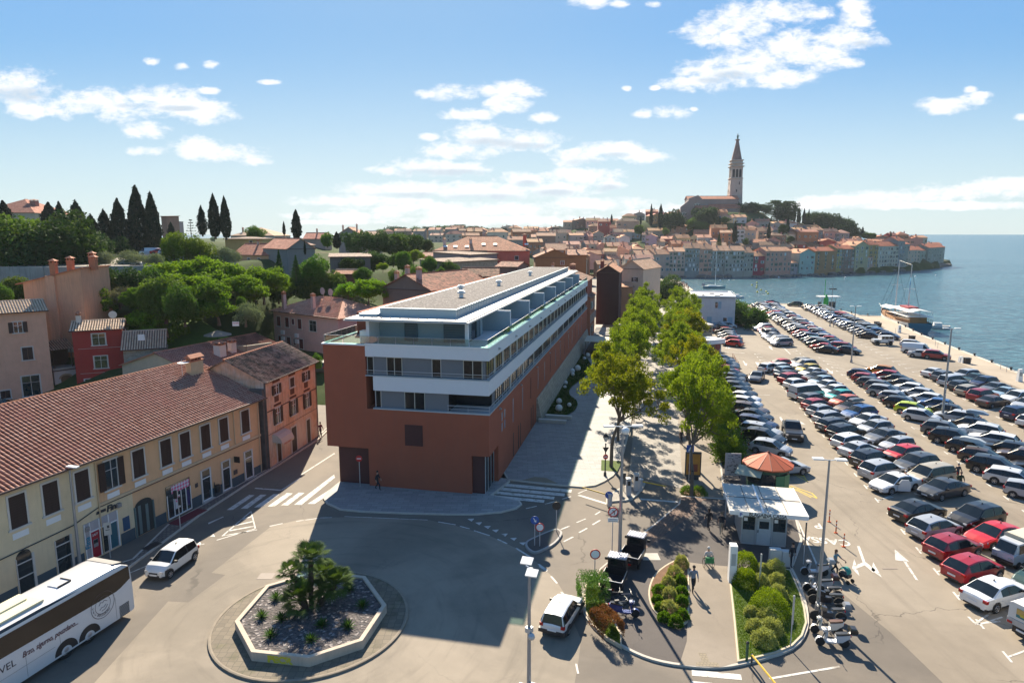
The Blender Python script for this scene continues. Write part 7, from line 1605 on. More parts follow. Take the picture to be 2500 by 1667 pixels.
def pickup():
 X,Y=k4(650,985);r=thing('pickup_truck','black double-cab pick-up driving down the aisle towards the viewer','pick-up truck',(X,Y+1.6,.004),R(-90-6)-AX+R(0))
 r0,parts,d=car_proto('SUV',0)
 b=MB();hw=.93
 sec=[(-2.65,.55,1.12),(-.75,.55,1.12),(-.7,.55,1.15),(1.05,.55,1.18),(2.3,.55,1.08),(2.62,.6,.85)]
 b.ring([[(x,-hw*k,z0),(x,hw*k,z0),(x,hw*k,z1-.08),(x,hw*k*.92,z1),(x,-hw*k*.92,z1),(x,-hw*k,z1-.08)] for(x,z0,z1),k in zip(sec,(.98,1,1,1,.97,.86))])
 b.ring([[(x,-y,z) for y in(w_,)]+[(x,w_,z)]+[(x2,w2,z2),(x2,-w2,z2)] for x,w_,z,x2,w2,z2 in((-.72,.86,1.14,-.55,.70,1.78),(1.0,.86,1.16,.25,.70,1.80))])
 b.build('body',M_PAINT,r,color=(.012,.013,.016))
 b=MB();b.box(-2.5,-.85,-.78,.78,1.125,1.14);b.build('load_bed',mat('bed_dark',(.008,.008,.008),.9),r)
 g=MB();g.poly([(1.02,-.8,1.2),(1.02,.8,1.2),(.32,.68,1.78),(.32,-.68,1.78)])
 for s in(-1,1):g.poly([(-.6,s*.868,1.2),(.85,s*.868,1.2),(.25,s*.73,1.73),(-.5,s*.73,1.73)])
 g.build('windows',M_CARGLASS,r)
 t=MB();t.box(2.6,2.68,-.6,.6,.72,.98);t.box(2.4,2.72,-.9,.9,.45,.66);t.box(-2.4,2.3,-.7,.7,.35,.6)
 for s in(-1,1):t.rbox((.85,s*1.05,1.22),(.08,.12,.1))
 t.tube([(-.7,-.72,1.1),(-.8,-.7,1.62),(-.8,.7,1.62),(-.7,.72,1.1)],.04,6);t.build('grille_and_bar',M_BLACK,r)
 for s in(-1,1):h=MB();h.box(2.5,2.63,s*.62,s*.85,.82,1.0);h.build('headlight',M_CHROME,r)
 h=MB();h.box(2.72,2.74,-.26,.26,.5,.61);h.build('number_plate',M_PLATE,r)
 for x in(-1.6,1.65):
  for s in(-1,1):
   m=MB();m.ring([[(rr*cos(2*pi*k/18),y,rr*sin(2*pi*k/18)) for k in range(18)] for rr,y in((.22,-.13),(.4,-.13),(.4,.13),(.22,.13))]);o=m.build('wheel',M_TYRE,r);o.location=(x,s*.86,.4)
pickup()
def wheel_obj(parent,x,y,rw,w=.1,n=18,rim=True):
 m=MB();m.ring([[(rr*cos(2*pi*k/n),yy,rr*sin(2*pi*k/n)) for k in range(n)] for rr,yy in((rw*.6,-w),(rw,-w*.8),(rw,w*.8),(rw*.6,w))]);o=m.build('wheel',M_TYRE,parent,True);o.location=(x,y,rw)
 if rim:m=MB();m.ring([[(rr*cos(2*pi*k/n),yy,rr*sin(2*pi*k/n)) for k in range(n)] for rr,yy in((rw*.62,-w*.9),(rw*.3,-w*.6),(rw*.3,w*.6),(rw*.62,w*.9))]);m.build('rim',M_RIM,o)
 return o
def box_truck(label,X,Y,rz,white,picture):
 r=thing('box_truck',label,'small truck',(X,Y,.004),rz)
 c=(.6,.6,.6) if white else(.5,.52,.54)
 b=MB();b.ring([[(.55,-.72,.4),(.55,.72,.4),(.55,.72,1.15),(.55,.64,1.75),(.55,-.64,1.75),(.55,-.72,1.15)],[(1.1,-.72,.4),(1.1,.72,.4),(1.1,.72,1.1),(1.1,.62,1.7),(1.1,-.62,1.7),(1.1,-.72,1.1)],[(1.6,-.7,.4),(1.6,.7,.4),(1.6,.7,.95),(1.5,.6,1.0),(1.5,-.6,1.0),(1.6,-.7,.95)]]);b.build('cab',M_PAINT,r,color=c)
 g=MB();g.poly([(1.54,-.6,1.08),(1.54,.6,1.08),(1.16,.57,1.64),(1.16,-.57,1.64)])
 for s in(-1,1):g.poly([(.62,s*.735,1.1),(1.15,s*.735,1.06),(1.06,s*.665,1.62),(.62,s*.665,1.62)])
 g.build('windows',M_CARGLASS,r)
 b=MB();b.box(-1.75,.48,-.80,.80,.72,1.05);b.build('load_bed',mat('bed_side',(.4,.42,.44),.5,.3),r)
 b=MB();b.ring([[(x,-.78,1.06),(x,.78,1.06),(x,.76,1.9),(x,.6,2.0),(x,-.6,2.0),(x,-.76,1.9)] for x in(-1.72,.46)]);cv=b.build('box',mat('white_box',(.62,.62,.6),.6,var=.05) if white else mat('cream_canvas_cover',(.5,.46,.36),.85,var=.08),r)
 if picture:
  b=MB();b.box(-1.755,-1.72,-.5,.35,1.25,1.75);b.mat(1).box(-1.76,-1.755,-.5,.35,1.25,1.42);b.mat(2).box(-1.765,-1.76,-.35,.15,1.36,1.52);b.build('picture_panel',[mat('pic_sky',(.50,.33,.10),.5),mat('pic_sea',(.03,.17,.2),.5),mat('pic_truck',(.5,.4,.05),.5)],cv)
 for s in(-1,1):h=MB();h.box(1.58,1.63,s*.35,s*.6,.6,.78);h.build('headlight',M_CHROME,r);h=MB();h.box(-1.79,-1.75,s*.5,s*.75,.75,.87);h.build('taillight',M_RED,r)
 b=MB();b.box(-1.7,1.5,-.5,.5,.3,.7);b.box(1.55,1.66,-.7,.7,.35,.55);b.build('chassis',M_BLACK,r)
 b=MB();b.box(-1.80,-1.76,-.24,.24,.5,.6);b.build('number_plate',M_PLATE,r)
 for x in(-1.0,1.05):
  for s in(-1,1):wheel_obj(r,x,s*.64,.27)
 return r
X,Y=W(32.0+7.0*cos(R(33)),-12.3+3.05*1.6+7.0*sin(R(33)))
box_truck('small silver truck with a cream canvas cover, behind the two dark red hatchbacks',X,Y,R(33)+pi-AX,False,False)
X,Y=W(34.8,-12.7);box_truck('small white box truck with a picture on its rear door, cut by the right edge',X,Y,R(33)-AX,True,True)
for i,(u,v) in enumerate(((612,985),(520,1105))):
 X,Y=k3(u,v,.12);r=thing('cargo_trike',['further of two black three-wheeled pick-ups, touching the tall lamp post','nearer of two black three-wheeled pick-ups, in front of the bicycles'][i],'three-wheeler',(X,Y+.6,.12),R(90)-AX+R(-14+5*i),'black three-wheeled pick-ups on the island')
 b=MB();b.box(-1.2,.35,-.68,.68,.5,.56)
 for s in(-1,1):b.box(-1.2,.35,s*.68,s*.64,.5,.9)
 b.box(-1.24,-1.2,-.68,.68,.5,.9);b.box(.35,.39,-.68,.68,.5,.95);b.build('load_bed',mat('trike_black',(.012,.012,.016),.4),r)
 b=MB();b.tube([(-1.22,-.68,.92),(.37,-.68,.92),(.37,.68,.92),(-1.22,.68,.92),(-1.22,-.68,.92)],.025,6);b.build('bed_rail',M_LGREY,r)
 b=MB();b.ring([[(.45,-.6,.4),(.45,.6,.4),(.45,.6,1.1),(.45,.55,1.6),(.45,-.55,1.6),(.45,-.6,1.1)],[(1.0,-.62,.4),(1.0,.62,.4),(1.0,.6,1.1),(1.0,.54,1.62),(1.0,-.54,1.62),(1.0,-.6,1.1)],[(1.55,-.4,.4),(1.55,.4,.4),(1.5,.5,.95),(1.35,.5,1.2),(1.35,-.5,1.2),(1.5,-.5,.95)]]);b.build('cab',_M['trike_black'],r)
 b=MB();b.box(.38,1.2,-.6,.6,1.6,1.66)
 for k in range(7):b.box(.38,1.2,-.56+k*.18,-.50+k*.18,1.66,1.70)
 b.build('cab_roof',mat('ribbed_grey',(.35,.36,.42),.45,.3),r)
 b=MB();b.box(.43,.448,-.4,.4,1.15,1.5);b.build('rear_window',M_CARGLASS,r)
 for s in(-1,1):b=MB();b.rbox((.95,s*.78,1.25),(.04,.1,.09));b.build('mirror',M_BLACK,r);wheel_obj(r,-.75,s*.6,.25,.08)
 wheel_obj(r,1.2,0,.25,.08)
 b=MB();b.box(-1.26,-1.24,-.2,.2,.35,.47);b.build('taillight',M_RED,r)
 # --------- coach
def coach():
 a=G(218,1568);b_=G(161.6,1605);an=yaw(a,b_);w=2.5;H=3.5;L=12.6
 n_=(-sin(an),cos(an))
 cx_=a[0]-n_[0]*(w/2-.1);cy_=a[1]-n_[1]*(w/2-.1)
 r=thing('coach','long white touring coach with a dark window band and lettering, cut by the left edge','coach',(cx_,cy_,0),an)
 xr=-2.95;xf=xr+L;mw=mat('coach_white',(.62,.61,.61),.3,coat=1.0,var=.03);md=mat('coach_dark_glass',(.012,.010,.012),.1,spec=.45,var=.2)
 hw=w/2
 def sec(x,top,k=1.0,low=.32):return[(x,-hw*k,low),(x,hw*k,low),(x,hw*k,top-.35),(x,(hw-.10)*k,top-.12),(x,(hw-.45)*k,top),(x,-(hw-.45)*k,top),(x,-(hw-.10)*k,top-.12),(x,-hw*k,top-.35)]
 b=MB();arch=[x+.58*cos(pi*k/6) for x in(0,1.37) for k in range(7)]+[]
 b.ring([sec(xr+.02,H-.65,.97,.5),sec(xr,1.9,1,.45),sec(xr+.05,H-.35,.98),sec(xr+.5,H-.08),sec(xr+1.0,H),sec(xf-1,H),sec(xf-.2,H-.3),sec(xf,2.0,.9)]);b.build('body',mw,r,True)
 for s in(1,-1):
  b=MB();y=s*(hw+.006)
  P=[(xr+.12,2.32),(xr+.8,2.06),(xr+1.1,2.0),(xf-.3,2.15),(xf-.1,2.6),(xf-.3,H-.36),(xr+.15,H-.40)]
  b.poly([(x,y,z) for x,z in(P if s<0 else P[::-1])]);b.build('window_band',md,r)
 b=MB();b.box(xr-.012,xr+.05,-.95,.95,2.0,3.0);b.build('rear_window',md,r)
 b=MB()
 for s in(1,-1):b.poly([(x,s*(hw-.02-(z-3.2)*.35),z+.02) for x,z in((xr+3.3,H-.25),(xf-.4,H-.25),(xf-.4,H-.1),(xr+5.3,H-.1))][::-s])
 b.build('roof_edge_band',mat('coach_blue_black',(.01,.015,.035),.15),r)
 b=MB();b.box(xr+4.9,xf-.6,-.85,.85,H,H+.12);b.box(xr+5.2,xf-.8,-.1,.1,H+.12,H+.2);b.build('air_conditioning_unit',mat('cream_roof_unit',(.62,.58,.40),.5),r)
 b=MB();b.box(xr+3.0,xr+3.75,-.35,.35,H,H+.05);o=b.build('roof_hatch',mw,r);b=MB();b.box(xr+2.96,xr+3.0,-.37,.37,H,H+.1);b.box(xr+3.0,xr+3.75,.35,.38,H,H+.1);b.build('hatch_edge',M_BLACK,o)
 b=MB();b.ring([[(xr+.02,-1.0,H-.4),(xr+.02,1.0,H-.4)],[(xr+.35,-1.02,H-.1),(xr+.35,1.02,H-.1)],[(xr+.9,-.95,H+.012),(xr+.9,.95,H+.012)]],caps=False,closed=False);b.build('rear_roof_cap',mat('grey_cap',(.2,.19,.18),.5),r)
 for x in(0,1.37,8.0):
  for s in(1,-1):
   m=MB();n=28;m.ring([[(rr*cos(2*pi*k/n),yy*s,rr*sin(2*pi*k/n)) for k in range(n)] for rr,yy in((.3,-.3),(.5,-.3),(.5,.0),(.46,.03),(.31,.03))]);o=m.build('wheel',M_TYRE,r,True);o.location=(x,s*(hw-.08),.5)
   m=MB();m.ring([[(rr*cos(2*pi*k/n),yy*s,rr*sin(2*pi*k/n)) for k in range(n)] for rr,yy in((.31,.03),(.28,-.02),(.2,.02),(.12,.1),(.02,.11))]);m.build('rim',M_RIM,o,True)
   m=MB();m.ring([[(x+rr*cos(pi*k/12),s*(hw+.008),.42+rr*sin(pi*k/12)*.98) for k in range(13)] for rr in(.3,.66)],caps=False,closed=False);m.build('wheel_arch',M_BLACK,r)
 b=MB();
 for k in range(9):b.box(-2.6,-1.95,hw+.004,hw+.02,.34+k*.08,.38+k*.08)
 b.build('grille',M_BLACK,r)
 b=MB()
 for x in(xr+1.2,xr+4.6,xr+6.4,xr+8.4):b.box(x,x+.015,hw+.003,hw+.007,.4,1.7)
 b.box(xr+4.9,xf-.6,hw+.003,hw+.007,1.02,1.035);b.build('panel_gaps',mat('gap_grey',(.2,.2,.2),.6),r)
 ink=mat('maroon_lettering',(.10,.02,.03),.5);inkd=mat('dark_lettering',(.05,.04,.05),.5)
 t1=text('lettering','Brzo, sigurno, pouzdano...',.40,ink,r,(xr+7.95,hw+.012,1.22),(R(90),0,pi),.003,shear=.35,sx=.72,align='LEFT',bold=.006)
 t1.location=(3.62,hw+.012,1.5)
 t2=text('lettering','TRAVEL',.5,inkd,r,(3.94,hw+.012,1.36),(R(90),0,pi),.003,align='RIGHT')
 cxr,czr=-.95,1.72;b=MB();n=40
 for r0,r1 in((.72,.75),(.47,.495)):b.ring([[(cxr+rr*cos(2*pi*k/n),hw+.012,czr+rr*sin(2*pi*k/n)) for k in range(n)] for rr in(r0,r1)],caps=False)
 for pts in(((-.28,.1),(-.1,.22),(0,.12),(.12,.2),(.25,.05)),((-.2,-.05),(-.05,-.15),(.1,-.12),(.22,-.22)),((-.3,-.12),(-.12,-.3),(.1,-.32)),((.02,.3),(.12,.36),(.22,.28))):
  b.tube([(cxr+px,hw+.012,czr+pz) for px,pz in pts],.014,4)
 b.build('crest',inkd,r)
 for ch,th in zip('BEOGRAD',np.linspace(R(-128),R(-52),7)):
  o=text('lettering',ch,.2,inkd,r,(cxr-.62*cos(th),hw+.013,czr+.62*sin(th)),(R(90),0,pi),.002,align='CENTER');o.rotation_euler=(R(90),0,pi);o.rotation_euler.rotate_axis('Z',th+R(90))
 for ch,th in zip('LET',np.linspace(R(215),R(180),3)):
  o=text('lettering',ch,.18,inkd,r,(cxr-.62*cos(th),hw+.013,czr+.62*sin(th)),(R(90),0,pi),.002,align='CENTER')
coach()
for i,(typ,col,u,v,Y,an_,lab) in enumerate((('van','white',368,624,168,180,'white delivery van on the upper terrace under the cypresses'),('SUV','white',218,617,168,10,'white car half behind the oaks on the upper terrace'),('hatchback','silver',257,618,168,0,'silver car behind the olive bushes on the upper terrace'),('sedan','dark red',392,622,166,20,'dark red car right of the white delivery van'),('hatchback','pale blue',408,624,164,20,'light blue car right of the dark red one on the terrace'),('hatchback','silver',200,645,128,60,'silver car by the terrace edge under the oaks'),('sedan','silver',325,652,118,0,'silver car hidden behind the larger olive bush'),('van','white',405,612,176,90,'white camper at the back of the upper terrace'),('sedan','white',455,632,160,0,'white car roof showing above the bright thicket'),('hatchback','dark green',-2,1003,76,80,'dark teal car cut by the left edge in the back street'),('SUV','dark grey',795,905,95,80,'dark car parked in the shade left of the long building'))):
 x,y=XAT(Y,u,v),Y;put_car(typ,x,y,R(an_),CC[col],lab,group='cars on the upper terrace' if Y>100 else None,z=ZAT(Y,v),frame=False,lod=1,panel=(typ=='van'))
 # --------- STREET FURNITURE
def WV(fn,x,y,z=0):p=fn(x,y);return(p[0],p[1],z)
def lamp(label,xy,h,kind='double',rz=0.0,z=0.0,r0=.10):
 t=thing('street_lamp',label,'street lamp',(xy[0],xy[1],z),rz,'tall street lamps')
 b=MB();b.cyl((0,0),r0*1.7,0,.5,12,r0*1.5);b.tube([(0,0,.4),(0,0,h*.5),(0,0,h)],[r0,r0*.8,r0*.55],10);b.build('pole',M_GREY,t,True)
 if kind=='double':
  for s in(-1,1):b=MB();b.tube([(0,0,h-.05),(s*.35,0,h+.02)],.03,6);b.rbox((s*.62,0,h+.04),(.30,.17,.045),0);b.build('lamp_head',M_WPAINT,t)
 elif kind=='wide':
  b=MB();b.tube([(-.9,0,h),(.9,0,h)],.035,6);b.build('crossarm',M_WPAINT,t)
  for s in(-1,1):b=MB();b.rbox((s*.95,0,h+.03),(.35,.15,.05),0);b.build('lamp_head',M_WPAINT,t)
  b=MB();b.ball((.12,-.2,h-.25),.26,14);b.build('globe',M_WPAINT,t)
 elif kind=='flat':
  for s in(-1,1):b=MB();b.rbox((s*.32,s*-.22,h+.05+s*-.1),(.27,.22,.035),.4,(.35,'X'));b.tube([(0,0,h),(s*.2,0,h+.05)],.03,6);b.build('lamp_head',M_WPAINT,t)
 elif kind=='single':b=MB();b.rbox((.28,0,h+.03),(.42,.14,.04),0);b.build('lamp_head',M_WPAINT,t)
 elif kind=='mast':
  b=MB();b.tube([(-.7,0,h-1.2),(.7,0,h-1.2)],.04,5);b.build('crossarm',M_DGREY,t)
  for s in(-1,-.4,.4,1):b=MB();b.rbox((s*.7,-.1,h-1.25),(.16,.1,.14));b.build('floodlight',M_DGREY,t)
 return t
lamp('tall grey double-headed lamp post between the parked scooters',G(1996,1489),9.3,'double',R(-8))
lamp('tall lamp post rising from the quay-side car rows, nearest one with twin floodlights',W(47.4,34.0),11.1,'double',R(-15),r0=.15)
lamp('lamp post at the cross aisle beside the orange car',G(2078,885),9.8,'double',R(-5),r0=.13)
lamp('thin dark floodlight mast among the far cars',G(2026,797),10.3,'mast')
l5=lamp('tall lamp post with a white globe beside the black three-wheelers',G(1512,1376),9.5,'wide',R(3),z=.12,r0=.13)
l6=lamp('lamp post with two flat white heads and cameras, in front of the roundabout',G(1291,1716),6.9,'flat',R(-40),r0=.11)
for z,s in((1.1,1),(.75,-1)):b=MB();b.rbox((s*.35,0,z),(.22,.08,.08),.2);b.tube([(0,0,z),(s*.3,0,z)],.02,5);b.build('camera',M_WPAINT,l6)
b=MB();b.ball((.22,-.1,3.6),.17,12);b.box(-.14,.14,-.14,.14,3.7,3.95);b.build('dome_camera',M_LGREY,l6)
lamp('slim grey lamp post standing before the yellow bank front',G(197,1393),7.2,'single',R(-15),r0=.11)
def lantern():
 X,Y=G(1477,1164);t=thing('lantern_post','black old-style lantern post with a triangle and a red disc sign','lantern',(X,Y,.12))
 b=MB();b.lathe((0,0,0),[(.14,0),(.12,.3),(.06,.4),(.05,2.9),(.08,3.0),(.04,3.1)],10);b.build('post',M_BLACK,t,True)
 b=MB();b.lathe((0,0,3.25),[(.10,0),(.22,.45),(.24,.47)],6);b.build('glass',mat('milky_glass',(.5,.5,.45),.3),t);b=MB();b.lathe((0,0,3.72),[(.27,0),(.12,.2),(.05,.28),(.02,.42)],6);b.build('cap',M_BLACK,t)
 b=MB();b.poly([(-.3,-.1,2.75),(0,-.1,2.2),(.3,-.1,2.75)]);b.build('triangle_sign',M_BLACK,t)
 b=MB();b.ring([[(.24*cos(a),y,1.85+.24*sin(a)) for a in[2*pi*k/16 for k in range(16)]] for y in(-.12,-.10)]);o=b.build('disc_sign',M_REDP,t);b=MB();b.box(-.16,.16,-.13,-.12,1.81,1.89);b.build('bar',M_WPAINT,o)
lantern()
def disc(parent,z,col,rim=None,r_=.3,arrow=None,x=0.0,y=-.07):
 b=MB();n=24;b.ring([[(x+r_*cos(2*pi*k/n),yy,z+r_*sin(2*pi*k/n)) for k in range(n)] for yy in(y,y+.025)]);o=b.build('sign_disc',rim or col,parent)
 if rim:b=MB();b.ring([[(x+r_*.78*cos(2*pi*k/n),yy,z+r_*.78*sin(2*pi*k/n)) for k in range(n)] for yy in(y-.006,y)]);b.build('sign_face',col,o)
 if arrow is not None:
  b=MB();c,s=cos(arrow),sin(arrow);P=[(-.2,.03),(-.2,-.03),(.04,-.03),(.04,-.11),(.2,0),(.04,.11),(.04,.03)];b.poly([(x+(a*c-q*s)*r_/.3,y-.008,z+(a*s+q*c)*r_/.3) for a,q in P][::-1]);b.build('arrow',M_WPAINT,o)
 return o
def sign(label,xy,h,z0=.14,rz=0.0):
 t=thing('road_sign',label,'road sign',(xy[0],xy[1],z0),rz);b=MB();b.tube([(0,0,-.1),(0,0,h)],.032,8);b.build('post',M_LGREY,t);return t
t=sign('red no-entry sign on a pole before the dark service door',k2(892,447),2.75);disc(t,2.55,M_REDP,None,.28);b=MB();b.box(-.18,.18,-.082,-.07,2.51,2.59);b.build('bar',M_WPAINT,t)
t=sign('blue keep-right arrow sign on the small traffic island',k2(1893,790),2.0);disc(t,1.95,M_BLUE,None,.3,R(-60))
t=sign('white round sign with a red rim on the small traffic island',k2(1922,793),1.55);disc(t,1.45,M_WPAINT,M_REDP,.32)
t=sign('round sign seen from its dark back on the small traffic island',k2(2017,705),2.25,rz=R(0));disc(t,2.0,M_BLACK,None,.32)
t=sign('no-left-turn sign with a white plate below it, in the brick strip',k3(497,990),4.0);disc(t,3.8,M_WPAINT,M_REDP,.34);b=MB();b.box(-.34,.34,-.08,-.06,3.1,3.4);b.build('plate',M_WPAINT,t)
b=MB();b.rbox((0,-.09,3.8),(.27,.004,.03),0,(R(-40),'Y'));b.build('bar',M_REDP,t);b=MB();b.tube([(.08,-.085,3.62),(.08,-.085,3.86),(-.06,-.085,3.92)],.025,5);b.build('turn_symbol',M_BLACK,t);b=MB();b.box(-.28,.28,-.084,-.08,3.17,3.20);b.box(-.24,.24,-.084,-.08,3.29,3.31);b.build('plate_text',M_DGREY,t)
t=sign('white round sign with a red rim in a black base by the green hedge',k3(412,1052),1.75);disc(t,1.65,M_WPAINT,M_REDP,.34);b=MB();b.lathe((0,0,0),[(.32,0),(.30,.2),(.1,.24)],14);b.build('base',M_BLACK,t)
t=sign('blue keep-right arrow sign at the tip of the barrier island',k3(482,692),1.1);disc(t,.95,M_BLUE,None,.32,R(-55))
t=sign('square blue pedestrian-crossing sign under the near right plane tree',k3(882,560),3.2,0);b=MB();b.box(-.33,.33,-.06,-.03,2.75,3.4);o=b.build('sign_face',M_BLUE,t);b=MB();b.poly([(-.2,-.065,2.85),(.2,-.065,2.85),(0,-.065,3.25)]);o2=b.build('triangle',M_WPAINT,o)
for(x,y,h,lab) in((1232,1110,2.4,'thin grey signpost in the big flower bed'),(1388,1398,3.0,'grey signpost with panels at the lawn edge'),(1453,975,2.9,'dark narrow signpost right of the car park office'),(1120,770,0,'')):
 if h:t=sign(lab,k3(x,y),h,.12);b=MB();b.box(-.05,.05,-.05,-.03,h*.45,h);b.build('sign_panel',M_LGREY if x<1440 else M_DGREY,t)
X,Y=k3(900,552);t=thing('advert_stand','orange poster stand behind the trunk of the right plane tree','poster stand',(X,Y,0),R(-8));b=MB();b.box(-.7,.7,-.12,.12,.3,2.6);b.box(-.55,.55,-.1,.1,0,.3);b.build('case',M_DGREY,t);b=MB();b.box(-.6,.6,-.13,-.12,.5,2.45);b.mat(1).box(-.45,.4,-.135,-.13,.8,1.5);b.build('poster',[mat('poster_orange',(.45,.2,.03),.5,var=.4,scale=3),mat('poster_brown',(.2,.05,.03),.5)],t)
X,Y=k3(1098,553);t=thing('notice_board','grey-white notice board left of the umbrella-roofed kiosk','notice board',(X,Y,0),R(-5));b=MB();b.box(-.7,.7,-.03,.03,.4,2.5);b.build('board',mat('board_grey',(.42,.42,.43),.6),t)
b=MB();rr_=random.Random(6)
for k in range(60):x,z=rr_.uniform(-.6,.5),rr_.uniform(.5,2.35);b.box(x,x+rr_.uniform(.04,.22),-.036,-.031,z,z+.045)
b.build('notices',M_DGREY,t);b=MB();b.tube([(-.65,0,0),(-.65,0,.4)],.03,5);b.tube([(.65,0,0),(.65,0,.4)],.03,5);b.build('leg',M_DGREY,t)
X,Y=k3(1095,1068);t=thing('info_pillar','white information pillar at the corner of the big flower bed','pillar',(X,Y,.12),R(-8));b=MB();b.box(-.22,.22,-.28,.28,0,2.5);b.build('case',M_WPAINT,t);b=MB();b.box(-.14,.14,-.285,-.28,1.2,2.0);b.build('panel',mat('panel_grey',(.4,.41,.42),.5),t)
X,Y=k3(1340,988);t=thing('utility_cabinet','low white double utility cabinet behind the flower bed','utility cabinet',(X,Y,.12),R(-8));b=MB();b.box(-.75,-.02,-.2,.25,0,1.15);b.box(.02,.75,-.2,.25,0,1.05);b.box(-.8,.8,-.24,.28,1.15,1.2) if False else None;b.build('case',mat('cabinet_white',(.5,.49,.47),.7,var=.12),t)
YEL=mat('barrier_yellow',(.55,.34,.02),.5)
def barrier(label,a,b_,body=True):
 t=thing('barrier',label,'barrier',(a[0],a[1],.14));d=Vector((b_[0]-a[0],b_[1]-a[1],0));b=MB();b.tube([(0,0,.85),tuple(d+Vector((0,0,.82)))],.055,6);b.build('arm',YEL,t)
 b=MB();b.lathe((0,0,0),[(.2,0),(.2,.9),(.24,.95),(.24,1.05),(.1,1.12)],14);b.build('housing',M_LGREY,t);return t
barrier('yellow car park entry barrier arm by the zebra crossing',k3(487,690),k3(350,645));barrier('yellow exit barrier arm under the plane trees',k3(640,615),k3(765,640))
t=thing('barrier','yellow barrier arm at the bottom of the big lawn island','barrier',(*k3(1195,1475),.1));e_=k3(1310,1650);b=MB();b.tube([(0,0,.45),(e_[0]-t.location.x,e_[1]-t.location.y,.75)],.05,6);b.build('arm',YEL,t);b=MB();b.tube([(0,0,0),(0,0,.5)],.05,6);b.build('post',M_DGREY,t)
for i,(x,y) in enumerate(((580,637),(618,612))):X,Y=k3(x,y);t=thing('ticket_machine',['grey ticket machine pillar, nearer of the two on the barrier island','grey ticket machine pillar, further of the two on the barrier island'][i],'ticket machine',(X,Y,.14));b=MB();b.box(-.2,.2,-.2,.2,0,1.45);b.box(-.23,.23,-.23,.23,1.45,1.5);b.build('case',M_LGREY,t);b=MB();b.box(-.13,.13,-.215,-.2,.9,1.3);b.build('screen',M_BLACK,t)
X,Y=k3(558,620);t=thing('traffic_signal','small black signal box beside the lamp post on the barrier island','signal',(X,Y,.14));b=MB();b.tube([(0,0,0),(0,0,1.3)],.04,6);b.build('post',M_DGREY,t);b=MB();b.box(-.13,.13,-.12,.12,1.2,1.7);b.build('case',M_BLACK,t)
X,Y=k3(1170,1466);t=thing('bollard','dark green metal bollard at the lawn corner by the footpath','bollard',(X,Y,.12));b=MB();b.cyl((0,0),.07,0,1.0,10);b.build('post',mat('green_post',(.02,.09,.05),.5),t);b=MB();b.lathe((0,0,1.0),[(.085,0),(.085,.05),(.03,.1)],10);b.build('cap',M_BLACK,t)
OR_=mat('orange_bollard',(.50,.09,.015),.55)
for i,(x,y) in enumerate(((620,480),(665,555),(717,648))):
 X,Y=k5(x,y);t=thing('bollard','thin orange flexible bollard in the aisle, %s from the car park office'%ORD[i],'bollard',(X,Y,0),0,'orange flexible bollards');b=MB();b.cyl((0,0),.13,0,.05,12);b.cyl((0,0),.045,.05,1.0,10);b.build('post',OR_,t)
 b=MB();[b.cyl((0,0),.05,z,z+.1,10) for z in(.5,.75)];b.build('reflector',M_WPAINT,t)
for i in range(5):
 X,Y=k4(232+i*8.5,458+i*13.5);t=thing('bollard','thin red-orange bollard beside the hedge car row, %s from near end'%ORD[i],'bollard',(X,Y,0),0,'orange flexible bollards');b=MB();b.cyl((0,0),.05,0,1.0,8);b.build('post',OR_,t)
X,Y=k1(1090,640);t=thing('litter_bin','black litter bin on a post by the ochre block','litter bin',(X,Y,.12));b=MB();b.tube([(-.25,0,0),(-.25,0,1.2)],.03,6);b.build('post',M_BLACK,t);b=MB();b.cyl((0,0),.2,.35,.95,12,.23);b.build('bin',M_BLACK,t)
X,Y=k1(902,812);t=thing('signal_post','thin pole with dark signal heads in front of the betting shop','traffic light',(X,Y,.12));b=MB();b.tube([(0,0,0),(0,0,3.1)],.035,6);b.build('post',M_LGREY,t);b=MB();b.box(-.28,-.05,-.1,.1,2.5,3.1);b.box(.05,.2,-.1,.1,2.0,2.6);b.build('signal_head',M_BLACK,t)
X,Y=k1(552,945);t=sign('white rectangular sign on a pole before the bank door',(X,Y),2.5,.12,R(30));b=MB();b.box(-.22,.22,-.06,-.04,1.6,2.5);b.build('sign_face',mat('sign_cream',(.5,.47,.42),.6),t);b=MB();b.box(-.12,.12,-.066,-.06,1.95,2.0);b.box(-.02,.12,-.066,-.06,2.1,2.3);b.build('symbol',M_DGREY,t)
b=MB();b.box(-.6,.6,-.35,.35,0,.012);X,Y=k1(758,892);o=b.build('drain_cover',M_BLACK);o.location=(X,Y,.118);o.rotation_euler=(0,0,R(72));tag(o,'dark drain grating in the left pavement','drain cover')
b=MB();b.box(-1.5,1.5,-.5,.5,0,.012);X,Y=k1(940,745);o=b.build('door_mat',mat('maroon_mat',(.14,.02,.03),.95));o.location=(X,Y,.118);o.rotation_euler=(0,0,R(72));tag(o,'long dark red mat before the betting shop','mat')
X,Y=k3(690,945);b=MB();b.box(-.6,.6,-.5,.5,0,.010);[b.ring([[(r_*cos(2*pi*k/24),r_*sin(2*pi*k/24),z) for k in range(24)] for r_,z in((rr,.012),(rr+.04,.016))],caps=False) for rr in(.15,.27,.39)];o=b.build('manhole_cover',M_CONC);o.location=(X,Y,.125);tag(o,'square pale manhole cover with rings beside the black three-wheelers','manhole cover')
for(fx,x,y,lab) in((k1,1330,1035,'square pale manhole cover on the roundabout'),(k5,1030,797,'rusty drain slot near the lane arrow')):
 X,Y=fx(x,y);b=MB();b.box(-.5,.5,-.4 if fx is k1 else-.06,.4 if fx is k1 else.06,0,.008);o=b.build('manhole_cover',mat('worn_iron',(.2,.16,.13),.7));o.location=(X,Y,.009);tag(o,lab,'manhole cover')
mb=MB();
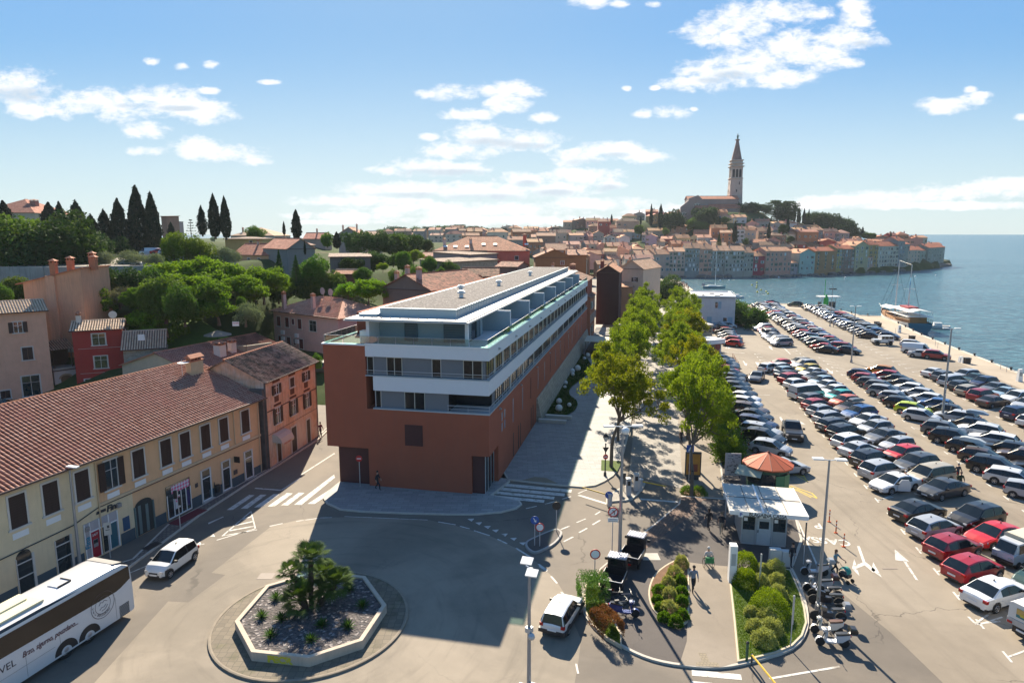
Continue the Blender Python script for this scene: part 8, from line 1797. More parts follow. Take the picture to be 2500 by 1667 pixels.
for a,b_ in(((925,1415),(995,1480)),):
 flat(mb,[k3(930,1415,.12),k3(968,1418,.12),k3(985,1462,.12),k3(1030,1466,.12),k3(1035,1488,.12),k3(918,1482,.12),k3(918,1464,.12),k3(948,1460,.12)],.130)
struct(mb.build('tactile_paving',brick_mat('tactile_slabs',(.27,.22,.15),(.24,.2,.14),(.17,.14,.1),w=.18,h=.18,msize=.02,plane='xy')))
mb=MB();flat(mb,[k2(1820,412),k2(1892,392),k2(1960,398),k2(2030,432)],.122);struct(mb.build('tactile_paving',_M['tactile_slabs']))
# --------- planter on the roundabout
def planter():
 t=thing('octagonal_planter','large octagonal pale concrete planter with yellow graffiti, on the roundabout','planter',(0,0,0))
 P=[k2(175,1260,.1),k2(270,1440,.1),k2(600,1475,.1),k2(908,1372,.1),k2(1035,1170,.1),(-9.3,39.2),(-12.7,39.9),(-15.2,38.1)]
 P[4]=(-7.35,35.9);zt=.62;Q=offset_poly(P,.24)
 b=MB();n=8
 for i in range(n):
  j=(i+1)%n
  for F in([(*P[i],.08),(*P[j],.08),(*P[j],zt),(*P[i],zt)],[(*P[i],zt),(*P[j],zt),(*Q[j],zt),(*Q[i],zt)],[(*Q[i],zt),(*Q[j],zt),(*Q[j],.3),(*Q[i],.3)]):b.poly(F)
 b.build('wall',mat('planter_concrete',(.50,.41,.32),.85,var=.22,scale=1.6,streak=.25),t)
 b=MB();b.poly([(x,y,.50) for x,y in Q]);b.build('gravel',M_GRAVEL,t)
 a,c=Vector(P[1]),Vector(P[2]);d=(c-a);L=d.length;d.normalize();nn=Vector((d.y,-d.x));rz=atan2(d.y,d.x)
 p=a+d*(L*.28)+nn*.012;text('graffiti','PECR',.5,mat('yellow_spray',(.6,.5,.03),.7,dirt=(.5,.42,.3),dscale=6,dth=(.55,.6)),t,(p.x,p.y,.16),(R(90),0,rz),.002,sx=1.15,bold=.035)
planter()
def palm(label,x,y,z,h,nf=26,fr_=1.0,lean=(0,0),seed=0):
 rs=random.Random(seed);t=thing('palm',label,'palm',(x,y,z));top=Vector((lean[0],lean[1],h));b=MB();n=8
 b.tube([(lean[0]*(k/n)**1.5,lean[1]*(k/n)**1.5,h*k/n-.1) for k in range(n+1)],[.13+.02*(k%2) for k in range(n+1)],9)
 for k in range(60):a=rs.uniform(0,6.28);f=rs.uniform(.15,1);b.tube([(lean[0]*f**1.5+.12*cos(a),lean[1]*f**1.5+.12*sin(a),h*f),(lean[0]*f**1.5+.2*cos(a),lean[1]*f**1.5+.2*sin(a),h*f+.12)],[.02,.008],3)
 b.build('trunk',mat('palm_trunk',(.05,.035,.025),.95,var=.4,scale=8),t)
 m=MB()
 for k in range(nf):
  az=2.4*k;el=rs.uniform(-.5,1.25);L=rs.uniform(.45,.8)*fr_;d=Vector((cos(az)*cos(el),sin(az)*cos(el),sin(el)));c=top+d*L;m.tube([top,c],[.015,.01],4,caps=False)
  sd=d.cross(Vector((0,0,1))).normalized();up_=sd.cross(d).normalized()
  for j in range(15):
   a=(j-7)/7*1.9;dd=d*cos(a)+sd*sin(a);l2=rs.uniform(.42,.55)*fr_*(1-.15*abs(a));w_=(d*-sin(a)+sd*cos(a))*.028;e=c+dd*l2+Vector((0,0,-.22*l2))+up_*.03
   m.poly([c,c+dd*l2*.5+w_+up_*.03,e,c+dd*l2*.5-w_+up_*.03])
 m.build('fronds',L_PALM,t,color=(1.1,1.1,1));return t
px_,py_=-11.75,35.9
palm('tallest fan palm in the middle of the octagonal planter',px_,py_,.5,2.95,46,1.1,(.1,0),1)
palm('fan palm leaning left in the octagonal planter',px_-.4,py_+.2,.5,1.9,34,.85,(-.8,.2),2)
palm('low bushy fan palm right in the octagonal planter',px_+.5,py_+.1,.5,1.3,54,1.15,(.9,.1),3)
palm('short fan palm in front at the foot of the tallest palm',px_-.1,py_-.4,.5,.8,60,1.15,(-.3,-.3),4)
palm('short fan palm behind at the foot of the tallest palm',px_+.3,py_+.5,.5,1.5,50,1.1,(.3,.3),5)
def agave(label,x,y,z,s=1.0,seed=0):
 rs=random.Random(seed);t=thing('yucca',label,'yucca',(x,y,z),0,'spiky yuccas in the octagonal planter');m=MB()
 for k in range(46):
  az=2.4*k;el=R(78)-k/46*R(70);L=rs.uniform(.45,.62)*s;d=Vector((cos(az)*cos(el),sin(az)*cos(el),sin(el)));sd=Vector((-sin(az),cos(az),0))*.035*s
  m.poly([sd*.5,d*L*.5+sd,d*L+Vector((0,0,-.05)),d*L*.5-sd,sd*-.5])
 m.build('leaves',L_PALM,t,color=(.9,1.15,1));return t
YP=((410,1085,'at the upper left rim'),(328,1190,'at the left corner'),(437,1205,'left of the palms, second from the left corner'),(378,1300,'nearest the graffiti facet'),(672,1240,'just right of the palm shadow'),(822,1248,'at the lower right rim'),(905,1130,'at the right corner'),(610,1325,'in the palm shadow by the near rim'),(830,1035,'behind the right palm at the far rim'))
for i,(x,y,w_) in enumerate(YP):X,Y=k2(x,y,.5);agave('green spiky yucca %s of the octagonal planter'%w_,X,Y,.5,1.05,i)
# --------- gardens of the island
M_BEDK=mat('bed_kerb',(.50,.42,.30),.85,var=.2,scale=4)
def bed(name,pts,top,label=None):return raised(name,pts,top,kw=.10,h=.08,kmat=M_BEDK,z=.12)
def turf(name,pts,z,n,seed=0,h=.07):
 r2=np.random.RandomState(seed);P=[];xs=[p[0] for p in pts];ys=[p[1] for p in pts]
 while len(P)<n:
  x,y=r2.uniform(min(xs),max(xs)),r2.uniform(min(ys),max(ys))
  if inpoly(x,y,pts):P.append((x,y,z+h*.4*r2.rand()))
 o=obj(name,leaf_mesh(name,np.array(P),r2.uniform(.5,1.3,n)*h*1.3,L_GRASS,seed,up=3.0,aspect=.4),color=(1,1,1));tag(o,'short green grass of the island beds','grass');o['kind']='stuff';return o
tear=smooth_closed([k3(*p,.12) for p in((850,945),(878,955),(884,1050),(884,1200),(878,1262),(830,1285),(760,1255),(700,1200),(680,1130),(690,1070),(720,1020),(780,975))],3)
bed('teardrop_bed',tear,M_SOIL)
rgt=[k3(*p,.12) for p in((1085,1068),(1105,1250),(1125,1465),(1200,1450),(1320,1420),(1400,1385),(1450,1335),(1472,1270),(1462,1200),(1440,1120),(1390,1005),(1330,1000),(1180,985),(1120,1010))]
bed('lawn_bed',rgt,M_GRASS);turf('grass',offset_poly(rgt,.15),.19,26000,3)
lft=[k3(*p,.12) for p in((385,1055),(440,1050),(440,1088),(478,1092),(470,1160),(500,1240),(548,1330),(548,1390),(470,1345),(400,1280),(360,1210),(358,1120),(368,1070))]
bed('hedge_bed',lft,M_GRASS);turf('grass',offset_poly(lft,.12),.19,9000,5)
mb=MB();flat(mb,[k3(442,1090,.2),k3(478,1094,.2),k3(470,1160,.2),k3(440,1140,.2)],.206);struct(mb.build('bare_soil_patch',M_SOIL))
X,Y=k3(404,1130,.2);t=shrub('square-clipped grey-green hedge by the round red-rimmed sign',X,Y,.95,1.3,L_MID,(1.3,1.5,2.0),.09,5000,'hedge',.2,11,None,.03,'hedge',.38)
hedge('rusty brown clipped hedge behind the boxy old hatchback',[k3(425,1265,.2),k3(470,1300,.2),k3(510,1355,.2)],1.35,1.1,L_COPPER,(1.1,1.1,1.1),.08,1700,z=.2,seed=12,rough=.05)
sb=[(845,975,.55,.8,0),(812,1030,.62,.8,0),(780,1075,.5,.7,0),(840,1060,.5,.6,1),(735,1108,.5,.55,1),(785,1135,.6,.75,0),(845,1120,.5,.6,1),(725,1150,.4,.4,1),(785,1205,.62,.75,0),(845,1165,.5,.6,1),(760,1240,.45,.45,1),(815,1265,.5,.6,1),(850,1230,.45,.5,1),(740,1190,.4,.45,1)]
for i,(x,y,r_,h,k) in enumerate(sb):
 X,Y=k3(x,y+8,.2);shrub('%s shrub in the teardrop bed, %s from its far tip'%(['round variegated','low dark green'][k],ordn(i)),X,Y,r_*.86,h*.95,L_VARI if k==0 else L_BRIGHT,(1.15,1.15,.9) if k==0 else(.75,.85,.9),.09,2200,seed=i,group='shrubs of the teardrop bed',z=.18,rough=.11)
rb_=[(1160,985,1.0,1.2,2),(1165,1060,.95,1.0,2),(1250,1010,.5,.7,0),(1240,1075,.6,.9,0),(1315,1010,.7,1.0,0),(1320,1065,.6,.8,0),(1325,1125,.65,.8,0),(1282,1195,1.25,1.35,2),(1195,1215,.5,.55,0),(1268,1240,.65,.7,0),(1215,1290,.6,.65,0),(1290,1300,.75,.8,0),(1258,1355,.75,.8,0)]
nm=['far left rounded yellow-green bush of the lawn bed','rounded yellow-green bush by the white pillar','small speckled shrub by the thin signpost','speckled shrub left of the middle of the lawn bed','tall speckled shrub below the utility cabinet','speckled shrub right of the centre of the lawn bed','grey-green speckled shrub above the big ball bush','big bright yellow-green ball bush in the lawn bed','small speckled shrub at the left of the big ball bush','speckled shrub in front of the big ball bush','speckled shrub lower left in the lawn bed','largest speckled shrub low in the lawn bed','speckled shrub nearest the lower kerb of the lawn bed']
for i,(x,y,r_,h,k) in enumerate(rb_):
 X,Y=k3(x,y+12,.2);shrub(nm[i],X,Y,r_*.9,h,L_VARI if k==0 else L_BRIGHT,(1.15,1.2,.95) if k==0 else(1.35,1.15,.7),.09,2600 if k==0 else 3800,seed=i+30,group='shrubs of the lawn bed',z=.18,rough=.09 if k==0 else.05)
for i,(x,y,r_,h) in enumerate(((865,625,.6,.7),(915,630,.7,.75))):X,Y=W(16.5+i*.9,4.2);shrub(['left','right'][i]+' low green bush at the foot of the near right plane tree',X,Y,r_,h,L_BRIGHT,(.7,.8,.9),.11,1300,seed=60+i,z=0)
mb=MB();flat(mb,[W(15.9,5.3),W(17.7,5.3),W(17.5,3.2),W(15.95,3.3)],.03);struct(mb.build('tree_bed',M_SOIL));mb=MB();flat(mb,[W(8.6,11),W(10.6,11),W(10.3,8),W(8.8,8)],.126);struct(mb.build('tree_pit',M_GRASS))
gd=smooth_open([W(2.9,25.3),W(3.9,29),W(3.7,33),W(2.2,37),W(1.9,41),W(2.6,46),W(3.4,52),W(3.2,58),W(2.0,64),W(.9,68)],5)+[W(.5,68),W(.5,25.3)]
raised('ball_garden_bed',gd,mat('dark_ground_cover',(.028,.045,.018),.95,var=.6,scale=5,bump=.8,bscale=20),kw=.08,h=.06,z=.12,kmat=M_DGREY)
r2=np.random.RandomState(4);P=[]
while len(P)<9000:
 x,y=r2.uniform(.5,4.2),r2.uniform(25.3,68);q=W(x,y)
 if inpoly(q[0],q[1],gd):P.append((q[0],q[1],.2+.1*r2.rand()))
o=obj('ground_cover',leaf_mesh('ground_cover',np.array(P),r2.uniform(.12,.28,9000),L_DARK,3,up=1),color=(1.2,1.3,1));tag(o,'dark leafy ground cover of the bed along the terracotta wall','ground cover');o['kind']='stuff'
for i,(x,y,r_) in enumerate(((1.5,31.7,.38),(3.0,30.4,.28),(2.0,28.0,.45),(1.1,40.5,.24),(.9,43,.3),(.9,51.0,.42),(1.5,53.2,.5),(1.2,49.2,.3),(1.6,63,.3),(1.9,66,.4))):
 X,Y=W(x,y);b=MB();b.ball((0,0,r_*.92),r_,22);o=b.build('ball_lamp',mat('white_ball',(.66,.64,.62),.45,var=.03),smooth=True);o.location=(X,Y,.18)
 nt_=sum(1 for q in(31.7,30.4,28.0,40.5,43,51,53.2,49.2,63,66) if q<y);tag(o,'white ball lamp in the bed along the terracotta wall, %s from the near end'%ORD[nt_],'ball lamp','white ball lamps')
for i,(y,x0,x1) in enumerate(((22.6,.3,3.6),(24.6,.8,4.0))):
 X,Y=W(x0,y);t=thing('bench',['low stone bench before the ball garden, nearer of the two','low stone bench before the ball garden, further of the two'][i],'bench',(X,Y,.12),-AX);b=MB();b.box(0,x1-x0,0,.5,.32,.42);b.build('seat',M_TRIM,t);b=MB();b.box(.05,x1-x0-.05,.06,.44,0,.32);b.build('base',M_CONC,t)
 # --------- car park office
def office():
 X,Y=W(19.75,-4.85);t=thing('ticket_office','small grey car park office with an overhanging white roof and the words BLAGAJNA CASSA','ticket office',(X,Y,.12),-AX)
 mg=mat('office_grey',(.33,.34,.33),.6,var=.1);L=3.05;D=3.6;H=2.45
 b=MB();b.box(0,L,0,D,0,H);b.build('wall',mg,t)
 b=MB();
 for x in(0,.95,2.05,L-.06):b.box(x,x+.06,-.03,0,0,H)
 b.box(0,L,-.03,0,.0,.1);b.build('mullions',M_LGREY,t)
 for x0,x1 in((.1,.9),(2.15,2.95)):b=MB();b.box(x0,x1,-.02,-.002,1.1,2.05);w=b.build('window',M_GLASS,t);b=MB();b.box(x0+.05,x0+.3,-.028,-.02,1.75,2.0);b.build('notice',M_WPAINT,w)
 b=MB();b.box(1.05,2.0,-.045,-.002,.02,2.05);d=b.build('door',mat('door_pale',(.42,.45,.46),.5),t);b=MB();b.box(1.2,1.85,-.05,-.045,1.25,1.8);b.build('door_glass',M_GLASS,d);b=MB();b.box(1.1,1.16,-.09,-.045,.95,1.15);b.build('handle',M_BLACK,d)
 b=MB();b.box(1.15,1.85,-.32,-.02,2.12,2.6);a=b.build('air_conditioner',M_WPAINT,t);b=MB();b.ring([[(1.5+r_*cos(2*pi*k/16),-.325,2.36+r_*sin(2*pi*k/16)) for k in range(16)] for r_ in(.08,.19)],caps=False);b.build('fan',M_DGREY,a)
 A_=[k3(1085,712,2.75),k3(1465,742,2.75),k3(1412,600,2.75),k3(1055,575,2.75)]
 M=Matrix.Rotation(AX,3,'Z');loc=[M@Vector((p[0]-X,p[1]-Y,0)) for p in A_]
 x0=min(p.x for p in loc);x1=max(p.x for p in loc);y0=loc[0].y;y1=(loc[2].y+loc[3].y)/2;x0=(loc[0].x+loc[3].x)/2;x1=(loc[1].x+loc[2].x)/2
 b=MB();b.box(x0,x1,y0,y1,2.62,2.70);b.mat(1).box(x0,x1,y0-.04,y0,2.45,2.74);b.box(x0-.04,x0,y0-.04,y1,2.5,2.74);b.box(x1,x1+.04,y0-.04,y1,2.5,2.74)
 b.mat(2)
 for k in range(1,4):xx=x0+(x1-x0)*k/4;b.box(xx-.02,xx+.02,y0,y1,2.70,2.72)
 b.box(x0,x1,y0+(y1-y0)*.5-.03,y0+(y1-y0)*.5+.03,2.70,2.73);b.mat(1).box(x0+(x1-x0)*.42,x0+(x1-x0)*.42+.12,y0,y1,2.70,2.78)
 b.build('roof',[mat('weathered_white_sheet',(.50,.47,.41),.7,var=.15,scale=1.2),M_WPAINT,mat('roof_seam',(.12,.10,.09),.8)],t)
 for px in(x0+.3,x1-.3):b=MB();b.tube([(px,y1-.3,-.1),(px,y1-.3,2.6)],.05,8);b.build('roof_post',M_LGREY,t)
 ink=mat('black_lettering',(.015,.015,.018),.5);text('lettering','BLAGAJNA CASSA',.36,ink,t,(.35,y0-.05,2.46),(R(90),0,0),.004,sx=.86,bold=.006)
 b=MB();b.box(-.35,-.02,y0-.06,y0-.045,2.32,2.68);p=b.build('p_sign',M_WPAINT,t);text('lettering','P',.36,M_BLUE,p,(-.28,y0-.065,2.38),(R(90),0,0),.003,bold=.012)
office()
def umbrella_kiosk():
 X,Y=k3(1277,470,2.6);t=thing('kiosk','round green snack kiosk with a red-brown twelve-sided cone roof and cream awning','kiosk',(X,Y,0),-AX);n=12
 P=lambda r_,z:[(r_*cos(2*pi*(k+.5)/8),r_*sin(2*pi*(k+.5)/8),z) for k in range(8)]
 b=MB();b.ring([P(1.75,0),P(1.75,2.5)]);b.build('wall',mat('kiosk_green',(.02,.085,.05),.5),t)
 b=MB();b.ring([P(1.77,1.1),P(1.77,2.1)],caps=False);b.build('window',M_GLASS,t)
 b=MB();R1=2.12
 rim=[(R1*cos(2*pi*k/n),R1*sin(2*pi*k/n),2.5) for k in range(n)];rim2=[(x,y,2.62) for x,y,z in rim];b.ring([rim,rim2,[(x*.05,y*.05,3.55) for x,y,z in rim]]);b.build('roof',mat('red_roof_sheet',(.50,.10,.035),.7,var=.12),t)
 b=MB();[b.tube([rim2[k],(0,0,3.57)],.03,5) for k in range(n)];b.lathe((0,0,3.5),[(.12,0),(.1,.12),(.02,.2)],10);b.build('roof_ribs',mat('roof_rib',(.22,.05,.025),.6),t)
 b=MB();b.ring([[(-2.9,-1.6,2.0),(-.9,-2.3,2.0),(-.6,-1.5,2.5),(-2.4,-.6,2.5)],[(-2.9,-1.6,2.04),(-.9,-2.3,2.04),(-.6,-1.5,2.54),(-2.4,-.6,2.54)]]);b.build('awning',mat('cream_awning',(.42,.42,.32),.8),t)
 for a in(R(-65),R(-40)):b=MB();c=(1.80*cos(a),1.80*sin(a));b.rbox((c[0],c[1],1.1),(.03,.38,.95),a);b.build('panel',mat('poster_green',(.05,.2,.09),.5),t)
 b=MB();b.box(1.2,1.9,-.1,.1,0,.1) if False else None
 X2,Y2=k3(1296,600);f=thing('drinks_fridge','pink-red drinks fridge with a white top beside the round green kiosk','fridge',(X2,Y2,0),-AX);b=MB();b.box(-.42,.42,-.3,.3,.05,1.6);b.build('case',mat('fridge_red',(.45,.02,.06),.4),f);b=MB();b.box(-.43,.43,-.31,.31,1.6,1.75);b.build('top',M_WPAINT,f);text('lettering','Coca-Cola',.2,M_WPAINT,f,(-.36,-.31,1.1),(R(90),0,0),.003,shear=.3)
 for k,(dx,dy) in enumerate(((-1.0,-1.6),(.6,-1.9))):X3,Y3=X+dx,Y+dy;u=thing('cafe_table',['white round café table left of the drinks fridge','white round café table behind the car park office roof'][k],'table',(X3-.6,Y3-.6,0));b=MB();b.cyl((0,0),.35,.72,.75,16);b.build('tabletop',M_WPAINT,u);b=MB();b.cyl((0,0),.04,0,.72,8);b.cyl((0,0),.25,0,.03,12);b.build('leg',M_GREY,u)
umbrella_kiosk()
CTf=lambda x,y,z=0:G(1480+x/5.2275,650+y/5.2275,z)
def harbour_building():
 A=Vector(CTf(1080,780));B=A+Vector((cos(AX),-sin(AX)))*9.9;t=house('plain white two-storey harbour building with pale blue doors beyond the car park',A,B,15,7.35,0,(.5,.5,.53),'flat',name='harbour_building',cat='building')
 for c in list(t.children):
  if c.name.startswith('roof'):bpy.data.objects.remove(c)
 L=(B-A).length;mb_=mat('pale_blue_door',(.25,.36,.45),.7)
 b=MB();b.box(.2,L-.2,.2,14.8,7.0,7.2);b.build('roof',mat('cream_roof_felt',(.52,.43,.36),.85,var=.12),t)
 b=MB();[b.box(*q) for q in((-.05,L+.05,-.05,.25,7.2,7.62),(-.05,L+.05,14.75,15.05,7.2,7.62),(-.05,.25,.25,14.75,7.2,7.62),(L-.25,L+.05,.25,14.75,7.2,7.62))];b.build('parapet',M_WHITE,t)
 for x0,x1,z0,z1,bl in((5.8,6.4,4.8,6.2,0),(6.5,7.3,4.6,6.3,1),(1.0,1.8,2.0,2.7,0),(.9,1.9,0.1,1.9,1),(3.9,5.1,.1,2.7,1),(5.5,7.5,.1,1.3,1),(7.9,8.8,1.5,2.5,0),(9.0,10.2,.1,2.7,1)):
  b=MB();b.box(x0*L/10.7,x1*L/10.7,-.03,-.002,z0,z1);b.build('door' if bl else 'window',mb_ if bl else M_GLASS,t)
 for x,y,w_ in((2.8,4,.5),(5.2,9,1.2),(6.0,3,1.2),(7.3,6.5,.8)):b=MB();b.box(x-w_/2,x+w_/2,y-.4,y+.4,7.2,7.6);b.build('roof_hatch',M_CONC,t)
harbour_building()
for lab,a,b_,h,D_,col,ov in(('white flat-roofed kiosk with a wide canopy at the head of the tree-side row',(1262,1135),(1465,1115),2.7,3.2,(.5,.5,.5),.35),('beige hut with a flat roof and a pink ice-cream figure on top',(1195,895),(1352,890),2.4,3.0,(.45,.36,.26),.1)):
 A,B=Vector(CTf(*a)),Vector(CTf(*b_));L=(B-A).length;d=B-A;t=thing('kiosk',lab,'kiosk',(A.x,A.y,0),atan2(d.y,d.x));b=MB();b.box(0,L,0,D_,0,h);b.build('wall',M_STUCCO,t,color=col)
 b=MB();b.box(-ov,L+ov,-ov-.2,D_+.2,h,h+.18 if ov<.2 else h+.12);b.build('roof',M_WHITE if ov>.2 else M_TRIM,t);b=MB();b.box(.2,L-.2,-.03,-.002,.9,2.0);b.build('window',M_GLASS,t)
 if ov>.2:b=MB();b.box(-.1,L+.1,-.9,-.5,2.1,2.9);b.build('front_board',M_WHITE,t);b=MB();b.box(L*.6,L*.9,-.06,-.03,.1,1.9);b.build('poster',mat('poster_dark_red',(.2,.03,.04),.5),t)
 else:b=MB();b.lathe((L*.4,1.2,h+.18),[(.05,0),(.28,.7),(.34,.75),(.36,1.0),(.2,1.35),(.03,1.5)],12);b.build('ice_cream_figure',mat('pink_plastic',(.5,.22,.24),.5),t)
X,Y=W(1.2,66);t=thing('restaurant_awning','cream slatted restaurant awning beside the terracotta building','awning',(X,Y,0),-AX);b=MB()
b.ring([[(0,0,3.0),(7.0,0,2.8),(7.0,6,2.9),(0,6,3.1)],[(0,0,3.06),(7.0,0,2.86),(7.0,6,2.96),(0,6,3.16)]]);b.build('canvas',mat('cream_awning2',(.52,.47,.36),.8,var=.1),t)
b=MB();[b.box(1.0,7.4,7+k*1.15,7.6+k*1.15,3.2+.1*k,3.26+.1*k) for k in range(6)];b.build('slats',mat('cream_slats',(.55,.52,.46),.7),t)
b=MB();[b.tube([(x,y,0),(x,y,2.9)],.05,6) for x in(.2,6.9) for y in(.2,5.8,13)];b.build('posts',M_DGREY,t);b=MB();b.box(.1,6.5,1.5,13,.1,1.0);b.build('dark_block',mat('dark_block_matt',(.03,.028,.026),.8),t)  # one solid dark block fills the space below the awning
for i in range(7):
 X,Y=W(8+(i%3)*2.6+6*(i>3),92+i*11);t=thing('parasol','cream café parasol on the far promenade, %s from the near end'%ORD[i],'parasol',(X,Y,0),0,'café parasols');b=MB();b.lathe((0,0,2.4),[(1.6,0),(1.55,.05),(.05,.7)],8);b.build('canopy',mat('cream_parasol',(.5,.46,.38),.8),t);b=MB();b.tube([(0,0,0),(0,0,2.9)],.04,6);b.build('pole',M_DGREY,t)
def gwall(label,pts,z,h,th=.4,m=None):
 P=[Vector(p) for p in pts];c=P[0];b=MB()
 for a,q in zip(P,P[1:]):
  d=(q-a).normalized();n_=Vector((-d.y,d.x))*th/2;b.prism([tuple(a+n_-c),tuple(a-n_-c),tuple(q-n_-c),tuple(q+n_-c)],-3,h)
 o=b.build('wall',m or M_RUBBLE);o.location=(c.x,c.y,z);tag(o,label,'wall');return o
gwall('weathered pale retaining wall of the upper parking terrace',[(-128,106),(-100,105.5),(-74,105.5),(-56,112)],12,4.9,.5,mat('pale_retaining_wall',(.33,.31,.29),.9,var=.35,scale=.4,streak=.5))
gwall('curved blockwork garden wall below the yellow-green hedge',[(XAT(92,540,830),92),(XAT(91,600,830),91),(XAT(94,662,820),94)],4.3,2.4,.35,brick_mat('block_wall',(.33,.29,.22),(.28,.24,.19),(.2,.18,.14),w=.5,h=.22,plane='wall',msize=.015))
gwall('low grey garden wall along the lawn',[(XAT(84,435,850),84),(XAT(88,565,830),88)],3.2,1.8,.3,M_CONC)
gwall('low white wall at the back of the upper terrace',[(-112,150),(-62,150)],16.6,.9,.4,mat('terrace_parapet',(.36,.34,.31),.9))
mb=MB();mb.poly([(-128,106,16.8),(-74,106,16.8),(-64,111,16.8),(-88,172,16.8),(-135,172,16.8)]);struct(mb.build('upper_terrace',M_LOT))
mb=MB();mb.poly([(-58,99,8.2),(-47,88,5.2),(-41,97,6.4),(-50,105,8.8)]);struct(mb.build('garden_lawn',mat('bright_lawn',(.10,.19,.02),.95,var=.3,scale=2)))
b=MB();b.box(0,1.9,-.02,.02,0,1.1);o=b.build('advert_board',M_WPAINT);o.location=(XAT(90.5,568,800),90.5,ZAT(90.5,796));o.scale=(.48,1,.55);tag(o,'small white notice with red lettering on the curved garden wall','notice');text('lettering','ROOMS',.5,M_REDP,o,(.1,-.03,.55),(R(90),0,0),.002)
t=thing('garden_parasol','pale grey garden parasol behind the clipped hedge','parasol',(XAT(95,530,800),95,5.0));b=MB();b.lathe((0,0,2.6),[(2.0,0),(1.95,.06),(.05,.7)],8);b.build('canopy',mat('grey_parasol',(.35,.32,.28),.8),t);b=MB();b.tube([(0,0,0),(0,0,3.2)],.04,5);b.build('pole',M_DGREY,t)
# --------- quay things
for i,f in enumerate(np.linspace(0.02,.99,19)):
 pts_=QE[1:8];ln=[math.dist(pts_[k],pts_[k+1]) for k in range(6)];s_=f*sum(ln);k=0
 while k<5 and s_>ln[k]:s_-=ln[k];k+=1
 a,c=Vector(pts_[k]),Vector(pts_[k+1]);q=a.lerp(c,s_/ln[k]);b=MB();b.lathe((0,0,0),[(.22,0),(.15,.08),(.14,.3),(.26,.38),(.24,.48),(.05,.52)],12);o=b.build('mooring_bollard',M_BLACK);d_=(Vector(W(60,q.y-0))-q);o.location=(q.x-.45,q.y,.13);tag(o,'black iron mooring bollard on the quay edge, %s from the near end'%ordn(i),'mooring bollard','mooring bollards on the quay')
for i,(x,y) in enumerate(((2270,650),(2315,655),(1340,380),(1365,385))):
 pass
for i,(u,v,h) in enumerate(((2442,902,.95),(2457,908,.95),(2283,845,.95),(2289,850,.95),(2218,828,.9),(2234,832,.9),(2186,813,.9),(2369,890,.9))):
 X,Y=G(u,v);t=thing('marker_post','thin grey post on the quay, %s from the right'%ORD[[2442,2457,2283,2289,2218,2234,2186,2369].index(u)] if False else 'thin grey marker post on the quay, %s from the far end'%ORD[sorted([2442,2457,2283,2289,2218,2234,2186,2369]).index(u)],'post',(X,Y,.01),0,'thin posts on the quay');b=MB();b.tube([(0,0,0),(0,0,1.15)],.035,6);b.build('post',M_GREY,t)
for i,(u,v,h,lab) in enumerate(((2195,812,1.7,'white service pillar on the quay beside the two-masted ship'),(2488,931,1.9,'white service pillar at the right edge of the quay'),(2345,884,1.0,'small white cabinet group on the quay'),(2352,886,.9,'white cabinet beside the black bin on the quay'))):
 X,Y=G(u,v);t=thing('service_pillar',lab,'service pillar',(X,Y,.01));b=MB();b.ring([[(-.35,-.25,0),(.35,-.25,0),(.35,.25,0),(-.35,.25,0)],[(-.25,-.2,h),(.25,-.2,h),(.25,.2,h),(-.25,.2,h)]]);b.build('case',M_WPAINT,t);b=MB();b.box(-.18,.18,-.27,-.24,h*.45,h*.75);b.build('panel',M_GREY,t)
for i,(u,v,lab) in enumerate(((2140,795,'dark tall waste bin on the quay near the ship'),(2145,798,'low dark waste bin on the quay near the ship'),(2226,831,'black bin between thin posts on the quay'),(2360,887,'black bin beside the white cabinets on the quay'))):
 X,Y=G(u,v);t=thing('waste_bin',lab,'waste bin',(X,Y,.01));b=MB();b.ring([[(-.45,-.35,0),(.45,-.35,0),(.45,.35,0),(-.45,.35,0)],[(-.5,-.4,.9),(.5,-.4,.9),(.5,.4,.9),(-.5,.4,.9)]]);b.build('bin',mat('bin_brown',(.05,.035,.03),.7),t);b=MB();b.box(-.52,.52,-.42,.42,.9,1.0);b.build('lid',M_BLACK,t)
def fuel():
 X,Y=G(2018,752);t=thing('fuel_station','small harbour fuel station with a white canopy and a green mast','fuel station',(X,Y,.01))
 b=MB();b.box(-2.6,3.4,-1.5,2,3.3,3.6);b.build('canopy',M_WPAINT,t);b=MB();[b.tube([(x,0,0),(x,0,3.3)],.1,8) for x in(-1.6,2.6)];b.build('posts',M_LGREY,t)
 b=MB();b.lathe((-.9,-1.2,.2),[(.3,0),(.7,1.2),(.7,2.6),(.15,4.0)],12);b.build('green_sign',mat('bright_green',(.02,.35,.05),.5),t);b=MB();b.tube([(-.4,1,0),(-.4,1,8.6)],.09,8);b.build('mast',_M['bright_green'],t)
 for x in(-2.3,1.0,2.0):b=MB();b.box(x-.35,x+.35,-.3,.3,0,1.9);b.build('pump',M_DGREY,t)
fuel()
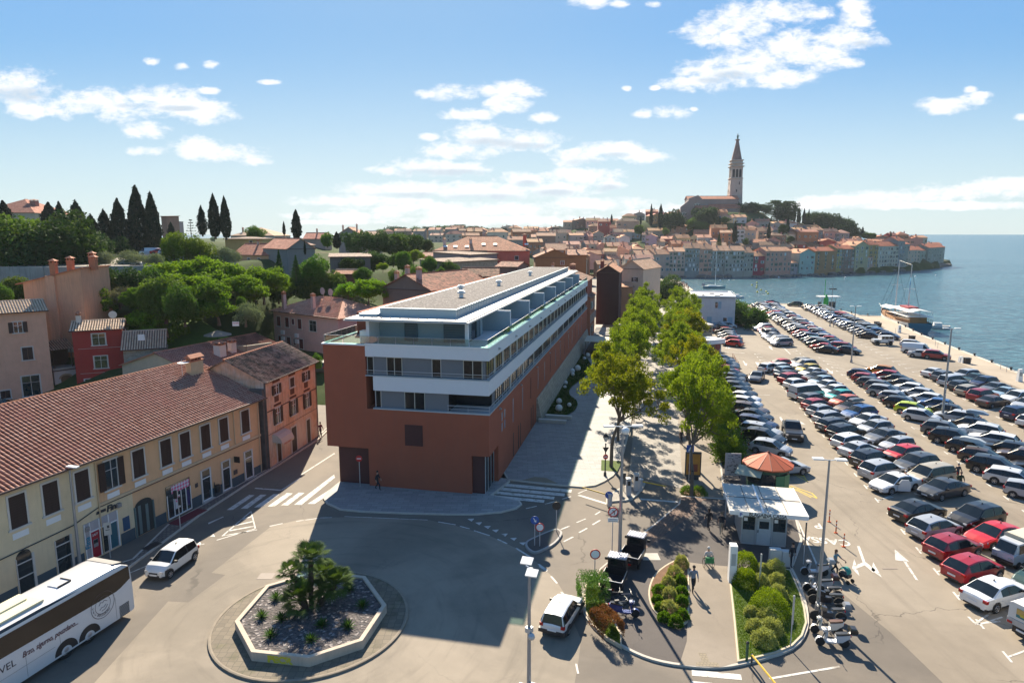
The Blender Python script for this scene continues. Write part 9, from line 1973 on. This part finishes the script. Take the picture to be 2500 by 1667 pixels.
# --------- boats
def hull(L,Wd,D,sheer=.6,n=18,fine=.5):
 """open rings from stern (x=0) to bow (x=L)"""
 rs=[]
 for i in range(n+1):
  f=i/n;x=L*f;w=Wd/2*(1-max(0,(f-.45)/.55)**2.2)*(.82+.18*min(1,f/.25));zt=D*(1+sheer*max(0,f-.35)**2+.12*max(0,.3-f));w=max(w,.03)
  rs.append([(x,-w,zt),(x,-w*.92,zt*.45),(x+(0),-w*.55,-.35),(x,0,-.6),(x,w*.55,-.35),(x,w*.92,zt*.45),(x,w,zt)])
 return rs
def gulet():
 s=Vector(G(2240,812,-1.6));bw=Vector(G(2150,762,.5));d=bw-s;L=d.length;rz=atan2(d.y,d.x)
 L=min(L,27.0);s2=bw-d.normalized()*L
 t=thing('sailing_ship','white and blue two-masted wooden sailing ship moored along the quay','sailing ship',(s2.x+.5,s2.y,-1.7),rz)
 rs=hull(L,6.6,2.3,1.1);b=MB()
 up=[[(x,y,z) for x,y,z in r] for r in rs]
 b.ring([[r[0],tuple((Vector(r[0])*.45+Vector(r[1])*.55)),tuple((Vector(r[6])*.45+Vector(r[5])*.55)),r[6]] for r in up],caps=False,closed=False);
 b=MB();b.ring([r for r in rs],caps=True,closed=False)
 me_o=b.build('hull',mat('hull_teal',(.02,.14,.20),.4),t,True)
 b=MB();b.ring([[(x,y*1.012,z) for x,y,z in(r[0],tuple(Vector(r[0]).lerp(Vector(r[1]),.95)))] for r in rs],caps=False,closed=False);b.ring([[(x,y*1.012,z) for x,y,z in(tuple(Vector(r[6]).lerp(Vector(r[5]),.95)),r[6])] for r in rs],caps=False,closed=False);b.build('white_strake',mat('ship_white',(.68,.67,.64),.5),t)
 b=MB();b.ring([[(x,r[0][1]*.97,r[0][2]-.25),(x,r[6][1]*.97,r[6][2]-.25)] for r in rs for x in(r[0][0],)],caps=False,closed=False);b.build('deck',mat('teak_deck',(.30,.15,.06),.7,var=.2,scale=4),t)
 b=MB()
 for sd in(0,6):b.tube([(r[sd][0],r[sd][1]*.98,r[sd][2]+.75) for r in rs],.05,5)
 for r in rs:
  for sd in(0,6):b.tube([(r[sd][0],r[sd][1]*.98,r[sd][2]),(r[sd][0],r[sd][1]*.98,r[sd][2]+.75)],.035,4)
 b.build('railing',mat('varnished_wood',(.36,.17,.06),.5),t)
 b=MB();b.box(1.5,10.5,-1.9,1.9,1.9,3.7);b.build('deckhouse',_M['varnished_wood'],t);b=MB();b.box(1.6,10.4,-1.93,1.93,2.8,3.5);b.build('deckhouse_windows',M_GLASS,t)
 b=MB();b.box(.6,12.5,-2.9,2.9,3.75,3.88);b.build('roof_deck',M_WPAINT,t)
 b=MB();b.ring([[(12.8,-2.5,4.5),(12.8,0,5.0),(12.8,2.5,4.5)],[(23.5,-1.4,4.1),(23.5,0,4.7),(23.5,1.4,4.1)]],caps=False,closed=False);b.ring([[(.5,-2.8,5.0),(.5,0,5.5),(.5,2.8,5.0)],[(12.6,-2.8,5.0),(12.6,0,5.5),(12.6,2.8,5.0)]],caps=False,closed=False);b.build('sun_awning',mat('white_canvas',(.66,.65,.62),.85),t)
 b=MB();[b.tube([(x,s_*2.7,4.2),(x,s_*2.7,5.1)],.04,5) for x in(.6,4,8,12.4) for s_ in(-1,1)];b.build('awning_posts',M_WPAINT,t)
 b=MB();b.box(5,10.5,-1.2,1.2,5.4,5.75);b.build('red_cover',mat('red_cover',(.3,.04,.05),.7),t)
 mw_=mat('mast_white',(.6,.57,.53),.5)
 for x,h in((8.2,16.2),(16.5,17.0)):b=MB();b.tube([(x,0,2),(x,0,h)],[.19,.1],8);b.tube([(x,-1.4,h*.62),(x,1.4,h*.62)],.05,5);b.build('mast',mw_,t)
 b=MB();b.tube([(8.2,0,16.1),(16.5,0,16.9)],.03,4)
 for a,c in(((16.5,0,16.5),(L+2,0,3.6)),((16.5,0,12),(L,0,3.4)),((8.2,0,15.5),(0,0,3)),((16.5,0,15),(15,2.8,2.6)),((16.5,0,15),(15,-2.8,2.6)),((8.2,0,14.5),(7,3,2.6)),((8.2,0,14.5),(7,-3,2.6))):b.tube([a,c],.025,4)
 b.build('rigging',M_DGREY,t)
 b=MB();b.tube([(L-.5,0,3.4),(L+3.2,0,4.4)],[.12,.06],6);b.build('bowsprit',mw_,t)
 b=MB();b.ring([[(8.1,.1,13.0),(7.2,.3,12.7),(6.9,.6,11.6)],[(8.1,.1,10.6),(7.4,.3,10.0),(7.1,.5,8.8)]],caps=False,closed=False);b.build('flag',mat('flag_blue',(.02,.3,.55),.7),t)
gulet()
def sailboat(label,X,Y,L,H,rz,col,group=None):
 t=thing('sailing_yacht',label,'sailing boat',(X,Y,-1.7),rz,group);rs=hull(L,L*.3,1.1,.4,12);b=MB();b.ring(rs,closed=False);b.build('hull',M_PAINT,t,True,color=col)
 b=MB();b.ring([[(r[0][0],r[0][1]*.97,r[0][2]-.08),(r[6][0],r[6][1]*.97,r[6][2]-.08)] for r in rs],caps=False,closed=False);b.build('deck',M_WPAINT,t)
 b=MB();b.ring([[(L*.25,-L*.09,1.05),(L*.25,L*.09,1.05),(L*.25,L*.07,1.5),(L*.25,-L*.07,1.5)],[(L*.62,-L*.06,1.1),(L*.62,L*.06,1.1),(L*.62,L*.03,1.3),(L*.62,-L*.03,1.3)]]);b.build('cabin',M_WPAINT,t);b=MB();b.tube([(L*.55,0,1),(L*.55,0,H)],[.12,.07],6);b.tube([(L*.55,-.9,H*.55),(L*.55,.9,H*.55)],.04,4);b.build('mast',M_WPAINT,t)
 b=MB();b.tube([(L*.53,0,2.4),(L*.12,0,2.5)],.16,6);b.build('boom',mat('sail_cover',(.1,.13,.2),.8),t);b=MB();b.tube([(L*.55,0,H),(L*.98,0,1.6)],.05,4);b.tube([(L*.55,0,H),(.1,0,1.5)],.025,4);b.build('stays',M_GREY,t)
 b=MB();b.ring([[(.2,-1.2,1.2),(.2,1.2,1.2),(.2,1.1,2.2),(.2,-1.1,2.2)],[(.9,-1.2,1.2),(.9,1.2,1.2),(.9,1.1,2.1),(.9,-1.1,2.1)]]);b.build('sprayhood',_M['sail_cover'],t)
 return t
X,Y=G(1714,704,-1.7);sailboat('large pale turquoise sailing yacht moored behind the white harbour building',X,Y,10.6*1.0,16.5,R(3),(.25,.42,.44))
def motorboat(label,X,Y,L,rz,group):
 t=thing('motor_boat',label,'motor boat',(X,Y,-1.7),rz,group);rs=hull(L,L*.36,.8,.5,10);b=MB();b.ring(rs,closed=False);b.build('hull',M_WPAINT,t,True);b=MB();b.ring([[(r[0][0],r[0][1]*.95,r[0][2]-.1),(r[6][0],r[6][1]*.95,r[6][2]-.1)] for r in rs],caps=False,closed=False);b.build('deck',mat('cream_deck',(.5,.46,.4),.7),t);b=MB();b.box(L*.3,L*.6,-L*.1,L*.1,.7,1.5);b.build('cabin',M_WPAINT,t)
for i,(u,v) in enumerate(((1782,729),(1776,722),(1790,735))):X,Y=G(u,v,-1.7);motorboat('white motor boat moored right of the harbour building, %s from the left'%ORD[[1,0,2][i]],X,Y,6.5,R(20+30*i),'motor boats by the harbour building')
X,Y=G(2318,803,-1.7);motorboat('lone small motor boat on the open water right of the ship',X,Y,6.0,R(160),None)
for i,(u,v) in enumerate(((1848,691),(1848,698),(1847,703),(1858,709),(1871,713),(1875,718),(1836,697),(1849,714))):
 X,Y=G(u,v,-1.7);b=MB();b.ball((0,0,.15),.42,12);b.tube([(0,0,.5),(0,0,.8)],.05,5);o=b.build('buoy',mat('yellow_buoy',(.55,.45,.02),.5),smooth=True);o.location=(X,Y,-1.7);tag(o,'yellow mooring buoy in the harbour, %s from the far side'%ORD[sorted([691,698,703,709,713,718,697,714]).index(v)],'buoy','yellow mooring buoys')
for i,(u,v) in enumerate(((2285,673),(2235,676),(1758,686),(1780,686),(1901,678),(2064,679))):X,Y=G(u,v,-1.7);b=MB();b.ball((0,0,.2),.5,10);b.tube([(0,0,.5),(0,0,.85)],.05,5);o=b.build('buoy',M_WPAINT,smooth=True);o.location=(X,Y,-1.7);tag(o,'small white buoy on the water off the old town, %s from the left'%ORD[sorted([2285,2235,1758,1780,1901,2064]).index(u)],'buoy','white buoys')
X,Y=G(1592,690);t=thing('harbour_pillar','slim white pillar at the harbour end of the promenade','pillar',(X,Y,0));b=MB();b.ring([[(-.9,-.9,0),(.9,-.9,0),(.9,.9,0),(-.9,.9,0)],[(-.8,-.8,9),(.8,-.8,9),(.8,.8,9),(-.8,.8,9)]]);b.build('shaft',M_WHITE,t);b=MB();b.box(-1.0,1.0,-1.0,1.0,9,9.4);b.build('cap',M_TRIM,t)
# --------- TWO-WHEELERS
def scooter(label,xy,rz,body=(.6,.6,.6),seat=(.02,.02,.02),box=None,moto=False,z=0.0):
 t=thing('scooter' if not moto else 'motorcycle',label,'scooter' if not moto else 'motorcycle',(xy[0],xy[1],z),rz,'scooters and motorcycles parked along the lawn')
 mb_=M_PAINT;rw=.25 if not moto else.31;bx=.62 if not moto else.70
 for x in(-bx,bx):wheel_obj(t,x,0,rw,.045)
 b=MB();b.tube([(bx,0,rw),(bx-.18,0,.75),(bx-.26,0,1.0)],.035,6);b.tube([(bx-.26,-.32,1.03),(bx-.24,0,.98),(bx-.26,.32,1.03)],.018,6);b.tube([(bx-.26,.24,1.02),(bx-.2,.28,1.2)],.01,4);b.tube([(bx-.26,-.24,1.02),(bx-.2,-.28,1.2)],.01,4);b.build('fork_and_handlebar',M_DGREY,t)
 b=MB();[b.rbox((bx-.2,s*.29,1.23),(.01,.07,.045)) for s in(-1,1)];b.build('mirrors',M_BLACK,t)
 b=MB()
 if not moto:
  b.ring([[(bx-.14,-.2,.42),(bx-.14,.2,.42),(bx-.24,.22,.85),(bx-.24,-.22,.85)],[(bx-.24,-.18,.38),(bx-.24,.18,.38),(bx-.32,.18,.85),(bx-.32,-.18,.85)]])
  b.ring([[(bx-.1,-.1,.85),(bx-.1,.1,.85),(bx-.16,.12,1.02),(bx-.16,-.12,1.02)],[(bx-.34,-.12,.88),(bx-.34,.12,.88),(bx-.34,.12,1.0),(bx-.34,-.12,1.0)]])
  b.box(-.15,bx-.22,-.16,.16,.28,.36)
  b.ring([[(-.15,-.15,.3),(-.15,.15,.3),(-.12,.14,.68),(-.12,-.14,.68)],[(-.45,-.2,.38),(-.45,.2,.38),(-.45,.17,.74),(-.45,-.17,.74)],[(-.85,-.1,.6),(-.85,.1,.6),(-.88,.08,.78),(-.88,-.08,.78)]])
  b.ring([[(bx+.12*cos(a)*2.3,y,rw+.3*sin(a)) for a in[pi*k/6 for k in range(7)]] for y in(-.07,.07)],caps=False,closed=False)
 else:
  b.ring([[(.1,-.14,.62),(.1,.14,.62),(.1,.12,.88),(.1,-.12,.88)],[(.42,-.1,.7),(.42,.1,.7),(.38,.09,.95),(.38,-.09,.95)]]);b.ring([[(-.5,-.1,.65),(-.5,.1,.65),(-.5,.08,.76),(-.5,-.08,.76)],[(-.88,-.06,.78),(-.88,.06,.78),(-.9,.05,.86),(-.9,-.05,.86)]])
  b.box(-.25,.35,-.14,.14,.25,.6);b.tube([(.1,.2,.25),(-.5,.2,.3),(-.85,.2,.42)],.045,6)
 b.build('bodywork',mb_,t,True,color=body)
 b=MB();b.ring([[(-.12,-.12,.72),(-.12,.12,.72),(-.12,.1,.8),(-.12,-.1,.8)],[(-.4,-.15,.76),(-.4,.15,.76),(-.4,.13,.84),(-.4,-.13,.84)],[(-.82,-.11,.8),(-.82,.11,.8),(-.82,.09,.88),(-.82,-.09,.88)]]);b.build('seat',M_PAINT,t,True,color=seat)
 if box is not None:b=MB();b.ring([[(-.8,-.2,.9),(-.8,.2,.9),(-1.15,.2,.9),(-1.15,-.2,.9)],[(-.76,-.24,1.08),(-.76,.24,1.08),(-1.2,.24,1.08),(-1.2,-.24,1.08)],[(-.84,-.18,1.22),(-.84,.18,1.22),(-1.12,.18,1.22),(-1.12,-.18,1.22)]]);b.build('top_box',M_PAINT,t,True,color=box)
 b=MB();b.box(bx-.12,bx-.06,-.08,.08,.9,1.0);b.build('headlight',M_CHROME,t);b=MB();b.box(-.92,-.88,-.07,.07,.66,.74);b.build('taillight',M_RED,t);b=MB();b.tube([(0,.1,.28),(0,.28,.02)],.015,4);b.build('kick_stand',M_DGREY,t)
 return t
for i,(x,y,bd,st,bx_,mo,lab) in enumerate(((520,840,(.5,.5,.52),(.02,.02,.02),(.3,.32,.34),False,'white scooter with a grey top box, furthest in the scooter row'),(540,950,(.42,.43,.45),(.02,.02,.02),(.03,.01,.012),False,'silver scooter with a black and red top box, second in the row'),(600,1045,(.02,.02,.022),(.02,.02,.02),None,True,'black motorcycle in the middle of the scooter row'),(590,1000,(.03,.03,.03),(.02,.02,.02),None,True,'dark motorcycle behind the middle black one'),(610,1150,(.05,.05,.055),(.02,.02,.02),(.22,.23,.25),True,'dark motorcycle with a grey top box, third from the near end'),(600,1235,(.62,.6,.55),(.13,.06,.03),None,False,'cream white retro scooter with a brown seat'),(640,1320,(.55,.56,.58),(.02,.02,.02),(.02,.02,.02),False,'white and black scooter with a black top box, nearest in the row'))):
 scooter(lab,k5(x,y),pi-AX+R([6,4,-4,2,3,5,3][i]),bd,st,bx_,mo)
def bicycle(label,xy,rz,col,z=0.0,cat='bicycle'):
 t=thing('bicycle',label,cat,(xy[0],xy[1],z),rz,None)
 for x in(-.52,.52):
  b=MB();n=22;b.ring([[(rr*cos(2*pi*k/n),y,rr*sin(2*pi*k/n)) for k in range(n)] for rr,y in((.31,-.02),(.34,0),(.31,.02))],caps=False)
  for k in range(8):a=pi*k/8*2;b.tube([(0,0,0),(.31*cos(a),0,.31*sin(a))],.004,3,False)
  o=b.build('wheel',M_TYRE,t);o.location=(x,0,.34)
 b=MB();b.tube([(-.52,0,.34),(-.1,0,.3),(.38,0,.82),(-.22,0,.8),(-.1,0,.3)],.02,6);b.tube([(-.52,0,.34),(-.22,0,.8)],.014,5);b.tube([(.52,0,.34),(.36,0,.95)],.018,6);b.build('frame',M_PAINT,t,color=col)
 b=MB();b.tube([(.34,-.28,.98),(.37,-.1,.98),(.37,.1,.98),(.34,.28,.98)],.014,5);b.build('handlebar',M_DGREY,t);b=MB();b.rbox((-.24,0,.92),(.13,.07,.03));b.tube([(-.22,0,.8),(-.24,0,.9)],.014,4);b.build('saddle',M_BLACK,t)
 return t
for i,(x,y,c_,lab) in enumerate(((505,1175,(.02,.02,.03),'dark bicycle leaning behind the nearer black three-wheeler'),(560,1185,(.02,.03,.08),'dark blue bicycle beside the black three-wheelers'),(540,1225,(.03,.03,.03),'black bicycle lower down by the brown hedge'))):bicycle(lab,k3(x,y,.12),R(-10+12*i),c_,.12)
scooter('blue scooter among the bicycles by the brown hedge',k3(560,1235,.12),R(-8),(.02,.05,.22),(.02,.02,.02),None,False,.12)
# --------- PEOPLE
def skin_body(J,E_,rad,name):
 me=bpy.data.meshes.new(name);me.from_pydata(J,E_,[]);o=bpy.data.objects.new(name+'_src',me);COL.objects.link(o)
 m=o.modifiers.new('skin','SKIN');m.branch_smoothing=.3
 for i,r_ in enumerate(rad):sv=me.skin_vertices[0].data[i];sv.radius=(r_,r_*(1.0 if i not in(0,1,2) else.72));sv.use_root=(i==0)
 s=o.modifiers.new('sub','SUBSURF');s.levels=1;s.render_levels=1
 dg=bpy.context.evaluated_depsgraph_get();out=bpy.data.meshes.new_from_object(o.evaluated_get(dg));bpy.data.objects.remove(o);return out
SKIN=mat('skin',(.42,.24,.17),.6,var=.05)
def cmat(c):
 n='cloth_%02d_%02d_%02d'%tuple(int(99*x) for x in c);return mat(n,c,.85,var=.15,scale=5)
_PB={}
def person(label,xy,rz,top=(.03,.03,.04),legs=(.03,.03,.04),hair=(.02,.012,.01),pose='walk',h=1.74,z=0.0,long_=False,skirt=False,arms=0.0,group=None,bag=None):
 """facing local -y; arms swing with the stride"""
 st={'walk':.24,'stand':.03,'sit':0}[pose];key=(pose,round(arms,1),top,legs,long_)
 if key not in _PB:
  lx=.09
  if pose!='sit':
   J=[(0,0,.93),(0,0,1.12),(0,-.01,1.33),(0,0,1.46),(0,-.015,1.55),(0,-.03,1.66),(0,-.025,1.73),(-.19,0,1.40),(-.245,.10*st*4-.25*arms,1.14+.05*arms),(-.235,-.02+.05*st*4-.42*arms,.92+.24*arms),(.19,0,1.40),(.245,-.06*st*4-.25*arms,1.14+.05*arms),(.235,-.22*st*4-.42*arms-.03,.94+.22*arms),(-lx,0,.86),(-lx,-.10*(st>.1)-st*.55,.49),(-lx,-st*.95,.09),(-lx,-st*.95-.15,.035),(lx,0,.86),(lx,st*.35-.04,.48),(lx,st*1.15,.11+st*.2),(lx,st*1.15-.14,.04+st*.1)]
  else:
   J=[(0,0,.55),(0,.02,.75),(0,.0,.97),(0,0,1.1),(0,-.015,1.19),(0,-.03,1.30),(0,-.025,1.37),(-.19,0,1.04),(-.27,.06,.80),(-.27,-.12,.62),(.19,0,1.04),(.27,.06,.80),(.27,-.12,.62),(-lx,-.05,.53),(-lx-.02,-.45,.52),(-lx,-.5,.12),(-lx,-.64,.07),(lx,-.05,.53),(lx+.02,-.45,.52),(lx,-.5,.12),(lx,-.64,.07)]
  E_=[(0,1),(1,2),(2,3),(3,4),(4,5),(5,6),(2,7),(7,8),(8,9),(2,10),(10,11),(11,12),(0,13),(13,14),(14,15),(15,16),(0,17),(17,18),(18,19),(19,20)]
  rad=[.15,.135,.165,.075,.06,.095,.07,.075,.052,.035,.075,.052,.035,.10,.068,.045,.038,.10,.068,.045,.038]
  me=skin_body(J,E_,rad,'body');V=me.vertices
  mats_=[SKIN,cmat(top),cmat(legs),cmat((.02,.02,.02))];me.materials.clear();[me.materials.append(m) for m in mats_]
  waist=J[0][2]+.03;neck=J[3][2]+.0
  for p in me.polygons:
   c=p.center;m=1
   if c.z>neck:m=0
   elif abs(c.x)>.195 and c.z<J[8][2]-(.12 if long_ else-.1) and c.z>.4 and pose!='sit':m=0
   elif c.z<.085:m=3
   elif c.z<waist and not(abs(c.x)>.2 and pose!='sit'):m=2
   p.material_index=m;p.use_smooth=True
  b=MB();b.m=[]
  for hx,hy,hz in(J[9],J[12]):
   s=-1 if hx<0 else 1;b.ring([[(hx-.018,hy-.035,hz-.02),(hx+.018,hy-.035,hz-.02),(hx+.018,hy+.035,hz-.02),(hx-.018,hy+.035,hz-.02)],[(hx-.014,hy-.04,hz-.10),(hx+.014,hy-.04,hz-.10),(hx+.014,hy+.04,hz-.10),(hx-.014,hy+.04,hz-.10)]])
   for k,l_ in enumerate((.065,.075,.07,.055)):yy=hy-.033+k*.022;b.tube([(hx,yy,hz-.09),(hx-s*.006,yy,hz-.09-l_*.55),(hx-s*.022,yy,hz-.09-l_)],[.010,.009,.007],5)
   b.tube([(hx,hy-.035,hz-.035),(hx-s*.012,hy-.065,hz-.07),(hx-s*.018,hy-.07,hz-.10)],[.011,.010,.008],5)
  hd=J[5];b.ring([[(-.012,hd[1]-.095,hd[2]-.01),(.012,hd[1]-.095,hd[2]-.01),(0,hd[1]-.09,hd[2]+.03)],[(-.004,hd[1]-.12,hd[2]-.008),(.004,hd[1]-.12,hd[2]-.008),(0,hd[1]-.11,hd[2]+.0)]])
  for s in(-1,1):b.ball((s*.095,hd[1],hd[2]),.028,6,(.4,.7,1.1))
  fm=b.mesh('hands_and_face',[SKIN,M_BLACK]);e=MB()
  for s in(-1,1):e.ball((s*.035,hd[1]-.092,hd[2]+.02),.013,6)
  e.box(-.028,.028,hd[1]-.098,hd[1]-.088,hd[2]-.048,hd[2]-.040);em=e.mesh('eyes_and_mouth',mat('dark_features',(.06,.02,.018),.6))
  bm=bmesh.new();bm.from_mesh(me);bm.from_mesh(fm);bm.to_mesh(me);bm.free();_PB[key]=(me,em,J)
 me,em,J=_PB[key];s=h/1.80
 t=obj('person',me);t.location=(xy[0],xy[1],z);t.rotation_euler=(0,0,rz);t.scale=(s,s,s);tag(t,label,'person',group)
 obj('eyes_and_mouth',em,t);hd=J[5];b=MB();b.ball((0,hd[1]+.022,hd[2]+.045),.108,12,(.98,1.0,.92))
 if skirt:b.ball((0,hd[1]+.06,hd[2]-.06),.09,10,(1,.7,1.6))
 b.build('hair',mat('hair_%02d'%int(hair[0]*99),hair,.8),t,True)
 if bag:b=MB();b.ring([[(-.3,-.1,.45),(-.3,.18,.45),(-.3,.16,.78),(-.3,-.08,.78)],[(-.22,-.1,.45),(-.22,.18,.45),(-.22,.16,.78),(-.22,-.08,.78)]]);b.tube([(-.26,-.02,.78),(-.26,.04,.92),(-.26,.1,.78)],.01,4);b.build('bag',cmat(bag),t)
 return t
D=(.022,.022,.028)
person('person in dark clothes with a backpack walking along the terracotta front wall',k2(993,466),R(80),D,D,z=.12,long_=True)
person('man in a grey shirt and dark trousers walking on the pale path',k3(903,1110,.12),0,(.20,.22,.27),D,(.02,.012,.01),z=.126,long_=True)
pw=person('grey-haired person in a pale shirt seated in the wheelchair',k3(978,985,.12),pi,(.5,.44,.42),(.1,.1,.12),(.5,.48,.46),'sit',z=.14)
t=thing('wheelchair','wheelchair with a green bag on its back, on the pale path','wheelchair',(*k3(978,988,.12),.126),pi)
for s in(-1,1):wheel_obj(t,0,0,.01,.01) if False else None;b=MB();b.ring([[(s*.31+dx,.05+rr*cos(2*pi*k/20),.3+rr*sin(2*pi*k/20)) for k in range(20)] for rr,dx in((.27,-.015),(.3,0),(.27,.015))],caps=False);b.build('wheel',M_TYRE,t)
b=MB();[b.tube([(s*.25,.22,.95),(s*.25,.2,.3),(s*.22,-.45,.45),(s*.2,-.55,.1)],.015,5) for s in(-1,1)];b.box(-.24,.24,-.25,.2,.42,.46);b.build('frame',M_DGREY,t);b=MB();b.box(-.27,.27,.2,.36,.42,.82);b.build('bag',mat('green_bag',(.02,.16,.06),.8),t)
person('woman in a long black dress walking away under the plane tree shade',k3(980,805,.12),pi+.3,D,D,z=.126,long_=True,skirt=True)
person('person in dark top and beige trousers carrying a bag, next to the woman in black',k3(1043,825,.12),pi-.2,D,(.3,.24,.18),(.2,.14,.08),z=.126,bag=(.03,.03,.03))
person('person in black standing in the shade between office and scooters',k3(1395,988,.12),R(20),D,D,pose='stand',z=.126,long_=True)
person('woman in a blue-grey top pushing a green stroller past the scooters',k5(655,832),R(35),(.10,.20,.24),D,(.08,.04,.02),arms=.8,skirt=True)
t=thing('stroller','teal green baby stroller pushed by the woman in the blue-grey top','stroller',(*k5(722,878),0),R(-60));b=MB();b.ring([[(rr*cos(a)*1.0,y,.62+rr*sin(a)) for a in[pi*k/8 for k in range(9)]] for rr,y in((.3,-.24),(.34,0),(.3,.24))],caps=False,closed=False);b.build('hood',mat('teal_canvas',(.02,.22,.18),.8),t)
b=MB();b.box(-.3,.35,-.22,.22,.35,.55);b.build('seat',M_BLACK,t);b=MB();[b.tube([(-.6,s*.22,1.0),(.4,s*.22,.15)],.015,5) for s in(-1,1)];[b.tube([(.3,s*.22,.5),(-.4,s*.22,.15)],.015,5) for s in(-1,1)];b.tube([(-.6,-.22,1.0),(-.6,.22,1.0)],.02,5);b.build('frame',M_DGREY,t)
for x,s in((.4,1),(.4,-1),(-.4,1),(-.4,-1)):wheel_obj(t,x,s*.24,.13,.03,rim=False)
person('person in a dark jacket and white shirt walking between the parked cars on the right',k5(1483,205),R(10),(.05,.05,.06),D,(.4,.35,.3),long_=True)
person('person in dark green carrying a bag, in front of the one in the dark jacket',k5(1500,268),R(-10),(.03,.05,.02),D,(.15,.08,.05),long_=True,bag=(.12,.09,.07))
person('person in a red jacket and grey trousers at the open door of the white sedan',k5(1128,258),R(-30),(.45,.03,.04),(.25,.24,.24),(.5,.45,.4),pose='stand',long_=True)
dr=MB();dr.ring([[(0,0,.35),(1.0,0,.35),(1.0,0,.95),(.8,0,1.35),(0.25,0,1.35),(0,0,.95)],[(0,.06,.35),(1.0,.06,.35),(1.0,.06,.95),(.8,.06,1.35),(.25,.06,1.35),(0,.06,.95)]]);X,Y=k5(1045,232);o=dr.build('open_car_door',M_PAINT,color=(.62,.63,.64));lx=min((o2 for o2 in bpy.data.objects if o2.get('label','').startswith('white sedan, sixth from near end of the left middle')),key=lambda q:0,default=None)
if lx:o.parent=lx;o.location=(.75,-.92 if False else.95,0);o.rotation_euler=(0,0,R(150));o['label']='front door standing open'
else:bpy.data.objects.remove(o)
ppl=[(k4,320,632,'dark-clothed person at the rear of the black row cars'),(k4,436,170,'person in dark at the far end of the middle aisle'),(k4,456,172,'person with a pale top beside the one in dark at the far aisle'),(k4,519,246,'person in black walking behind the far row'),(k4,541,258,'person in a pale dress in the far aisle'),(k4,590,270,'person in dark shorts alone in the far aisle'),(k4,775,206,'person in dark red next to the far quay cars'),(k4,875,258,'person in a white top by the floodlight mast'),(k4,128,298,'person standing by the beige hut'),(k4,415,168,'child in grey at the end of the far row')]
for i,(fn,x,y,lab) in enumerate(ppl):person(lab,fn(x,y),R(i*77),[D,(.4,.36,.33),(.14,.03,.03),(.55,.53,.5)][i%4 if i not in(0,3) else 0],[D,(.2,.18,.2)][i%2],h=1.72 if i<9 else 1.3)
rp=random.Random(3)
for i in range(22):
 u=rp.uniform(1643,1682);v=684+(u-1643)*.42+rp.uniform(-1,9);person('tiny stroller-by on the harbour quay, %s from the left'%'x' if False else 'distant pedestrian on the sunny harbour quay below the old town',G(u,v),rp.uniform(0,6),[D,(.3,.1,.08),(.45,.4,.38)][i%3],[D,(.2,.18,.2)][i%2],group='people on the harbour quay')
for i in range(9):
 u=rp.uniform(0,8);X,Y=W(12.5+rp.uniform(0,4),18+i*14.0);person('pedestrian on the shaded promenade under the plane trees, %s from the near end'%ORD[i],(X,Y),rp.uniform(0,6),[D,(.3,.28,.26),(.35,.1,.08)][i%3],[D,(.2,.18,.2)][i%2],group='people on the promenade')
person('person in maroon at the street corner left of the terracotta block',G(783,1068),R(60),(.14,.03,.05),D,z=.05,long_=True)
person('person in dark walking on the stone promenade beside the thin tree',W(6.0,39),R(120),D,D,long_=True,z=.12)
b=MB();b.ring([[(-.3,0,0),(-.28,.05,.03)],[(.3,0,0),(.28,.05,.03)]],caps=False,closed=False);b.poly([(0,-.2,0),(.9,.05,.2),(.1,.15,0)]);b.poly([(0,-.2,0),(-.1,.15,0),(-.9,.05,.2)]);b.ball((0,0,0),.12,8,(.7,2.2,.7));o=b.build('bird',M_BLACK);X=XAT(220,1145,543);o.location=(X,220,ZAT(220,543));tag(o,'small dark bird in the sky above the roofs','bird')
def haze():
 b=MB();b.box(-430,480,-70,1500,-6,112);o=b.build('haze',None) if False else None
 me=bpy.data.meshes.new('haze');b=MB();b.box(-460,480,-70,1520,-6.5,112);me.from_pydata(b.v,[],b.f);me.update()
 m=bpy.data.materials.new('haze');m.use_nodes=True;t=NT(m.node_tree);t.n.clear();out=t.new('ShaderNodeOutputMaterial');v=t.new('ShaderNodeVolumePrincipled');v.inputs['Color'].default_value=(.80,.88,.96,1);v.inputs['Density'].default_value=.00009;v.inputs['Anisotropy'].default_value=.1
 t.l.new(v.outputs[0],out.inputs['Volume']);me.materials.append(m);o=obj('haze',me);o['kind']='stuff'
if HAZE:haze()
